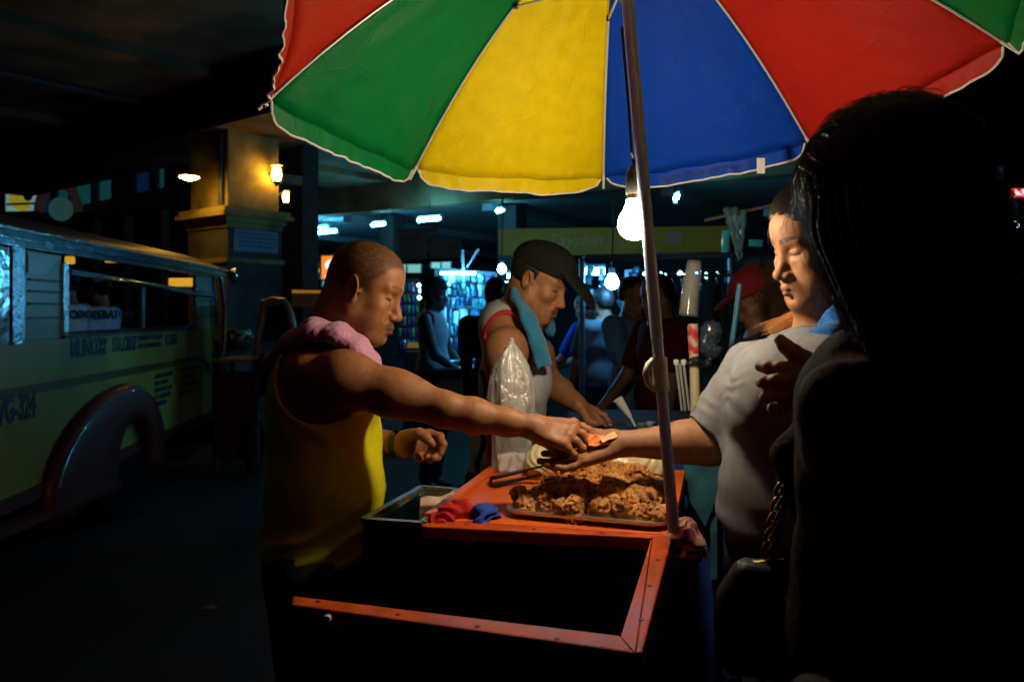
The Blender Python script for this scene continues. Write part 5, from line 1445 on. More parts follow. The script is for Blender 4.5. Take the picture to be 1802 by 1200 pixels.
# tools on the second worktop
r = empty('funnel', V2(1100, 735, 2.5), 'small metal scoop tilted on the second cart beyond the hands', 'scoop')
m = MB(); a_ = (V2(1088, 703, 2.5) - V2(1110, 735, 2.5)).normalized(); m.lathe([(.006, .0), (.010, .02), (.016, .068), (.017, .072)], V2(1110, 735, 2.5), a_, 18); m.build('cup', STEEL, r, smooth=True)
m = MB(); m.tube([V2(1110, 735, 2.5), V2(1118, 750, 2.5)], .004, 8); m.build('handle', STEEL, r, smooth=True)
r = empty('fork', V2(1090, 745, 2.52), 'thin metal fork in the hand of the man in the black cap', 'fork')
m = MB(); m.tube([V2(1066, 741, 2.53), V2(1105, 748, 2.48), V2(1122, 756, 2.46)], .0028, 8); m.build('shaft', mat('bright_steel'), r, smooth=True)
for k in range(4):
    packet('goods_packet', V2(1130 + 14 * k, 748 - 2 * k, 2.55), .035, .03, hb if False else sv, foil[k % 4], .3 * k, .9, .008)

# a dead leaf on the road
lf = W(370, 1075, 3.68); lf.z = .012
m = MB(); m.add([lf + Vector((-.045, 0, 0)), lf + Vector((-.01, -.02, .012)), lf + Vector((.045, .0, .004)), lf + Vector((-.005, .024, .014)), lf + Vector((0, .002, .004))], [(0, 1, 4), (1, 2, 4), (2, 3, 4), (3, 0, 4)])
o = tag(m.build('leaf', mat('dead_leaf', (.16, .12, .05), rough=.7)), 'single dry leaf lying on the dark road, lower left', 'leaf'); sd = o.modifiers.new('t', 'SOLIDIFY'); sd.thickness = .0015
# ---------------------------------------------------------------- figures: heads, hands
class Frame:
    def __init__(s, loc, yaw, pitch=0.0, roll=0.0, sc=1.0):
        """x forward, y left, z up; yaw about z (0 faces +X), pitch > 0 looks down, roll > 0 tips to its right"""
        s.M = np.array((Matrix.Rotation(R(yaw), 3, 'Z') @ Matrix.Rotation(R(pitch), 3, 'Y') @ Matrix.Rotation(R(roll), 3, 'X')))
        s.o = V3(loc); s.sc = sc
    def p(s, x, y, z): return s.o + s.M @ (V3((x, y, z)) * s.sc)
    def loc(s, P): return (P - s.o) @ s.M / s.sc

def head_volumes(B, F, nose=1.0, jaw=1.0, full=0.0, lips=1.0, eye_open=False, brow=1.0, fem=False, neck=True, browr=None, muzzle=0.0, earx=0.0, bridge=0.0):
    s = F.sc
    rot = F.M
    e = lambda c, r, k=.012, R_=None: B.ell(F.p(*c), V3(r) * s, rot if R_ is None else R_, k * s)
    cp = lambda a, b, ra, rb, k=.01, flat=None: B.cap(F.p(*a), F.p(*b), ra * s, rb * s, k * s, None if flat is None else (F.M @ V3(flat[0]), flat[1]))
    cu = lambda c, r, k=.006, R_=None: B.cut(Body.f_ell(F.p(*c), V3(r) * s, rot if R_ is None else R_), k * s)
    cc = lambda a, b, ra, rb, k=.003: B.cut(Body.f_cap(F.p(*a), F.p(*b), ra * s, rb * s), k * s)
    # skull
    e((-.008, 0, .045), (.094, .076, .083))
    e((.030, 0, .048), (.067, .064, .066), .03)
    e((.045, 0, -.025), (.050, .056, .085), .03)
    for y in (-1, 1):
        cp((.008, y * .054 * jaw, -.06), (.074, y * .016, -.103), .021, .017, .03)
        e((.010, y * .052 * jaw, -.045), (.030, .020, .040), .02)
        e((.062, y * .047, -.020), (.025, .020, .018), .022)
        if full: e((.058, y * .042, -.055), (.03, .022 + full, .032), .025)
    e((.082, 0, -.104), (.017, .022, .016), .018)
    e((.084 + muzzle, 0, -.066), (.021, .030, .030), .02)
    if full: e((.05, 0, -.105), (.05, .045, .022), .03)
    # brow, sockets
    br = .0085 if browr is None else browr
    for y in (-1, 1):
        cp((.092, y * .012, .030), (.077, y * .046, .030), br * brow, br * .8 * brow, .014)
        cu((.104, y * .033, .008), (.019, .019, .0105), .016)
        e((.0745, y * .0325, .008), (.0145, .0155, .0125), .005)          # lid over the eye
        cc((.0865, y * .019, .0035), (.0875, y * .033, .0005), .0009, .0012, .002)
        cc((.0875, y * .033, .0005), (.0795, y * .047, .0035), .0012, .0009, .002)
        cc((.0865, y * .020, .0145), (.0845, y * .045, .0125), .0012, .001, .003)
        e((.078, y * .034, -.0115), (.012, .014, .006), .008)             # soft bag below
    # nose
    w = nose
    cp((.0905 - bridge, 0, .020), (.107 - bridge * .6, 0, -.022), .0085, .0105, .014)
    cp((.107 - bridge * .6, 0, -.022), (.1155, 0, -.034), .0105, .0110, .008)
    e((.1155, 0, -.0365), (.0115, .0125, .0105), .008)
    for y in (-1, 1):
        e((.1035, y * .0145 * w, -.0405), (.0125, .0085 * w, .0088), .006)
        cu((.1085, y * .0080 * w, -.0485), (.0055, .0042, .0042), .003)
        if not fem: cc((.0985, y * .025 * w, -.038), (.090, y * .031, -.056), .0008, .0008, .010)
    cp((.1060, 0, -.047), (.1035, 0, -.060), .0035, .0040, .008)
    # mouth
    l = lips
    for y in (-1, 1):
        cp((.1035 + muzzle, y * .006, -.0675), (.0890 + muzzle, y * .0245, -.0735), .0062 * l, .0028, .005)
        cp((.1020 + muzzle, 0, -.0815), (.0885 + muzzle, y * .0220, -.0765), .0078 * l, .0030, .005)
        cc((.1125 + muzzle, 0, -.0738), (.1020 + muzzle, y * .014, -.0736), .0010, .0010, .003)
        cc((.1020 + muzzle, y * .014, -.0736), (.0890 + muzzle, y * .0265, -.0750), .0009, .0006, .003)
    cc((.1055 + muzzle, -.010, -.0935), (.1055 + muzzle, .010, -.0935), .0030, .0030, .016)
    # ears
    for y in (-1, 1):
        Re = F.M @ np.array(Matrix.Rotation(R(-12), 3, 'Y')) @ np.array(Matrix.Rotation(R(y * 24), 3, 'Z'))
        c = (-.012 + earx, y * .079, .002)
        e(c, (.0185, .0055, .0310), .004, Re)
        e((-.004 + earx, y * .075, -.026), (.0085, .0055, .0115), .005, Re)
        pts = []
        for t in np.linspace(-70, 235, 13):
            a = R(t)
            q = V3((.0165 * math.cos(a), y * .0035, .0300 * math.sin(a)))
            pts.append(F.p(*c) + Re @ q * s)
        B.chain(pts, [.0034 * s] * 12 + [.0028 * s], .003 * s)
        B.cut(Body.f_ell(F.p(c[0] + .003, y * .0865, .001), V3((.0105, .0085, .0180)) * s, Re), .003 * s)
        B.cut(Body.f_ell(F.p(c[0] - .007, y * .0865, .016), V3((.005, .0055, .012)) * s, Re), .003 * s)
        e((.006 + earx, y * .0755, -.002), (.0045, .0045, .0075), .004, Re)

def head_tone(F, V, skin, lipc=(.22, .07, .055), hairc=(.02, .014, .01), stubble=0.0, beard=0.0, browd=.8, fem=False, tache=0.0):
    """the colours a face has of its own: lips, brows, lashes, cropped hair"""
    q = F.loc(V)
    x, y, z = q[:, 0], q[:, 1], q[:, 2]
    ay = np.abs(y)
    C = np.tile(V3(skin), (len(V), 1))
    inh = (np.abs(x) < .15) & (ay < .1) & (z > -.13) & (z < .16)
    n1 = vnoise(q * 260); n2 = vnoise(q * 90)
    def mix(m, c):
        nonlocal C
        m = (m * inh)[:, None]
        C = C * (1 - m) + V3(c) * m
    # ruddy nose, cheeks, ears
    mix(.25 * np.exp(-(((x - .108) / .02) ** 2 + (y / .03) ** 2 + ((z + .035) / .025) ** 2)), V3(skin) * V3((1.15, .8, .75)))
    mix(.25 * sstep(.074, .08, ay) * (x < .02) * (x > -.04), V3(skin) * V3((1.15, .8, .75)))
    # lips
    lw = np.where(z > -.0737, .0085 - .006 * sstep(.0, .026, ay), .0125 - .010 * sstep(.0, .025, ay))
    zc = -.0737 - .001 * ay / .02
    m = sstep(1.15, .7, np.abs(z - zc) / np.maximum(lw, .0015)) * sstep(.0255, .021, ay) * (x > .08)
    mix(m * .85, lipc)
    mix(sstep(.0022, .0006, np.abs(z - zc)) * sstep(.028, .022, ay) * (x > .08) * .8, V3(lipc) * .3)
    # lashes
    t = sstep(.016, .022, ay) * sstep(.052, .047, ay) * (x > .07)
    zl = .0035 - .003 * np.sin(np.clip((ay - .018) / .03, 0, 1) * math.pi)
    mix(sstep(.0034, .0014, np.abs(z - zl)) * t * .95, (.008, .006, .005))
    # brows
    zb = .0325 + .006 * np.sin(np.clip((ay - .008) / .05, 0, 1) * 2.2)
    bw = .0058 - .003 * sstep(.03, .055, ay)
    m = sstep(1.3, .6, np.abs(z - zb) / bw) * sstep(.007, .013, ay) * sstep(.058, .048, ay) * (x > .055)
    mix(m * browd * (.45 + .9 * (n1 - .2)).clip(0, 1), hairc)
    if stubble:
        hl = .083 + .012 * np.sin(y * 60) * 0 - .055 * sstep(.03, .075, ay) * sstep(.09, .02, x) 
        front = sstep(-.006, .008, (z - hl) - (x - .06) * 0.1)
        side = sstep(.056, .036, x + .006 * n1) * sstep(-.035, -.005, z + (x * .25))
        side = side * (1 - .55 * sstep(.01, .05, x) * sstep(.06, .02, z))
        m = np.where(x > .046, front, np.maximum(front, side))
        m = m * ~((ay > .0785) & (x > -.04) & (x < .02) & (np.abs(z) < .05))
        m = m * sstep(-.05, -.03, z)
        mix(m * stubble * (.72 + .5 * (n1 - .5)), hairc)
    if beard:
        m = sstep(-.045, -.07, z) * (x > .02) * (1 - sstep(.02, .05, ay) * .6)
        mix(m * beard * (.2 + n1), hairc)
    if tache:
        m = sstep(.011, .006, np.abs(z + .0585 + ay * .25)) * sstep(.03, .022, ay) * (x > .085)
        mix(m * tache * (.35 + n1 * .9).clip(0, 1), hairc)
    C *= (1 + .10 * (n2 - .5))[:, None]
    return C

def finger(B, pts, r0, r1, k=.004, flat=None):
    n = len(pts)
    rs = [r0 + (r1 - r0) * i / (n - 1) for i in range(n)]
    for i in range(n - 1):
        B.cap(pts[i], pts[i + 1], rs[i], rs[i + 1], k)
    for i in range(1, n - 1):
        B.ell(pts[i], [rs[i] * 1.045] * 3, None, k)

def limb(B, pts, rs, k=.02):
    for i in range(len(pts) - 1):
        B.cap(pts[i], pts[i + 1], rs[i], rs[i + 1], k)
# ---------------------------------------------------------------- the man selling
def skin_mat(name, rough=.5):
    return mat(name, (.3, .16, .1), rough=rough, spec=.36, attr='tone', var=.16, vscale=75, bump=.0005, bscale=620, sss=.0, roughvar=.12)

def build_vendor():
    root = empty('person', W(560, 1000, 1.95).xy.to_3d(), 'man in yellow tank top, short cropped hair, reaching over the fried chicken tray', 'person')
    B = Body()
    hc = W(637, 509, 1.93)
    F = Frame(hc, -4, 21, 0, .915)
    head_volumes(B, F, nose=1.12, jaw=1.06, full=.004, lips=1.2, brow=1.2, muzzle=.006, earx=.008)
    # neck
    nb = W(566, 612, 1.95)
    B.cap(F.p(-.018, 0, -.03), V3(nb), .056, .066, .03)
    B.cap(F.p(-.048, 0, .0), V3(W(570, 606, 1.95)), .042, .050, .03)
    for y in (-1, 1):
        B.cap(F.p(-.015, y * .058, -.045), V3(W(612, 632, 1.95 + y * .02)), .012, .012, .012)
    # trunk
    B.ell(V3(W(566, 648, 1.95)), (.092, .165, .085), None, .04)
    B.ell(V3(W(572, 720, 1.95)), (.127, .160, .15), None, .05)
    B.ell(V3(W(576, 850, 1.95)), (.132, .158, .15), None, .06)
    B.ell(V3(W(566, 985, 1.95)), (.125, .160, .13), None, .05)
    B.ell(V3(W(618, 700, 1.89)), (.06, .075, .065), None, .03)
    # near arm, reaching out
    sh, el, wr = V3(W(606, 667, 1.80)), V3(W(782, 722, 1.785)), V3(W(938, 751, 1.80))
    B.ell(sh, (.066, .058, .060), None, .04)
    m1 = sh * .5 + el * .5
    B.cap(sh, m1, .056, .0490, .04)
    B.cap(m1, el, .0490, .0365, .03)
    B.ell(m1 + V3((.01, -.004, .006)), (.085, .037, .041), np.array(Matrix.Rotation(R(14), 3, 'Y')), .03)
    m2 = el * .68 + wr * .32
    B.cap(el, m2, .0370, .0385, .02)
    B.cap(m2, el * .3 + wr * .7, .0385, .0295, .02)
    B.cap(el * .3 + wr * .7, wr, .0295, .0260, .02, ((0, 1, .35), 1.0))
    B.ell(el + V3((.0, -.012, .014)), (.030, .022, .020), None, .03)
    # near hand: back of the hand up, fingers closing on the paper
    def H(px, py, dy=0.0): return V3(W(px, py, 1.80 + dy))
    kn = [H(1010, 746, .035), H(1008, 756, .012), H(1001, 769, -.010), H(991, 783, -.028)]
    cb = [H(948, 744, .014), H(948, 751, .004), H(947, 758, -.006), H(947, 764, -.014)]
    for a, b in zip(cb, kn):
        B.cap(a, b, .0165, .0125, .012)
    B.cap(wr, H(950, 753), .026, .022, .015)
    for a, b in zip(kn, kn[1:]):
        B.cap(a * .9 + b * .1, b, .011, .011, .010)
    for q in kn: B.ell(q + V3((0, -.002, .004)), (.0105, .0105, .0105), None, .005)
    for a, b in list(zip(cb, kn))[:3]:                                  # tendons
        B.cap(a + V3((.012, -.003, .0125)), b + V3((-.004, -.002, .0085)), .0022, .0026, .004)
    finger(B, [kn[0], H(1024, 751, .040), H(1036, 757, .030), H(1043, 770, .022)], .0105, .0080)
    finger(B, [kn[1], H(1025, 764, .010), H(1036, 779, .004), H(1037, 798, .006)], .0112, .0082)
    finger(B, [kn[2], H(1014, 777, -.014), H(1027, 790, -.018), H(1031, 806, -.010)], .0108, .0080)
    finger(B, [kn[3], H(1000, 789, -.032), H(1010, 800, -.034), H(1013, 810, -.024)], .0092, .0070)
    B.cap(H(955, 768, .0), H(985, 790, .012), .020, .014, .015)         # heel of the thumb below
    finger(B, [H(962, 776, .01), H(990, 800, .02), H(1012, 808, .024), H(1032, 806, .024)], .0135, .0095)
    # far arm, bent, hand open
    s2, e2, w2 = V3(W(590, 660, 2.10)), V3(W(585, 775, 2.11)), V3(W(708, 781, 1.985))
    B.ell(s2, (.062, .055, .062), None, .03)
    B.cap(s2, e2, .054, .042, .03)
    B.cap(e2, e2 * .6 + w2 * .4, .042, .041, .02)
    B.cap(e2 * .6 + w2 * .4, w2, .041, .0285, .02)
    def G(px, py, dy=0.0): return V3(W(px, py, 1.965 + dy))
    kn2 = [G(757, 763, .018), G(760, 778, .022), G(755, 790, .024), G(744, 797, .022)]
    cb2 = [G(716, 769, .0), G(716, 777, .004), G(716, 785, .006), G(716, 792, .004)]
    for a, b in zip(cb2, kn2): B.cap(a, b, .0185, .0125, .014)
    B.cap(w2, G(718, 781), .028, .024, .015)
    finger(B, [kn2[0], G(774, 768, .004), G(780, 781, -.018), G(776, 797, -.024)], .0112, .0082)
    finger(B, [kn2[1], G(771, 791, .0), G(770, 804, -.022), G(763, 806, -.038)], .0112, .0084)
    finger(B, [kn2[2], G(759, 802, .0), G(757, 808, -.022), G(750, 803, -.036)], .0108, .0080)
    finger(B, [kn2[3], G(741, 805, .0), G(737, 807, -.020), G(732, 801, -.030)], .0095, .0072)
    finger(B, [G(722, 765, -.016), G(738, 763, -.032), G(750, 770, -.042), G(760, 781, -.046)], .0155, .0098)
    # legs
    for y in (-.085, .085):
        hp = V3(W(560, 985, 1.95)) + V3((0, y, 0))
        kn_ = V3((hp[0] + .03, hp[1] + y * .15, .47)); an = V3((hp[0] - .03, hp[1] + y * .2, .075))
        B.cap(hp, kn_, .085, .055, .03)
        B.cap(kn_, (kn_ * .6 + an * .4), .053, .054, .02)
        B.cap(kn_ * .6 + an * .4, an, .054, .034, .02)
        B.chain([an, an + V3((.05, 0, -.04)), an + V3((.15, 0, -.055))], [.034, .034, .02], .02)
    v, q = B.mesh((-.80, 1.62, 0), (.30, 2.30, 1.62), .0028)
    C = head_tone(F, v, (.27, .105, .040), lipc=(.19, .06, .04), stubble=.93, beard=.30, browd=.9, tache=.6, hairc=(.010, .007, .005))
    # finger nails
    body = np_mesh('body', v, q, skin_mat('skin_brown', .52), root, C)

    # yellow tank top
    T = Body()
    for op in B.ops: pass
    T.ell(V3(W(566, 648, 1.95)), (.094, .167, .087), None, .04)
    T.ell(V3(W(571, 722, 1.95)), (.133, .167, .155), None, .05)
    T.ell(V3(W(573, 850, 1.95)), (.141, .168, .17), None, .06)
    T.ell(V3(W(562, 960, 1.95)), (.138, .172, .13), None, .05)
    T.ell(V3(W(618, 700, 1.89)), (.063, .078, .068), None, .03)
    T.grow(.004)
    def wr_(P):
        z = P[..., 2]; x = P[..., 0]; y = P[..., 1]
        n = vnoise(P * V3((9, 9, 14)))
        low = sstep(1.0, .84, z)
        fold = np.sin((z * 1.0 - x * .45 + .03 * n) * 115) * .5 + .5
        side = np.sin((x * 60 + n * 7 + z * 10))
        return .006 * low * (fold ** 2) + .0022 * side * sstep(.8, 1.1, z) + .004 * (n - .5) 
    T.relief(wr_)
    T.clip(Body.f_plane(V3(W(560, 968, 1.95)), (-.10, .0, -1)), .01)
    ah_c, ah_r = V3(W(565, 660, 1.80)), .108
    def armhole(P, grow=0.0):
        q = (P - ah_c)
        d = np.sqrt((q[..., 0] / 1.02) ** 2 + (q[..., 2] / 1.02) ** 2) - ah_r - grow
        return np.maximum(d, q[..., 1] - .055)
    def armhole2(P, grow=0.0):
        q = P - V3(W(575, 668, 2.10))
        d = np.sqrt(q[..., 0] ** 2 + q[..., 2] ** 2) - .095 - grow
        return np.maximum(d, -q[..., 1] - .04)
    nk = V3(W(590, 590, 1.95))
    neckcut = Body.f_ell(nk, (.085, .085, .10), np.array(Matrix.Rotation(R(20), 3, 'Y')))
    TR = T.copy()
    T.cut(lambda P: armhole(P, .009), .002).cut(lambda P: armhole2(P), .002).cut(neckcut, .002)
    yel = mat('yellow_jersey', (.68, .58, .006), rough=.88, spec=.2, var=.06, vscale=60, bump=.0012, bscale=700, sheen=.0)
    v, q = T.mesh((-.80, 1.72, .60), (-.15, 2.22, 1.45), .004)
    np_mesh('tank_top', v, q, yel, root)
    TR.grow(.003)
    TR.cut(lambda P: armhole(P), .002)
    TR.clip(lambda P: armhole(P, .014), .001)
    TR.clip(Body.f_plane((0, 1.862, 0), (0, 1, 0)), .001)
    v, q = TR.mesh((-.80, 1.70, .95), (-.25, 1.90, 1.42), .003)
    np_mesh('armhole_trim', v, q, mat('yellow_binding', (.75, .60, .03), rough=.8, bump=.0008, bscale=500), root)
    # shorts
    S = Body()
    S.ell(V3(W(566, 985, 1.95)), (.132, .168, .13), None, .05)
    for y in (-.085, .085):
        hp = V3(W(560, 985, 1.95)) + V3((0, y, 0))
        S.cap(hp, V3((hp[0] + .03, hp[1] + y * .2, .5)), .105, .095, .03)
    S.clip(Body.f_plane((0, 0, .52), (0, 0, -1)), .003).clip(Body.f_plane((0, 0, .86), (0, 0, 1)), .003)
    v, q = S.mesh((-.85, 1.65, .45), (-.2, 2.3, 1.0), .008)
    np_mesh('shorts', v, q, mat('dark_purple_cloth', (.030, .016, .035), rough=.9), root)
    for y in (-.085, .085):
        hp = V3(W(560, 985, 1.95)) + V3((0, y, 0))
        sl = MB()
        sl.box((hp[0] + .055, hp[1] + y * .2, .012), (.27, .10, .024))
        sl.build('slipper', mat('black_rubber', (.015, .015, .016), rough=.7), root, bevel=.008)
    # watch
    wm = MB()
    ax = (w2 - e2) / np.linalg.norm(w2 - e2)
    wc = e2 + (w2 - e2) * .955
    wm.lathe([(.0275, -.010), (.0325, -.010), (.0335, 0), (.0325, .010), (.0275, .010)], wc, ax, 28)
    wt = wm.build('wristwatch', mat('black_strap', (.012, .012, .013), rough=.4), root, smooth=True)
    wf = MB()
    up = np.cross(ax, V3((0, 1, 0))); up /= np.linalg.norm(up)
    up = V3((up[0] * .2 + .1, -.55, .75)); up -= ax * (up @ ax); up /= np.linalg.norm(up)
    wf.lathe([(.009, 0), (.0115, .001), (.0115, .004), (.009, .005)], wc + up * .031, up, 20)
    wf.build('watch_face', mat('dark_steel', (.10, .10, .10), rough=.15, metal=1.0) if True else mat('steel', (.6, .6, .6), rough=.2, metal=1.0), wt, smooth=True)
    return root, B, F, wr
VENDOR = build_vendor()

# pink towel round his neck
def build_towel():
    B = Body()
    p = [W(456, 688, 1.93), W(474, 640, 1.90), W(508, 602, 1.855), W(548, 584, 1.825), W(590, 590, 1.815), W(622, 613, 1.815), W(646, 640, 1.825), W(659, 666, 1.84)]
    r = [.015, .017, .018, .018, .018, .016, .014, .011]
    B.chain([V3(a) for a in p], r, .02)
    off = V3((.003, .022, .003))
    B.chain([V3(a) + off for a in p], [x * 1.0 for x in r], .02)
    B.chain([V3(a) + off * 2 for a in p[1:]], [x * 1.0 for x in r[1:]], .02)
    p2 = [W(548, 578, 1.86), W(552, 576, 1.95), W(575, 578, 2.03), W(610, 600, 2.06), W(640, 650, 2.05), W(655, 720, 2.03)]
    B.chain([V3(a) for a in p2], [.024, .026, .026, .024, .022, .02], .02)
    def rel(P):
        n = vnoise(P * 150); m = vnoise(P * V3((30, 30, 30)))
        a = np.abs(np.sin((P[..., 2] * .7 - P[..., 0] * .9 + P[..., 1] * .5 + .02 * m) * 150))
        return .0022 * (n - .4) + .005 * (m - .5) - .0022 * sstep(.35, .0, a)
    B.relief(rel)
    v, q = B.mesh((-.70, 1.72, 1.10), (-.2, 2.16, 1.45), .0026)
    o = np_mesh('towel', v, q, mat('pink_terry', (.54, .24, .38), rough=.95, spec=.1, var=.15, vscale=220, bump=.002, bscale=420, sheen=.3))
    tag(o, 'pink terry towel draped round the neck of the man in yellow', 'towel')
build_towel()
# ---------------------------------------------------------------- the woman buying
def hair_mat(name, col=(.012, .009, .007), rough=.35):
    m = bpy.data.materials.new(name)
    m.use_nodes = True
    b = m.node_tree.nodes['Principled BSDF']
    _in(b, 'Base Color', (*col, 1)); _in(b, 'Roughness', rough); _in(b, 'Specular IOR Level', .6)
    MATS[name] = m
    return m
HAIR = hair_mat('black_hair')
HAIR_MASS = mat('black_hair_mass', (.012, .009, .007), rough=.55, spec=.3, bump=.003, bscale=120, aniso_scale=(1, 1, .15))

def build_customer():
    root = empty('person', (.60, 1.66, 0), 'woman in grey t-shirt with eyes lowered, holding her palm out for the food', 'person')
    B = Body()
    sc = .94
    F = Frame((0, 0, 0), 192, 19, -4, sc)
    F.o = V3(W(1366, 486, 1.655)) - F.M @ V3((.122, 0, -.036)) * sc
    head_volumes(B, F, nose=1.08, jaw=.93, full=.013, lips=1.38, brow=.45, browr=.0040, bridge=.006, muzzle=.003, fem=True)
    nb = V3(W(1448, 610, 1.725))
    B.cap(F.p(-.02, 0, -.05), nb, .050, .058, .03)
    B.cap(F.p(-.05, 0, -.02), nb + V3((.01, .01, .01)), .042, .055, .03)
    B.cap(F.p(.03, 0, -.095), nb + V3((-.03, -.02, -.01)), .030, .040, .04)
    # trunk
    D = Body()
    D.ell(V3(W(1440, 655, 1.65)), (.115, .165, .075), np.array(Matrix.Rotation(R(25), 3, 'Z')), .04)
    D.ell(V3(W(1425, 740, 1.65)), (.125, .165, .15), np.array(Matrix.Rotation(R(25), 3, 'Z')), .05)
    D.ell(V3(W(1420, 880, 1.65)), (.140, .170, .165), np.array(Matrix.Rotation(R(25), 3, 'Z')), .06)
    B.ops += D.ops
    B.ell(V3(W(1425, 1040, 1.65)), (.145, .17, .14), None, .05)
    # far (right) arm, held out over the tray
    sh, el, wr = V3(W(1330, 655, 1.80)), V3(W(1248, 776, 1.81)), V3(W(1096, 781, 1.79))
    B.ell(sh, (.062, .058, .062), None, .04)
    B.cap(sh, el, .058, .050, .04)
    m2 = el * .7 + wr * .3
    B.cap(el, m2, .050, .0455, .03)
    B.cap(m2, wr, .0455, .0270, .02)
    def H(px, py, dy=0.0): return V3(W(px, py, 1.79 + dy))
    cb = [H(1082, 768, .022), H(1082, 778, .008), H(1082, 786, -.006), H(1080, 794, -.016)]
    kn = [H(1022, 782, .040), H(1020, 796, .014), H(1024, 806, -.010), H(1030, 812, -.028)]
    for a, b in zip(cb, kn): B.cap(a, b, .0165, .0125, .012)
    B.cap(wr, H(1078, 780), .026, .022, .015)
    B.cap(H(1074, 770, .02), H(1048, 766, .03), .0165, .0150, .012)       # ball of the thumb
    finger(B, [H(1052, 764, .032), H(1032, 760, .048), H(1014, 764, .056), H(1001, 770, .058)], .0135, .0092)
    finger(B, [kn[0], H(992, 792, .046), H(972, 798, .044), H(957, 798, .040)], .0102, .0078)
    finger(B, [kn[1], H(988, 808, .016), H(966, 814, .014), H(950, 811, .010)], .0104, .0078)
    finger(B, [kn[2], H(996, 818, -.012), H(976, 822, -.014), H(962, 818, -.016)], .0100, .0076)
    finger(B, [kn[3], H(1008, 822, -.032), H(992, 825, -.034), H(981, 822, -.034)], .0088, .0068)
    # near (left) arm, hanging
    s2, e2, w2 = V3(W(1500, 668, 1.52)), V3(W(1530, 870, 1.50)), V3(W(1500, 1040, 1.42))
    B.ell(s2, (.060, .056, .060), None, .04)
    B.cap(s2, e2, .056, .044, .04)
    B.cap(e2, w2, .044, .028, .02)
    for k in range(4):
        finger(B, [w2 + V3((.02 * (k - 1.5), 0, -.06)), w2 + V3((.021 * (k - 1.5), -.01, -.10)), w2 + V3((.02 * (k - 1.5), .0, -.125 - .006 * (k in (1, 2)))), w2 + V3((.018 * (k - 1.5), .012, -.145 - .008 * (k in (1, 2))))], .0100, .0076)
        B.cap(w2, w2 + V3((.02 * (k - 1.5), 0, -.06)), .020, .0125, .012)
    finger(B, [w2 + V3((-.02, -.01, -.02)), w2 + V3((-.042, -.02, -.05)), w2 + V3((-.046, -.02, -.075)), w2 + V3((-.044, -.015, -.095))], .0125, .009)
    # legs
    for y in (-.08, .08):
        hp = V3((.61, 1.66 + y, .82)); kn_ = V3((.59, 1.66 + y * 1.1, .46)); an = V3((.63, 1.66 + y * 1.1, .075))
        B.cap(hp, kn_, .09, .058, .03); B.cap(kn_, an, .056, .036, .02)
        B.chain([an, an + V3((-.05, 0, -.04)), an + V3((-.15, 0, -.055))], [.034, .034, .02], .02)
    v, q = B.mesh((.02, 1.30, 0), (.95, 1.99, 1.72), .0028)
    C = head_tone(F, v, (.27, .118, .053), lipc=(.26, .075, .06), hairc=(.018, .010, .007), browd=1.15)
    np_mesh('body', v, q, skin_mat('skin_tan', .58), root, C)

    # grey t-shirt
    T = Body()
    T.ops = list(D.ops)
    T.ell(V3(W(1362, 726, 1.56)), (.070, .080, .075), None, .09)
    T.ell(V3(W(1362, 716, 1.69)), (.070, .080, .075), None, .09)
    T.ell(V3(W(1362, 890, 1.60)), (.078, .11, .095), None, .08)
    slv = Body.f_cap(sh, sh * .05 + el * .95, .064, .058)
    hemp = V3(W(1262, 770, 1.81)); hemn = V3((-.70, 0, -.66))
    T._add('u', lambda P: np.maximum(slv(P), (P - hemp) @ hemn), .035)
    T.cap(s2, s2 * .45 + e2 * .55, .064, .062, .05)
    T.ell(V3(W(1440, 640, 1.65)), (.085, .12, .06), None, .04)
    T.ell(V3(W(1424, 900, 1.65)), (.150, .180, .160), None, .06)
    T.grow(.009)
    def wr_(P):
        x, y, z = P[..., 0], P[..., 1], P[..., 2]
        n = vnoise(P * V3((11, 11, 16)))
        armw = sstep(.16, .03, np.abs(x - .37) + np.abs(z - 1.24) * .8)
        f1 = np.sin((z * 1.0 + (x - .4) * .8 + .07 * n) * 150) * armw * .0032                      # sleeve creases
        up = sstep(.30, .08, np.sqrt((x - .43) ** 2 + (z - 1.30) ** 2))
        f2 = np.sin((x * .9 - z * .45 + .03 * n) * 95) * up * .0030                                     # from the shoulder
        low = sstep(1.12, .95, z)
        f3 = np.sin((z * .8 + x * .35 + .05 * n) * 75) * low * .0035
        return f1 + f2 + f3 + .004 * (n - .5)
    T.relief(wr_)
    T.clip(Body.f_plane(V3(W(1400, 975, 1.6)), (-.08, 0, -1)), .006)
    ad = (el - sh) / np.linalg.norm(el - sh)
    neck = Body.f_ell(nb + V3((-.030, -.010, .040)), (.078, .078, .075), np.array(Matrix.Rotation(R(22), 3, 'Y')))
    CB = T.copy()
    T.cut(lambda P: neck(P) - .012, .003)
    sm = mat('grey_jersey', (.155, .155, .172), rough=.9, spec=.15, var=.07, vscale=90, bump=.0009, bscale=900, col2=(.18, .177, .178))
    # faded green print on the chest: a stain-like pattern with a place of its own
    m = sm.copy(); m.name = 'grey_printed_jersey'; MATS[m.name] = m
    nt = m.node_tree; n, l = nt.nodes, nt.links
    b = n['Principled BSDF']
    old = b.inputs['Base Color'].links[0].from_socket
    tc = n.new('ShaderNodeTexCoord')
    pm = n.new('ShaderNodeMapping'); pm.vector_type = 'POINT'
    l.new(tc.outputs['Object'], pm.inputs['Vector'])
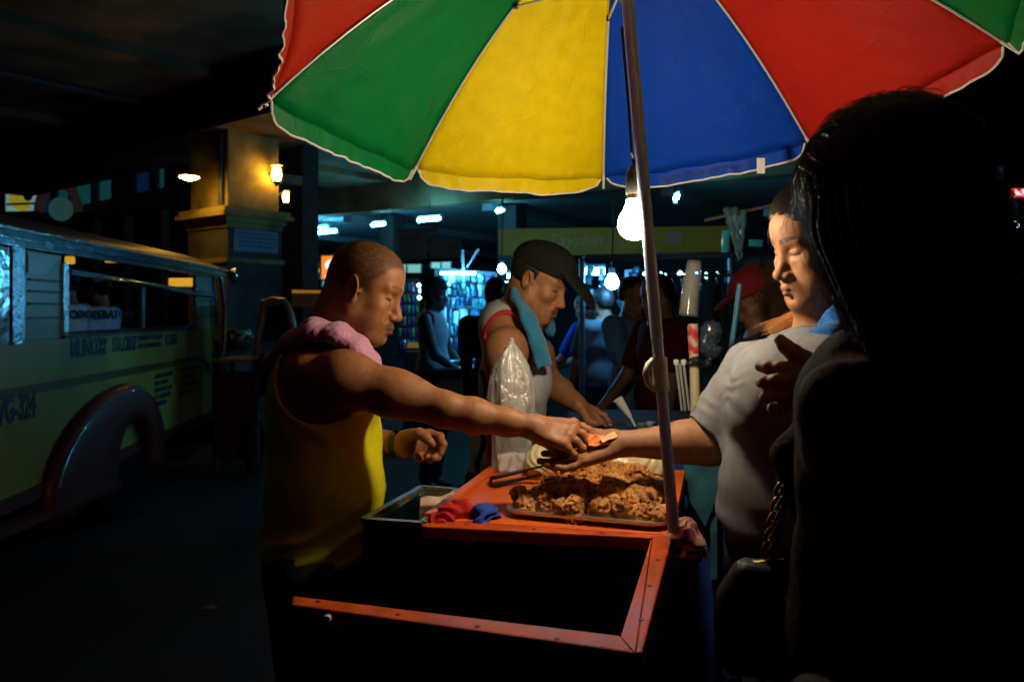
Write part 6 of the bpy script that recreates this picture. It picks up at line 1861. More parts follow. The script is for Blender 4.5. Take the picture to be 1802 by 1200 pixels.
    def ball(c, rx, rz):
        mp = n.new('ShaderNodeMapping')
        mp.inputs['Location'].default_value = (-c[0] / rx, 0, -c[2] / rz)
        mp.inputs['Scale'].default_value = (1 / rx, 0, 1 / rz)
        l.new(tc.outputs['Object'], mp.inputs['Vector'])
        ln = n.new('ShaderNodeVectorMath'); ln.operation = 'LENGTH'
        l.new(mp.outputs[0], ln.inputs[0])
        mr = n.new('ShaderNodeMapRange'); mr.inputs['From Min'].default_value = .5; mr.inputs['From Max'].default_value = 1.05
        mr.inputs['To Min'].default_value = 1; mr.inputs['To Max'].default_value = 0
        l.new(ln.outputs['Value'], mr.inputs['Value'])
        return mr.outputs[0]
    ro = world_of(root).translation
    def rel(px, py): return W(px, py, 1.66)
    m1, m2_ = ball(rel(1345, 692), .080, .062), ball(rel(1425, 640), .065, .036)
    mx = n.new('ShaderNodeMath'); mx.operation = 'MAXIMUM'; l.new(m1, mx.inputs[0]); l.new(m2_, mx.inputs[1])
    wv = n.new('ShaderNodeTexWave'); wv.inputs['Scale'].default_value = 26; wv.inputs['Distortion'].default_value = 14; wv.inputs['Detail'].default_value = 4; wv.inputs['Detail Scale'].default_value = 3
    wv.bands_direction = 'DIAGONAL'
    l.new(tc.outputs['Object'], wv.inputs['Vector'])
    nz = n.new('ShaderNodeTexNoise'); nz.inputs['Scale'].default_value = 34; nz.inputs['Detail'].default_value = 6
    l.new(tc.outputs['Object'], nz.inputs['Vector'])
    mm = n.new('ShaderNodeMath'); mm.operation = 'MULTIPLY'; l.new(wv.outputs['Fac'], mm.inputs[0]); l.new(nz.outputs['Fac'], mm.inputs[1])
    rmp = n.new('ShaderNodeMapRange'); rmp.inputs['From Min'].default_value = .10; rmp.inputs['From Max'].default_value = .55; rmp.inputs['To Max'].default_value = .60; l.new(mm.outputs[0], rmp.inputs['Value'])
    m3 = n.new('ShaderNodeMath'); m3.operation = 'MULTIPLY'; l.new(rmp.outputs[0], m3.inputs[0]); l.new(mx.outputs[0], m3.inputs[1])
    mix = n.new('ShaderNodeMix'); mix.data_type = 'RGBA'; l.new(m3.outputs[0], mix.inputs['Factor']); l.new(old, mix.inputs[6]); mix.inputs[7].default_value = (.055, .055, .018, 1)
    l.new(mix.outputs[2], b.inputs['Base Color'])
    v, q = T.mesh((.25, 1.30, .80), (1.0, 1.95, 1.50), .0035)
    np_mesh('t_shirt', v, q, m, root)
    CB.grow(.0025)
    CB.cut(neck, .003).clip(lambda P: neck(P) - .018, .001)
    v, q = CB.mesh((.4, 1.40, 1.18), (.92, 1.95, 1.50), .003)
    np_mesh('collar', v, q, sm, root)
    # trousers
    S = Body()
    S.ell(V3((.615, 1.66, .89)), (.158, .185, .16), None, .05)
    for y in (-.08, .08):
        S.cap(V3((.61, 1.66 + y, .82)), V3((.59, 1.66 + y * 1.1, .46)), .10, .072, .03)
        S.cap(V3((.59, 1.66 + y * 1.1, .46)), V3((.63, 1.66 + y * 1.1, .1)), .07, .055, .03)
    S.grow(.008); S.clip(Body.f_plane((0, 0, .955), (0, 0, 1)), .004)
    v, q = S.mesh((.3, 1.35, 0.03), (.95, 1.98, 1.05), .009)
    np_mesh('trousers', v, q, mat('dark_blue_denim', (.02, .025, .045), rough=.85), root)
    for y in (-.09, .09):
        sl = MB(); sl.box((.54, 1.66 + y, .012), (.25, .09, .024)); sl.build('slipper', mat('black_rubber'), root, bevel=.008)
    # hair: pulled back, with a dyed tail behind the neck
    Hh = Body()
    Hh.ell(F.p(-.008, 0, .056), V3((.107, .086, .090)) * sc, F.M, .01)
    Hh.ell(F.p(-.055, 0, .01), V3((.060, .070, .075)) * sc, F.M, .03)
    Hh.ell(F.p(-.105, 0, .0), V3((.04, .045, .05)) * sc, F.M, .03)
    Hh.clip(lambda P: -((P - F.p(.058, 0, .050)) @ (F.M @ V3((-.80, 0, .60)))) + .022 * (vnoise(P * 42) - .5) + .010 * (vnoise(P * 120) - .5), .010)
    fr = lambda P: F.loc(P)
    Hh.cut(lambda P: (lambda q: np.maximum(np.maximum(q[..., 0] * -1 + .012 - .5 * np.abs(q[..., 1]) * 0, q[..., 2] - .045), -q[..., 2] - 1))(fr(P)), .012)
    Hh.relief(lambda P: (lambda q: .0016 * np.sin(q[..., 1] * 430 + 8 * vnoise(q * 24)) * sstep(.07, .0, q[..., 0]))(fr(P)))
    v, q = Hh.mesh(F.o - .17, F.o + .17, .003)
    np_mesh('hair', v, q, HAIR_MASS, root)
    P = []
    hc_, hr_ = V3((-.008, 0, .056)), V3((.107, .086, .090))
    for i in range(2600):
        th = RNG.uniform(-1.35, 1.35); sy = math.sin(th)
        d0 = V3((.80 * math.cos(th * .8) + RNG.normal(0, .05), sy * 1.02, .42 - .30 * abs(sy) ** 2 + RNG.normal(0, .05)))
        dm = V3((.05, sy * .9 + RNG.normal(0, .05), .95 - .5 * abs(sy)))
        d1 = V3((-.95, sy * .45 + RNG.normal(0, .06), -.12 + RNG.normal(0, .08)))
        k = 1.0 + abs(RNG.normal(0, .014)) + (.05 * RNG.random() if i % 12 == 0 else 0)
        pts = []
        for t in np.linspace(0, 1, 10):
            d = (1 - t) ** 2 * d0 + 2 * t * (1 - t) * dm * 1.2 + t * t * d1
            d = d / np.linalg.norm(d / hr_ * 1.0) 
            q_ = hc_ + d * (1.0 + (k - 1.0) * min(1, .2 + t * 3)) * 1.006
            pts.append(F.p(*q_))
        P.append(np.array(pts))
    for i in range(12):                                                  # loose strands on the forehead
        y0 = RNG.uniform(-.03, .055); L = RNG.uniform(.03, .07); dy = RNG.normal(0, .010)
        P.append(np.array([F.p(.068 + .038 * math.sin(t * 1.5), y0 + dy * t * t, .104 - (L + .02) * t) for t in np.linspace(0, 1, 6)]))
    strands('hair_strands', P, .00035, HAIR, root)
    P = []
    tail0 = V3(W(1424, 556, 1.775))
    for i in range(1100):
        o = V3(RNG.normal(0, 1, 3)) * V3((.010, .014, .010))
        e = V3(W(1372 + RNG.normal(0, 13), 581 + RNG.normal(0, 6), 1.80)) + V3((0, RNG.normal(0, .015), 0))
        mid = (tail0 + o) * .5 + e * .5 + V3((0, 0, .014 + RNG.normal(0, .004)))
        P.append(np.array([(1 - t) ** 2 * (tail0 + o) + 2 * t * (1 - t) * mid + t * t * e for t in np.linspace(0, 1, 7)]))
    strands('dyed_hair_tail', P, .00045, hair_mat('orange_dyed_hair', (.42, .16, .035), .45), root)
    return root, F
CUSTOMER = build_customer()

def build_blue_cloth():
    B = Body()
    B.chain([V3(W(1428, 592, 1.595)), V3(W(1462, 588, 1.57)), V3(W(1500, 596, 1.58))], [.014, .020, .024], .02)
    B.chain([V3(W(1448, 572, 1.615)), V3(W(1478, 560, 1.60)), V3(W(1515, 560, 1.62))], [.012, .022, .026], .025)
    B.chain([V3(W(1470, 548, 1.64)), V3(W(1520, 540, 1.68)), V3(W(1545, 560, 1.76))], [.016, .024, .024], .025)
    B.relief(lambda P: .0028 * (vnoise(P * 160) - .4) + .007 * (vnoise(P * 34) - .5))
    v, q = B.mesh((.5, 1.46, 1.20), (.92, 1.88, 1.45), .0028)
    o = np_mesh('towel', v, q, mat('blue_terry', (.012, .10, .34), rough=.95, spec=.1, var=.2, vscale=220, bump=.002, bscale=420, sheen=.2))
    tag(o, 'deep blue towel wound round the neck of the woman in grey', 'towel')
build_blue_cloth()
# ---------------------------------------------------------------- the woman in front, her back to us
def build_foreground():
    root = empty('person', (.42, .98, 0), 'woman with long dark hair standing with her back turned, one hand half raised', 'person')
    B = Body()
    F = Frame(W(1553, 384, .98), 102, 8, 0, .87)
    head_volumes(B, F, fem=True, browr=.006, brow=.7)
    nb = V3(W(1578, 600, .99))
    B.cap(F.p(-.02, 0, -.05), nb, .048, .055, .03)
    rz = np.array(Matrix.Rotation(R(35), 3, 'Z'))
    D = Body()
    D.ell(V3(W(1620, 690, .99)), (.09, .155, .06), rz, .04)
    D.ell(V3(W(1625, 800, .99)), (.095, .14, .14), rz, .05)
    D.ell(V3(W(1625, 1000, .99)), (.10, .135, .15), rz, .05)
    B.ops += D.ops
    B.ell(V3(W(1615, 1190, .99)), (.10, .135, .13), rz, .05)
    sh, el, wr = V3(W(1494, 722, .94)), V3(W(1512, 850, 1.03)), V3(W(1458, 690, 1.24))
    B.ell(sh, (.05, .05, .055), None, .03)
    B.cap(sh, el, .046, .038, .03)
    B.cap(el, el * .6 + wr * .4, .038, .036, .02)
    B.cap(el * .6 + wr * .4, wr, .036, .0255, .02)
    def H(px, py, dy=0.0): return V3(W(px, py, 1.275 + dy))
    kn = [H(1402, 646, .0), H(1397, 667, -.012), H(1394, 688, -.012), H(1398, 706, -.004)]
    cb = [H(1444, 664, -.008), H(1444, 675, -.016), H(1444, 686, -.018), H(1444, 697, -.014)]
    for a, b in zip(cb, kn): B.cap(a, b, .0185, .0135, .014)
    for a, b in zip(kn, kn[1:]): B.cap(a, b, .0125, .0125, .010)
    B.cap(wr, H(1440, 680), .026, .024, .015)
    for q in kn: B.ell(q + V3((-.001, -.004, .0)), (.0115, .0115, .0115), None, .004)
    finger(B, [kn[0], H(1374, 648, -.012), H(1352, 647, .004), H(1338, 645, .018)], .0118, .0090)
    finger(B, [kn[1], H(1366, 671, -.026), H(1347, 672, -.010), H(1339, 673, .010)], .0118, .0092)
    finger(B, [kn[2], H(1367, 694, -.024), H(1350, 697, -.008), H(1345, 698, .012)], .0112, .0086)
    finger(B, [kn[3], H(1377, 716, -.014), H(1363, 719, .0), H(1358, 718, .014)], .0100, .0080)
    B.cap(H(1436, 655, -.004), H(1416, 632, -.008), .0185, .0145, .015)
    finger(B, [H(1416, 632, -.008), H(1396, 620, -.008), H(1382, 609, -.004), H(1373, 598, .002)], .0145, .0098)
    s2, e2, w2 = V3(W(1740, 720, 1.06)), V3(W(1770, 930, 1.05)), V3(W(1730, 1110, 1.12))
    B.cap(s2, e2, .046, .038, .03); B.cap(e2, w2, .038, .026, .03)
    for k in range(4):
        b0 = w2 + V3((.018 * (k - 1.5), 0, -.06))
        B.cap(w2, b0, .018, .012, .012)
        finger(B, [b0, b0 + V3((0, -.008, -.035)), b0 + V3((0, -.004, -.058)), b0 + V3((0, .008, -.075))], .0095, .0075)
    finger(B, [w2 + V3((-.02, 0, -.02)), w2 + V3((-.04, .01, -.045)), w2 + V3((-.042, .01, -.07)), w2 + V3((-.04, .01, -.085))], .012, .009)
    for y in (-.07, .07):
        hp = V3((.48 + y, .99 + y * .5, .86)); kn_ = V3((.47 + y, .99 + y * .5, .47)); an = V3((.48 + y, .97 + y * .5, .07))
        B.cap(hp, kn_, .085, .055, .03); B.cap(kn_, an, .055, .036, .02)
        B.chain([an, an + V3((-.03, .03, -.035)), an + V3((-.09, .11, -.05))], [.033, .033, .02], .02)
    v, q = B.mesh((.20, .70, 0), (.80, 1.36, 1.68), .0032)
    C = head_tone(F, v, (.36, .165, .085), hairc=(.02, .014, .01))
    np_mesh('body', v, q, skin_mat('skin_tan', .58), root, C)
    # blouse
    T = Body(); T.ops = list(D.ops)
    T.ell(V3(W(1600, 640, .99)), (.06, .10, .045), rz, .04)
    T.ell(V3(W(1620, 1180, .99)), (.128, .168, .16), rz, .05)
    T.cap(sh, el, .054, .054, .03)
    T.cap(el, el * .35 + wr * .65, .050, .042, .02)
    T.cap(el * .35 + wr * .65, el * .02 + wr * .98, .042, .036, .02)
    T.cap(V3(W(1462, 740, 1.06)), V3(W(1462, 980, 1.04)), .026, .026, .04)
    T.cap(V3(W(1462, 980, 1.04)), V3(W(1430, 1230, 1.03)), .026, .030, .04)
    T.cap(s2, e2, .058, .052, .03)
    T.grow(.006)
    T.relief(lambda P: .006 * (vnoise(P * V3((22, 22, 9))) - .3) + .0016 * (vnoise(P * 90) - .5))
    T.cut(lambda P: np.maximum(np.linalg.norm(P - wr - V3((-.050, .03, -.005)), axis=-1) - .062, -1), .002)
    blm = mat('dark_patterned_cloth', (.014, .007, .005), rough=.9, spec=.1, col2=(.045, .017, .008), vscale=120, var=.5, bump=.002, bscale=240)
    v, q = T.mesh((.15, .70, .70), (.82, 1.36, 1.42), .0042)
    np_mesh('blouse', v, q, blm, root)
    G = Body()                                                             # open front panel of the blouse
    G.chain([V3(W(1412, 752, 1.17)), V3(W(1398, 800, 1.15)), V3(W(1412, 860, 1.14)), V3(W(1420, 905, 1.12))], [.010, .026, .022, .012], .03)
    G.chain([V3(W(1440, 690, 1.20)), V3(W(1412, 752, 1.17))], [.008, .010], .02)
    G.chain([V3(W(1420, 905, 1.12)), V3(W(1400, 980, 1.10)), V3(W(1388, 1080, 1.08)), V3(W(1388, 1230, 1.06))], [.012, .010, .012, .016], .02)
    G.relief(lambda P: .004 * (vnoise(P * 40) - .5) + .0016 * (vnoise(P * 110) - .5))
    v, q = G.mesh((.30, 1.0, .80), (.60, 1.25, 1.32), .003)
    np_mesh('front_panel', v, q, blm, root)
    S = Body()
    S.ell(V3((.49, .99, .88)), (.105, .14, .11), rz, .05)
    for y in (-.07, .07):
        S.cap(V3((.48 + y, .99 + y * .5, .86)), V3((.47 + y, .99 + y * .5, .47)), .095, .068, .03)
        S.cap(V3((.47 + y, .99 + y * .5, .47)), V3((.48 + y, .97 + y * .5, .09)), .066, .05, .03)
    v, q = S.mesh((.2, .7, .03), (.8, 1.3, 1.05), .009)
    np_mesh('trousers', v, q, mat('black_denim', (.010, .010, .013), rough=.9), root)
    for y in (-.07, .07):
        sl = MB(); sl.box((.43 + y, 1.03 + y * .5, .012), (.10, .25, .024), R(35)); sl.build('slipper', mat('black_rubber'), root, bevel=.008)
    # long hair
    Hh = Body()
    sc = .87
    Hh.ell(F.p(-.02, 0, .055), V3((.112, .098, .096)) * sc, F.M, .01)
    Hh.ell(F.p(-.045, 0, -.02), V3((.095, .096, .12)) * sc, F.M, .05)
    Hh.ell(F.p(-.065, -.035, -.14), V3((.070, .080, .13)) * sc, F.M, .05)
    Hh.cap(F.p(.0, .080, -.02), F.p(-.035, .025, -.22), .020, .022, .03)
    Hh.cap(F.p(.02, -.080, -.02), F.p(-.02, -.110, -.20), .022, .026, .03)
    Hh.cut(Body.f_ell(F.p(.105, 0, -.02), V3((.085, .060, .12)) * sc, F.M), .02)
    Hh.relief(lambda P: (lambda q: .003 * np.sin(np.arctan2(q[..., 1], q[..., 0] + .03) * 34 + 9 * vnoise(q * 16)))(F.loc(P)))
    v, q = Hh.mesh(F.o - V3((.2, .2, .33)), F.o + V3((.2, .2, .2)), .004)
    np_mesh('hair', v, q, HAIR_MASS, root)
    P = []
    for i in range(9000):
        a = RNG.uniform(math.radians(28), math.radians(332)) if i % 6 else RNG.uniform(math.radians(25), math.radians(75)) * 1.0
        ca, sa = math.cos(a), math.sin(a)
        k = 1 + RNG.normal(.0, .030) + (.10 * RNG.random() ** 3)
        L = RNG.uniform(.16, .27) if i % 5 else RNG.uniform(.08, .2)
        wob = RNG.normal(0, .012); ph = RNG.uniform(0, 6.28); fl = RNG.normal(0, .006)
        pts = []
        for t in np.linspace(0, 1, 14):
            if t < .45:
                e = t / .45 * math.pi / 2
                r = math.sin(e); z = .055 + .098 * k * math.cos(e)
            else:
                r = 1 + .10 * (t - .45) - .22 * max(0, t - .72); z = .055 - (t - .45) / .55 * L
            w = wob * math.sin(ph + 5 * t) * t
            pts.append(F.p(-.02 + .113 * k * r * ca + w - .05 * max(0, t - .45), .099 * k * r * sa + w * .6 + fl * t - (.02 + .055 * (sa + 1)) * max(0, t - .5), z))
        P.append(np.array(pts))
    for i in range(900):                                                  # flyaways round the crown
        a = RNG.uniform(0, 6.28); e0 = RNG.uniform(.15, 1.3)
        out = RNG.uniform(.008, .055)
        tilt = RNG.normal(0, .5)
        pts = []
        for t in np.linspace(0, 1, 8):
            e = e0 + t * RNG.uniform(.45, .55) ; aa = a + tilt * t
            k = 1 + out * 8 * math.sin(t * math.pi * .8) * .5
            pts.append(F.p(-.02 + .114 * k * math.sin(e) * math.cos(aa), .100 * k * math.sin(e) * math.sin(aa), .055 + .098 * k * math.cos(e)))
        P.append(np.array(pts))
    strands('hair_strands', P, .00042, HAIR, root)
    return root, F
PASSERBY = build_foreground()

def build_handbag():
    root = empty('handbag', W(1330, 1080, 1.12), 'black handbag hanging on a heavy chain strap beside the woman with her back turned', 'handbag')
    B = Body()
    rz = np.array(Matrix.Rotation(R(-15), 3, 'Z'))
    B.box(V3(W(1350, 1046, 1.12)), (.044, .028, .046), rz, .018)
    B.box(V3(W(1338, 1110, 1.12)), (.058, .034, .06), rz, .025, .05)
    v, q = B.mesh((.15, 1.0, .80), (.50, 1.25, 1.08), .004)
    np_mesh('bag_body', v, q, mat('black_leather', (.004, .004, .004), rough=.5, spec=.2, bump=.001, bscale=300), root)
    zp = MB()
    zp.tube([W(1300, 993, 1.13), W(1345, 990, 1.115), W(1398, 984, 1.11)], .004, 8)
    zp.build('zip', mat('dull_brass', (.35, .24, .10), rough=.35, metal=1.0), root, smooth=True)
    # chain: flat twisted links, each one its own piece
    st = empty('chain_strap', W(1400, 850, 1.14), parent=root)
    pts = [W(1438, 690, 1.14), W(1424, 720, 1.14), W(1410, 760, 1.14), W(1395, 800, 1.14), W(1384, 840, 1.14), W(1373, 880, 1.135), W(1364, 920, 1.13), W(1356, 960, 1.125), W(1350, 992, 1.12)]
    seg = []
    for a, b in zip(pts, pts[1:]):
        for t in (0, .34, .67): seg.append(a.lerp(b, t))
    link = MB()
    N = 20
    ring = []
    for k in range(N):
        t = 2 * math.pi * k / N
        ring.append(Vector((.0088 * math.cos(t), .0028 * math.sin(2 * t + .6), .0145 * math.sin(t))))
    base = 0
    n = 8
    for k in range(N):
        d = (ring[(k + 1) % N] - ring[k - 1]).normalized()
        a = d.cross(Vector((0, 1, 0))).normalized(); b = d.cross(a)
        for j in range(n):
            t = 2 * math.pi * j / n
            link.v.append(ring[k] + a * math.cos(t) * .0031 + b * math.sin(t) * .0026)
    for k in range(N):
        for j in range(n):
            link.f.append((k * n + j, k * n + (j + 1) % n, ((k + 1) % N) * n + (j + 1) % n, ((k + 1) % N) * n + j))
    gold = mat('worn_bronze', (.34, .22, .10), rough=.30, metal=1.0)
    first = None
    for i, c in enumerate(seg):
        d = (seg[min(i + 1, len(seg) - 1)] - seg[max(i - 1, 0)]).normalized()
        rot = d.to_track_quat('Z', 'Y').to_matrix() @ Matrix.Rotation(R(35 if i % 2 else -40), 3, 'Z')
        M4 = Matrix.Translation(c) @ rot.to_4x4()
        if first is None:
            o = link.build('chain_link', gold, None, smooth=True); first = o
        else:
            o = first.copy(); COL.objects.link(o)
        o.parent = None
        o.matrix_basis = M4
        attach(o, st)
build_handbag()
# ---------------------------------------------------------------- the second vendor
def build_second_vendor():
    root = empty('person', (.0, 2.6, 0), 'man in black cap and grey basketball jersey working at the stall behind', 'person')
    B = Body()
    F = Frame((0, 0, 0), -20, 25, 0, .92)
    F.o = V3(W(993, 540, 2.50)) - F.M @ V3((.126, 0, -.036)) * .92
    head_volumes(B, F, nose=1.15, jaw=1.0, lips=1.1, brow=1.1, muzzle=.004, earx=.004)
    nb = V3(W(918, 582, 2.58))
    B.cap(F.p(-.018, 0, -.03), nb, .054, .062, .03)
    B.cap(F.p(-.048, 0, 0), nb + V3((-.02, 0, .02)), .042, .055, .03)
    D = Body()
    D.ell(V3(W(900, 592, 2.60)), (.092, .165, .085), None, .04)
    D.ell(V3(W(884, 568, 2.61)), (.070, .135, .070), None, .04)
    D.ell(V3(W(906, 670, 2.58)), (.112, .155, .14), None, .05)
    D.ell(V3(W(899, 790, 2.58)), (.108, .145, .16), None, .05)
    B.ops += D.ops
    B.ell(V3(W(880, 900, 2.58)), (.115, .155, .13), None, .05)
    sh, el, wr = V3(W(892, 616, 2.42)), V3(W(888, 738, 2.40)), V3(W(975, 760, 2.36))
    B.ell(sh, (.064, .056, .066), None, .03)
    B.cap(sh, el, .056, .044, .03)
    B.cap(el, el * .6 + wr * .4, .043, .042, .02); B.cap(el * .6 + wr * .4, wr, .042, .028, .02)
    h = wr
    for k in range(4):
        b0 = h + V3((.065, .02 * (k - 1.5), -.008))
        B.cap(h, b0, .02, .0125, .012)
        finger(B, [b0, b0 + V3((.035, 0, -.012)), b0 + V3((.05, 0, -.030)), b0 + V3((.05, 0, -.05))], .010, .008)
    finger(B, [h + V3((.02, -.02, 0)), h + V3((.045, -.04, -.008)), h + V3((.07, -.04, -.016)), h + V3((.09, -.03, -.022))], .013, .0095)
    s2, e2, w2 = V3(W(945, 625, 2.74)), V3(W(965, 672, 2.76)), V3(W(1018, 712, 2.62))
    B.ell(s2, (.056, .05, .06), None, .03)
    B.cap(s2, e2, .052, .043, .03)
    B.cap(e2, e2 * .6 + w2 * .4, .043, .041, .02); B.cap(e2 * .6 + w2 * .4, w2, .041, .0285, .02)
    def H(px, py, dy=0.0): return V3(W(px, py, 2.60 + dy))
    kn = [H(1050, 724, .03), H(1048, 732, .008), H(1043, 740, -.016), H(1037, 746, -.034)]
    for k in range(4): B.cap(w2 + V3((0, .012 * (1.5 - k), 0)), kn[k], .018, .0125, .012)
    finger(B, [kn[0], H(1064, 731, .02), H(1071, 741, .012), H(1074, 749, .008)], .0105, .0082)
    finger(B, [kn[1], H(1060, 744, -.002), H(1063, 752, -.006), H(1058, 757, -.004)], .0108, .0084)
    finger(B, [kn[2], H(1052, 751, -.024), H(1052, 758, -.024), H(1046, 760, -.018)], .0104, .008)
    finger(B, [kn[3], H(1042, 754, -.04), H(1041, 759, -.04), H(1036, 760, -.034)], .0092, .007)
    finger(B, [H(1026, 722, -.02), H(1036, 742, -.04), H(1048, 745, -.045), H(1060, 744, -.04)], .0135, .0095)
    for y in (-.08, .08):
        hp = V3((-.03, 2.58 + y, .80)); kn_ = V3((-.01, 2.58 + y, .46)); an = V3((-.05, 2.58 + y, .075))
        B.cap(hp, kn_, .085, .055, .03); B.cap(kn_, an, .054, .034, .02)
        B.chain([an, an + V3((.05, 0, -.04)), an + V3((.15, 0, -.055))], [.034, .034, .02], .02)
    v, q = B.mesh((-.25, 2.28, 0), (.42, 2.92, 1.68), .0036)
    C = head_tone(F, v, (.27, .115, .05), lipc=(.17, .07, .055), hairc=(.012, .009, .008), browd=.9, tache=.75, beard=.2)
    np_mesh('body', v, q, skin_mat('skin_brown'), root, C)
    T = Body(); T.ops = list(D.ops)
    T.ell(V3(W(898, 800, 2.58)), (.116, .155, .17), None, .05)
    T.ell(V3(W(888, 880, 2.58)), (.122, .16, .12), None, .05)
    T.grow(.008)
    T.relief(lambda P: .004 * (vnoise(P * V3((14, 14, 9))) - .5) + .0035 * np.sin((P[..., 2] * .8 + P[..., 0] * .8 + .05 * vnoise(P * 9)) * 85) * sstep(1.25, 1.0, P[..., 2]))
    ac = V3(W(890, 618, 2.42))
    arm = lambda P: np.maximum(np.sqrt(((P[..., 0] - ac[0]) / .072) ** 2 + ((P[..., 2] - ac[2]) / .112) ** 2) * .09 - .09, P[..., 1] - 2.50)
    arm2 = lambda P: np.maximum(np.sqrt(((P[..., 0] - ac[0] - .07) / .085) ** 2 + ((P[..., 2] - ac[2]) / .12) ** 2) * .09 - .09, 2.68 - P[..., 1])
    neck = Body.f_ell(nb + V3((.035, 0, .050)), (.080, .075, .085), np.array(Matrix.Rotation(R(20), 3, 'Y')))
    TR = T.copy()
    jersey = mat('grey_jersey_mesh', (.40, .40, .42), rough=.8, spec=.25, var=.08, vscale=70, bump=.001, bscale=700)
    T.cut(lambda P: arm(P) - .006).cut(arm2).cut(neck)
    v, q = T.mesh((-.25, 2.36, .72), (.25, 2.80, 1.50), .005)
    np_mesh('jersey', v, q, jersey, root)
    red = mat('red_binding', (.42, .012, .016), rough=.7)
    TR.grow(.003)
    RB = TR.copy()
    RB.cut(lambda P: arm(P)).clip(lambda P: arm(P) - .012, .001).clip(Body.f_plane((0, 2.54, 0), (0, 1, 0)), .001)
    v, q = RB.mesh((-.2, 2.36, 1.0), (.2, 2.60, 1.46), .004)
    np_mesh('armhole_trim', v, q, red, root)
    SP = TR.copy()
    def panel(P):
        u = P[..., 0] - (-.066 + (1.25 - P[..., 2]) * .02)
        return np.abs(u) - .017
    SP.cut(lambda P: arm(P) - .004).clip(panel, .001).clip(Body.f_plane((0, 2.52, 0), (0, 1, 0)), .001).clip(Body.f_plane((0, 0, 1.22), (0, 0, 1)), .001)
    v, q = SP.mesh((-.2, 2.36, .75), (.1, 2.56, 1.26), .004)
    np_mesh('side_panel', v, q, red, root)
    BP = TR.copy()
    BP.cut(lambda P: arm(P) - .004).clip(lambda P: np.abs(P[..., 0] - (-.100 + .35 * (P[..., 2] - 1.0) ** 2 + .012 * np.sin(P[..., 2] * 40))) - .009, .001).clip(Body.f_plane((0, 2.54, 0), (0, 1, 0)), .001).clip(Body.f_plane((0, 0, 1.20), (0, 0, 1)), .001)
    v, q = BP.mesh((-.2, 2.36, .75), (.1, 2.58, 1.24), .004)
    np_mesh('black_stripe', v, q, mat('black_cloth', (.012, .012, .014)), root)
    S = Body()
    S.ell(V3((-.03, 2.58, .82)), (.125, .17, .12), None, .05)
    for y in (-.08, .08): S.cap(V3((-.03, 2.58 + y, .78)), V3((-.01, 2.58 + y, .5)), .10, .095, .03)
    v, q = S.mesh((-.3, 2.3, .35), (.25, 2.85, .95), .01)
    np_mesh('shorts', v, q, mat('black_cloth', (.012, .012, .014), rough=.9), root)
    # hair at the back, under the cap
    Hh = Body()
    Hh.ell(F.p(-.020, 0, .040), V3((.086, .078, .079)), F.M, .01)
    Hh.clip(lambda P: (lambda q: np.maximum(q[..., 0] - .012 - .3 * (q[..., 2]), -q[..., 2] - .045 + .0 * q[..., 0]))(F.loc(P)), .01)
    Hh.cut(Body.f_ell(F.p(-.008, -.085, .0), (.022, .02, .033), F.M), .006).cut(Body.f_ell(F.p(-.008, .085, .0), (.022, .02, .033), F.M), .006)
    Hh.relief(lambda P: .003 * (vnoise(P * 140) - .4))
    v, q = Hh.mesh(F.o - .16, F.o + .16, .0035)
    np_mesh('hair', v, q, HAIR_MASS, root)
    # cap
    Cp = Body()
    Cp.ell(F.p(-.004, 0, .060), (.103, .082, .078), F.M, .01)
    Cp.ell(F.p(.034, 0, .066), (.077, .073, .066), F.M, .03)
    Cp.clip(lambda P: (lambda q: -(q[..., 2] - .048 + .10 * q[..., 0] * 0))(F.loc(P)), .004)
    Cp.cut(Body.f_ell(F.p(-.008, 0, .045), (.090, .073, .077), F.M), .002)
    Br = Body()
    bm = F.M @ np.array(Matrix.Rotation(R(24), 3, 'Y'))
    Br.ell(F.p(.118, 0, .034), (.108, .080, .040), bm, .01)
    Br.cut(Body.f_ell(F.p(.112, 0, .020), (.118, .095, .0465), bm), .001)
    Br.clip(lambda P: (lambda q: np.maximum(-(q[..., 0] - .075 + 2.5 * q[..., 1] ** 2 * 2), -(q[..., 2] + .03)))(F.loc(P)), .004)
    cm = mat('black_cap_cloth', (.007, .0065, .0065), rough=.85, spec=.2, var=.15, vscale=60, bump=.0012, bscale=500)
    v, q = Cp.mesh(F.o - .2, F.o + .24, .0035)
    cap = np_mesh('cap', v, q, cm, root)
    v, q = Br.mesh(F.o - .24, F.o + .26, .0024)
    np_mesh('brim', v, q, cm, cap)
    return root
build_second_vendor()

def build_teal_towel():
    B = Body()
    fl = ((.75, -.55, .35), 1.9)
    p = [W(898, 512, 2.60), W(912, 526, 2.50), W(930, 562, 2.425), W(946, 602, 2.41), W(957, 640, 2.415)]
    B.chain([V3(a) for a in p], [.026, .032, .034, .034, .033], .02, fl)
    B.chain([V3(W(898, 512, 2.60)), V3(W(925, 512, 2.70)), V3(W(955, 545, 2.70)), V3(W(968, 580, 2.66))], [.026, .026, .026, .022], .02)
    B.clip(Body.f_plane(V3(W(955, 646, 2.4)), (.25, 0, -1)), .003)
    B.relief(lambda P: .0025 * (vnoise(P * 160) - .4) + .003 * np.sin((P[..., 0] * .86 + P[..., 2] * .4 + .02 * vnoise(P * 12)) * 150))
    v, q = B.mesh((-.1, 2.30, 1.10), (.25, 2.80, 1.50), .003)
    o = np_mesh('towel', v, q, mat('teal_blue_terry', (.02, .16, .30), rough=.95, spec=.1, var=.15, vscale=200, bump=.002, bscale=420, sheen=.2))
    tag(o, 'blue towel hanging over the shoulder of the man in the black cap', 'towel')
build_teal_towel()

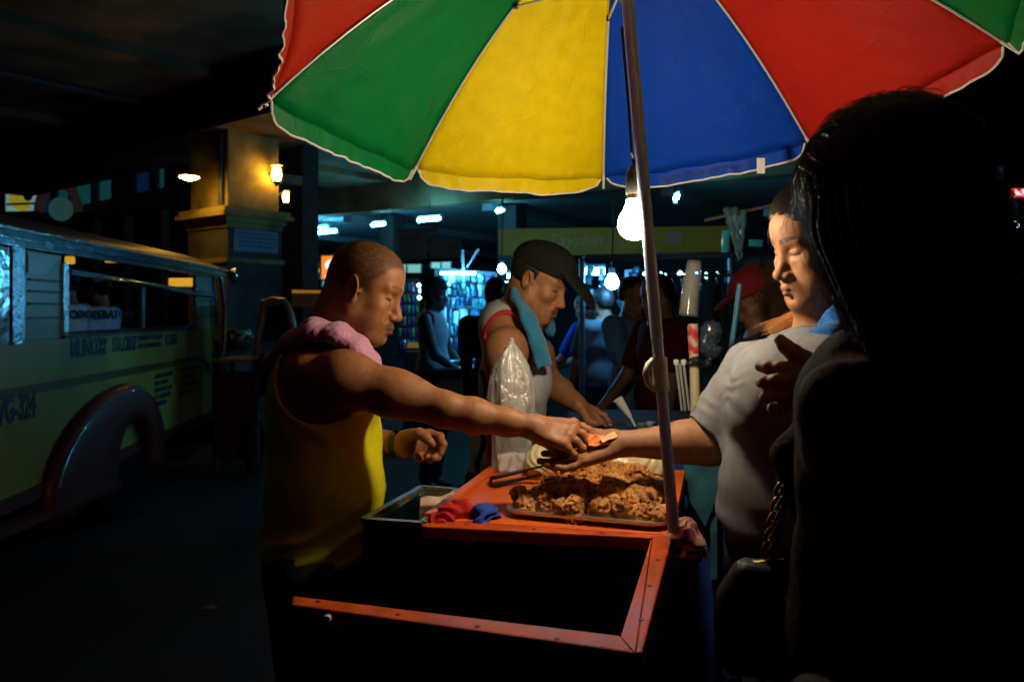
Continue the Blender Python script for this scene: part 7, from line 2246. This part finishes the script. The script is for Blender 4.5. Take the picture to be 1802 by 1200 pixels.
# ---------------------------------------------------------------- people farther back, whole figures
def bystander(label, x, y, yaw, height, skin, top, bottom, arms=((.05, .12), (.05, .12)), cap=None, hair=(.012, .010, .009), sleeves=True, pitch=5, stout=1.0, h=.011, curly=False, group=None, seat=None, topname='shirt'):
    s = height / 1.68
    root = empty('person', (x, y, 0), label, 'person', group)
    G = Frame((x, y, 0 if seat is None else seat), yaw, 0, 0, s)
    g = lambda a, b, c: G.p(a, b, c)
    B = Body()
    F = Frame(g(.01, 0, 1.535), yaw, pitch, 0, .93 * s)
    head_volumes(B, F)
    e = lambda b, c, r, k: b.ell(g(*c), V3(r) * s, G.M, k)
    B.cap(F.p(-.02, 0, -.05), g(-.02, 0, 1.40), .052 * s, .06 * s, .03)
    def trunk(b, w=1.0):
        e(b, (-.015, 0, 1.345), (.085 * w, .175 * w, .07), .04)
        e(b, (0, 0, 1.22), (.108 * stout * w, .155 * w, .15), .05)
        e(b, (.005, 0, 1.02), (.105 * stout * w, .145 * stout * w, .15), .05)
    trunk(B)
    e(B, (-.01, 0, .90), (.115, .16, .12), .05)
    A = []
    for sd, (fw, bend) in zip((-1, 1), arms):
        sh = g(-.01, sd * .185, 1.345)
        el = g(.02 + fw * .25, sd * .215, 1.345 - .27)
        a = bend
        wr = el + G.M @ (V3((math.sin(a) * .24, -sd * .05 * math.sin(a), -math.cos(a) * .24)) * s)
        A.append((sh, el))
        B.cap(sh, el, .050 * s, .040 * s, .03); B.cap(el, wr, .040 * s, .027 * s, .02)
        d = (wr - el) / np.linalg.norm(wr - el)
        sd_v = np.cross(d, G.M @ V3((0, 1, 0)))
        if np.linalg.norm(sd_v) < .2: sd_v = G.M @ V3((1, 0, 0))
        sd_v /= np.linalg.norm(sd_v)
        for k in range(4):
            b0 = wr + d * .075 * s + sd_v * .018 * s * (k - 1.5)
            B.cap(wr, b0, .02 * s, .012 * s, .012)
            B.cap(b0, b0 + d * (.07 - .012 * abs(k - 1.5)) * s, .0095 * s, .0075 * s, .004)
        B.cap(wr + d * .02 * s, wr + d * .07 * s + sd_v * .05 * s, .014 * s, .009 * s, .006)
    if seat is None:
        for sd in (-1, 1):
            hp, kn_, an = g(0, sd * .085, .88), g(.015, sd * .095, .47), g(-.02, sd * .10, .075)
            B.cap(hp, kn_, .085 * s, .055 * s, .03); B.cap(kn_, an, .055 * s, .035 * s, .02)
            B.chain([an, an + G.M @ V3((.05, 0, -.04)), an + G.M @ V3((.15, 0, -.055))], [.034, .034, .02], .02)
    lo = V3((x - .55, y - .55, 0)); hi = V3((x + .55, y + .55, height + .15 + (seat or 0)))
    v, q = B.mesh(lo, hi, h)
    C = head_tone(F, v, skin, hairc=hair)
    np_mesh('body', v, q, skin_mat('skin_brown'), root, C)
    T = Body(); trunk(T, 1.04)
    e(T, (0, 0, .95), (.118 * stout, .160 * stout, .12), .05)
    if sleeves:
        for sh, el in A: T.cap(sh, sh * .35 + el * .65, .062 * s, .060 * s, .03)
    T.grow(.008)
    T.relief(lambda P: .007 * (vnoise(P * V3((13, 13, 8))) - .45))
    T.cut(Body.f_ell(g(.02, 0, 1.44), V3((.08, .075, .075)) * s, G.M), .004)
    if not sleeves:
        for sh, el in A: T.cut(Body.f_ell(sh, V3((.075, .07, .10)) * s, G.M), .01)
    v, q = T.mesh(lo, hi, h)
    np_mesh(topname, v, q, top, root)
    if seat is None:
        S = Body(); e(S, (-.005, 0, .90), (.122, .165, .11), .05)
        for sd in (-1, 1):
            S.cap(g(0, sd * .085, .88), g(.015, sd * .095, .47), .098 * s, .075 * s, .03)
            S.cap(g(.015, sd * .095, .47), g(-.02, sd * .10, .12), .072 * s, .058 * s, .03)
        S.grow(.004)
        v, q = S.mesh(lo, hi, h * 1.3)
        np_mesh('trousers', v, q, bottom, root)
        for sd in (-1, 1):
            sl = MB(); c = g(.05, sd * .10, .012); sl.box(c, (.26, .095, .024), R(yaw)); sl.build('slipper', mat('black_rubber'), root, bevel=.008)
    Hh = Body()
    Hh.ell(F.p(-.014, 0, .055), V3((.102, .085, .09)) * .93 * s, F.M, .01)
    Hh.ell(F.p(-.05, 0, .01), V3((.062, .07, .075)) * .93 * s, F.M, .03)
    Hh.clip(lambda P: (lambda q: -(q[..., 2] - .055 + (-.055 - .03) * 0 + np.where(q[..., 0] > .0, 0, .09)))(F.loc(P)), .01)
    Hh.relief(lambda P: .006 * (vnoise(P * 110) - .4))
    v, q = Hh.mesh(F.o - .18, F.o + .18, .006)
    np_mesh('hair', v, q, HAIR_MASS, root)
    if cap is not None:
        Cp = Body()
        Cp.ell(F.p(-.004, 0, .066), V3((.112, .092, .094)) * s * .95, F.M, .01)
        Cp.clip(lambda P: -(F.loc(P)[..., 2] - .050), .004)
        v, q = Cp.mesh(F.o - .24, F.o + .24, .006)
        c = np_mesh('cap', v, q, cap, root)
        Br = Body()
        Br.ell(F.p(.112, 0, .046), V3((.092, .075, .036)) * s * .95, F.M, .01)
        Br.cut(Body.f_ell(F.p(.110, 0, .036), V3((.10, .088, .040)) * s * .95, F.M), .002)
        Br.clip(lambda P: np.maximum(-(F.loc(P)[..., 0] - .07), -(F.loc(P)[..., 2] - .046)), .004)
        v, q = Br.mesh(F.o - .24, F.o + .26, .005)
        np_mesh('brim', v, q, cap, c)
    return root, F
SKIN2 = (.22, .10, .05)
CL = lambda n, c: mat(n, c, rough=.9, spec=.15, var=.12, vscale=30, bump=.0015, bscale=300)
p_ = W(762, 560, 6.2)
bystander('man in pale sleeveless shirt and cap standing by the stall of hanging packets', p_.x, 6.2, -12, 1.66, (.055, .03, .02), CL('pale_singlet', (.26, .26, .26)), CL('dark_shorts', (.012, .012, .014)), arms=((.25, .95), (.2, .8)), cap=CL('dark_cap', (.02, .02, .025)), sleeves=False, topname='singlet')
p_ = W(1112, 560, 5.0)
bystander('man in blue shirt and pale jeans standing with arms held before him', p_.x, 5.0, -48, 1.62, SKIN2, CL('blue_shirt_cloth', (.08, .20, .40)), CL('pale_blue_jeans', (.09, .16, .26)), arms=((.35, 1.25), (.35, 1.2)), stout=1.05)
p_ = W(1032, 580, 6.6)
bystander('person in royal blue shirt bending at the far lit stall', p_.x, 6.6, 150, 1.55, SKIN2, CL('royal_blue_cloth', (.02, .06, .40)), CL('dark_jeans', (.02, .025, .05)), arms=((.5, 1.2), (.5, 1.2)), pitch=20)
p_ = W(1062, 570, 5.9)
bystander('person in a pale grey shirt half hidden behind the man in blue', p_.x, 5.9, 120, 1.58, SKIN2, CL('pale_grey_cloth', (.08, .085, .09)), CL('black_trousers', (.012, .012, .015)), arms=((.2, .5), (.2, .5)))
p_ = W(1160, 560, 4.3)
bystander('person in dark red shirt in the crowd just behind the umbrella pole', p_.x, 4.3, 200, 1.60, (.18, .09, .05), CL('wine_cloth', (.07, .008, .010)), CL('black_trousers', (.012, .012, .015)), arms=((.3, .8), (.1, .2)), pitch=14)
p_ = W(873, 540, 5.2)
bystander('dark haired person seen only as a head behind the grey jersey', p_.x, 5.2, 80, 1.62, (.16, .08, .05), CL('navy_cloth', (.02, .03, .08)), CL('black_trousers', (.012, .012, .015)))
# red capped woman with bushy hair, and the jeepney riders
p_ = W(1338, 520, 3.1)
def build_redcap():
    root, F = bystander('woman in red cap with bushy brown hair behind the woman in grey', p_.x, 3.1, 184, 1.56, (.26, .13, .075), CL('dark_green_cloth', (.03, .05, .045)), CL('dark_jeans', (.02, .025, .05)), arms=((.15, .4), (.15, .4)), cap=mat('red_cap_cloth', (.20, .006, .012), rough=.85, var=.1, vscale=50), pitch=30)
    P = []
    for i in range(6000):
        d = RNG.normal(0, 1, 3); d /= np.linalg.norm(d)
        if d[0] > .62 or (d[2] > .45 and d[0] > .05): continue
        o = V3((-.035, 0, -.01)) + d * V3((.100, .094, .135))
        g_ = d + RNG.normal(0, .35, 3); L = RNG.uniform(.04, .08)
        c1 = RNG.normal(0, .016, 3)
        P.append(np.array([F.p(*(o + g_ * L * t + c1 * math.sin(t * 4) + V3((0, 0, -.05)) * t * t)) for t in np.linspace(0, 1, 8)]))
    strands('bushy_hair', P, .0005, hair_mat('brown_hair', (.10, .055, .022), .4), root)
build_redcap()
q_ = J(YJ(225), 0, -.42)
rd, _f = bystander('jeepney rider in white shirt with a dark neckline, back to the window', q_.x, q_.y, 175, 1.55, SKIN2, mat('white_shirt_cloth', (.55, .52, .50), rough=.9, var=.08, vscale=20), None, arms=((.1, .9), (.1, .9)), seat=.14)
o_ = None
q2 = J(YJ(282), 0, -.46)
bystander('second jeepney rider in pale shirt with a blue sleeve', q2.x, q2.y, 178, 1.53, SKIN2, mat('pale_lilac_cloth', (.46, .46, .54), rough=.9, var=.1, vscale=20), None, arms=((.1, .9), (.1, .9)), seat=.14)
q3 = J(YJ(165), 0, -.50)
bystander('jeepney rider in black seen in profile near the rear of the window', q3.x, q3.y, 100, 1.58, (.14, .075, .045), mat('black_cloth', (.012, .012, .014)), None, seat=.16)
lettering('COOPERATORS', J(YJ(240), 1.365, -.225), JDIR, JUP, .075, mat('black_print', (.01, .01, .012), rough=.8), rd, sx=2.0, name='shirt_print', bold=.003)
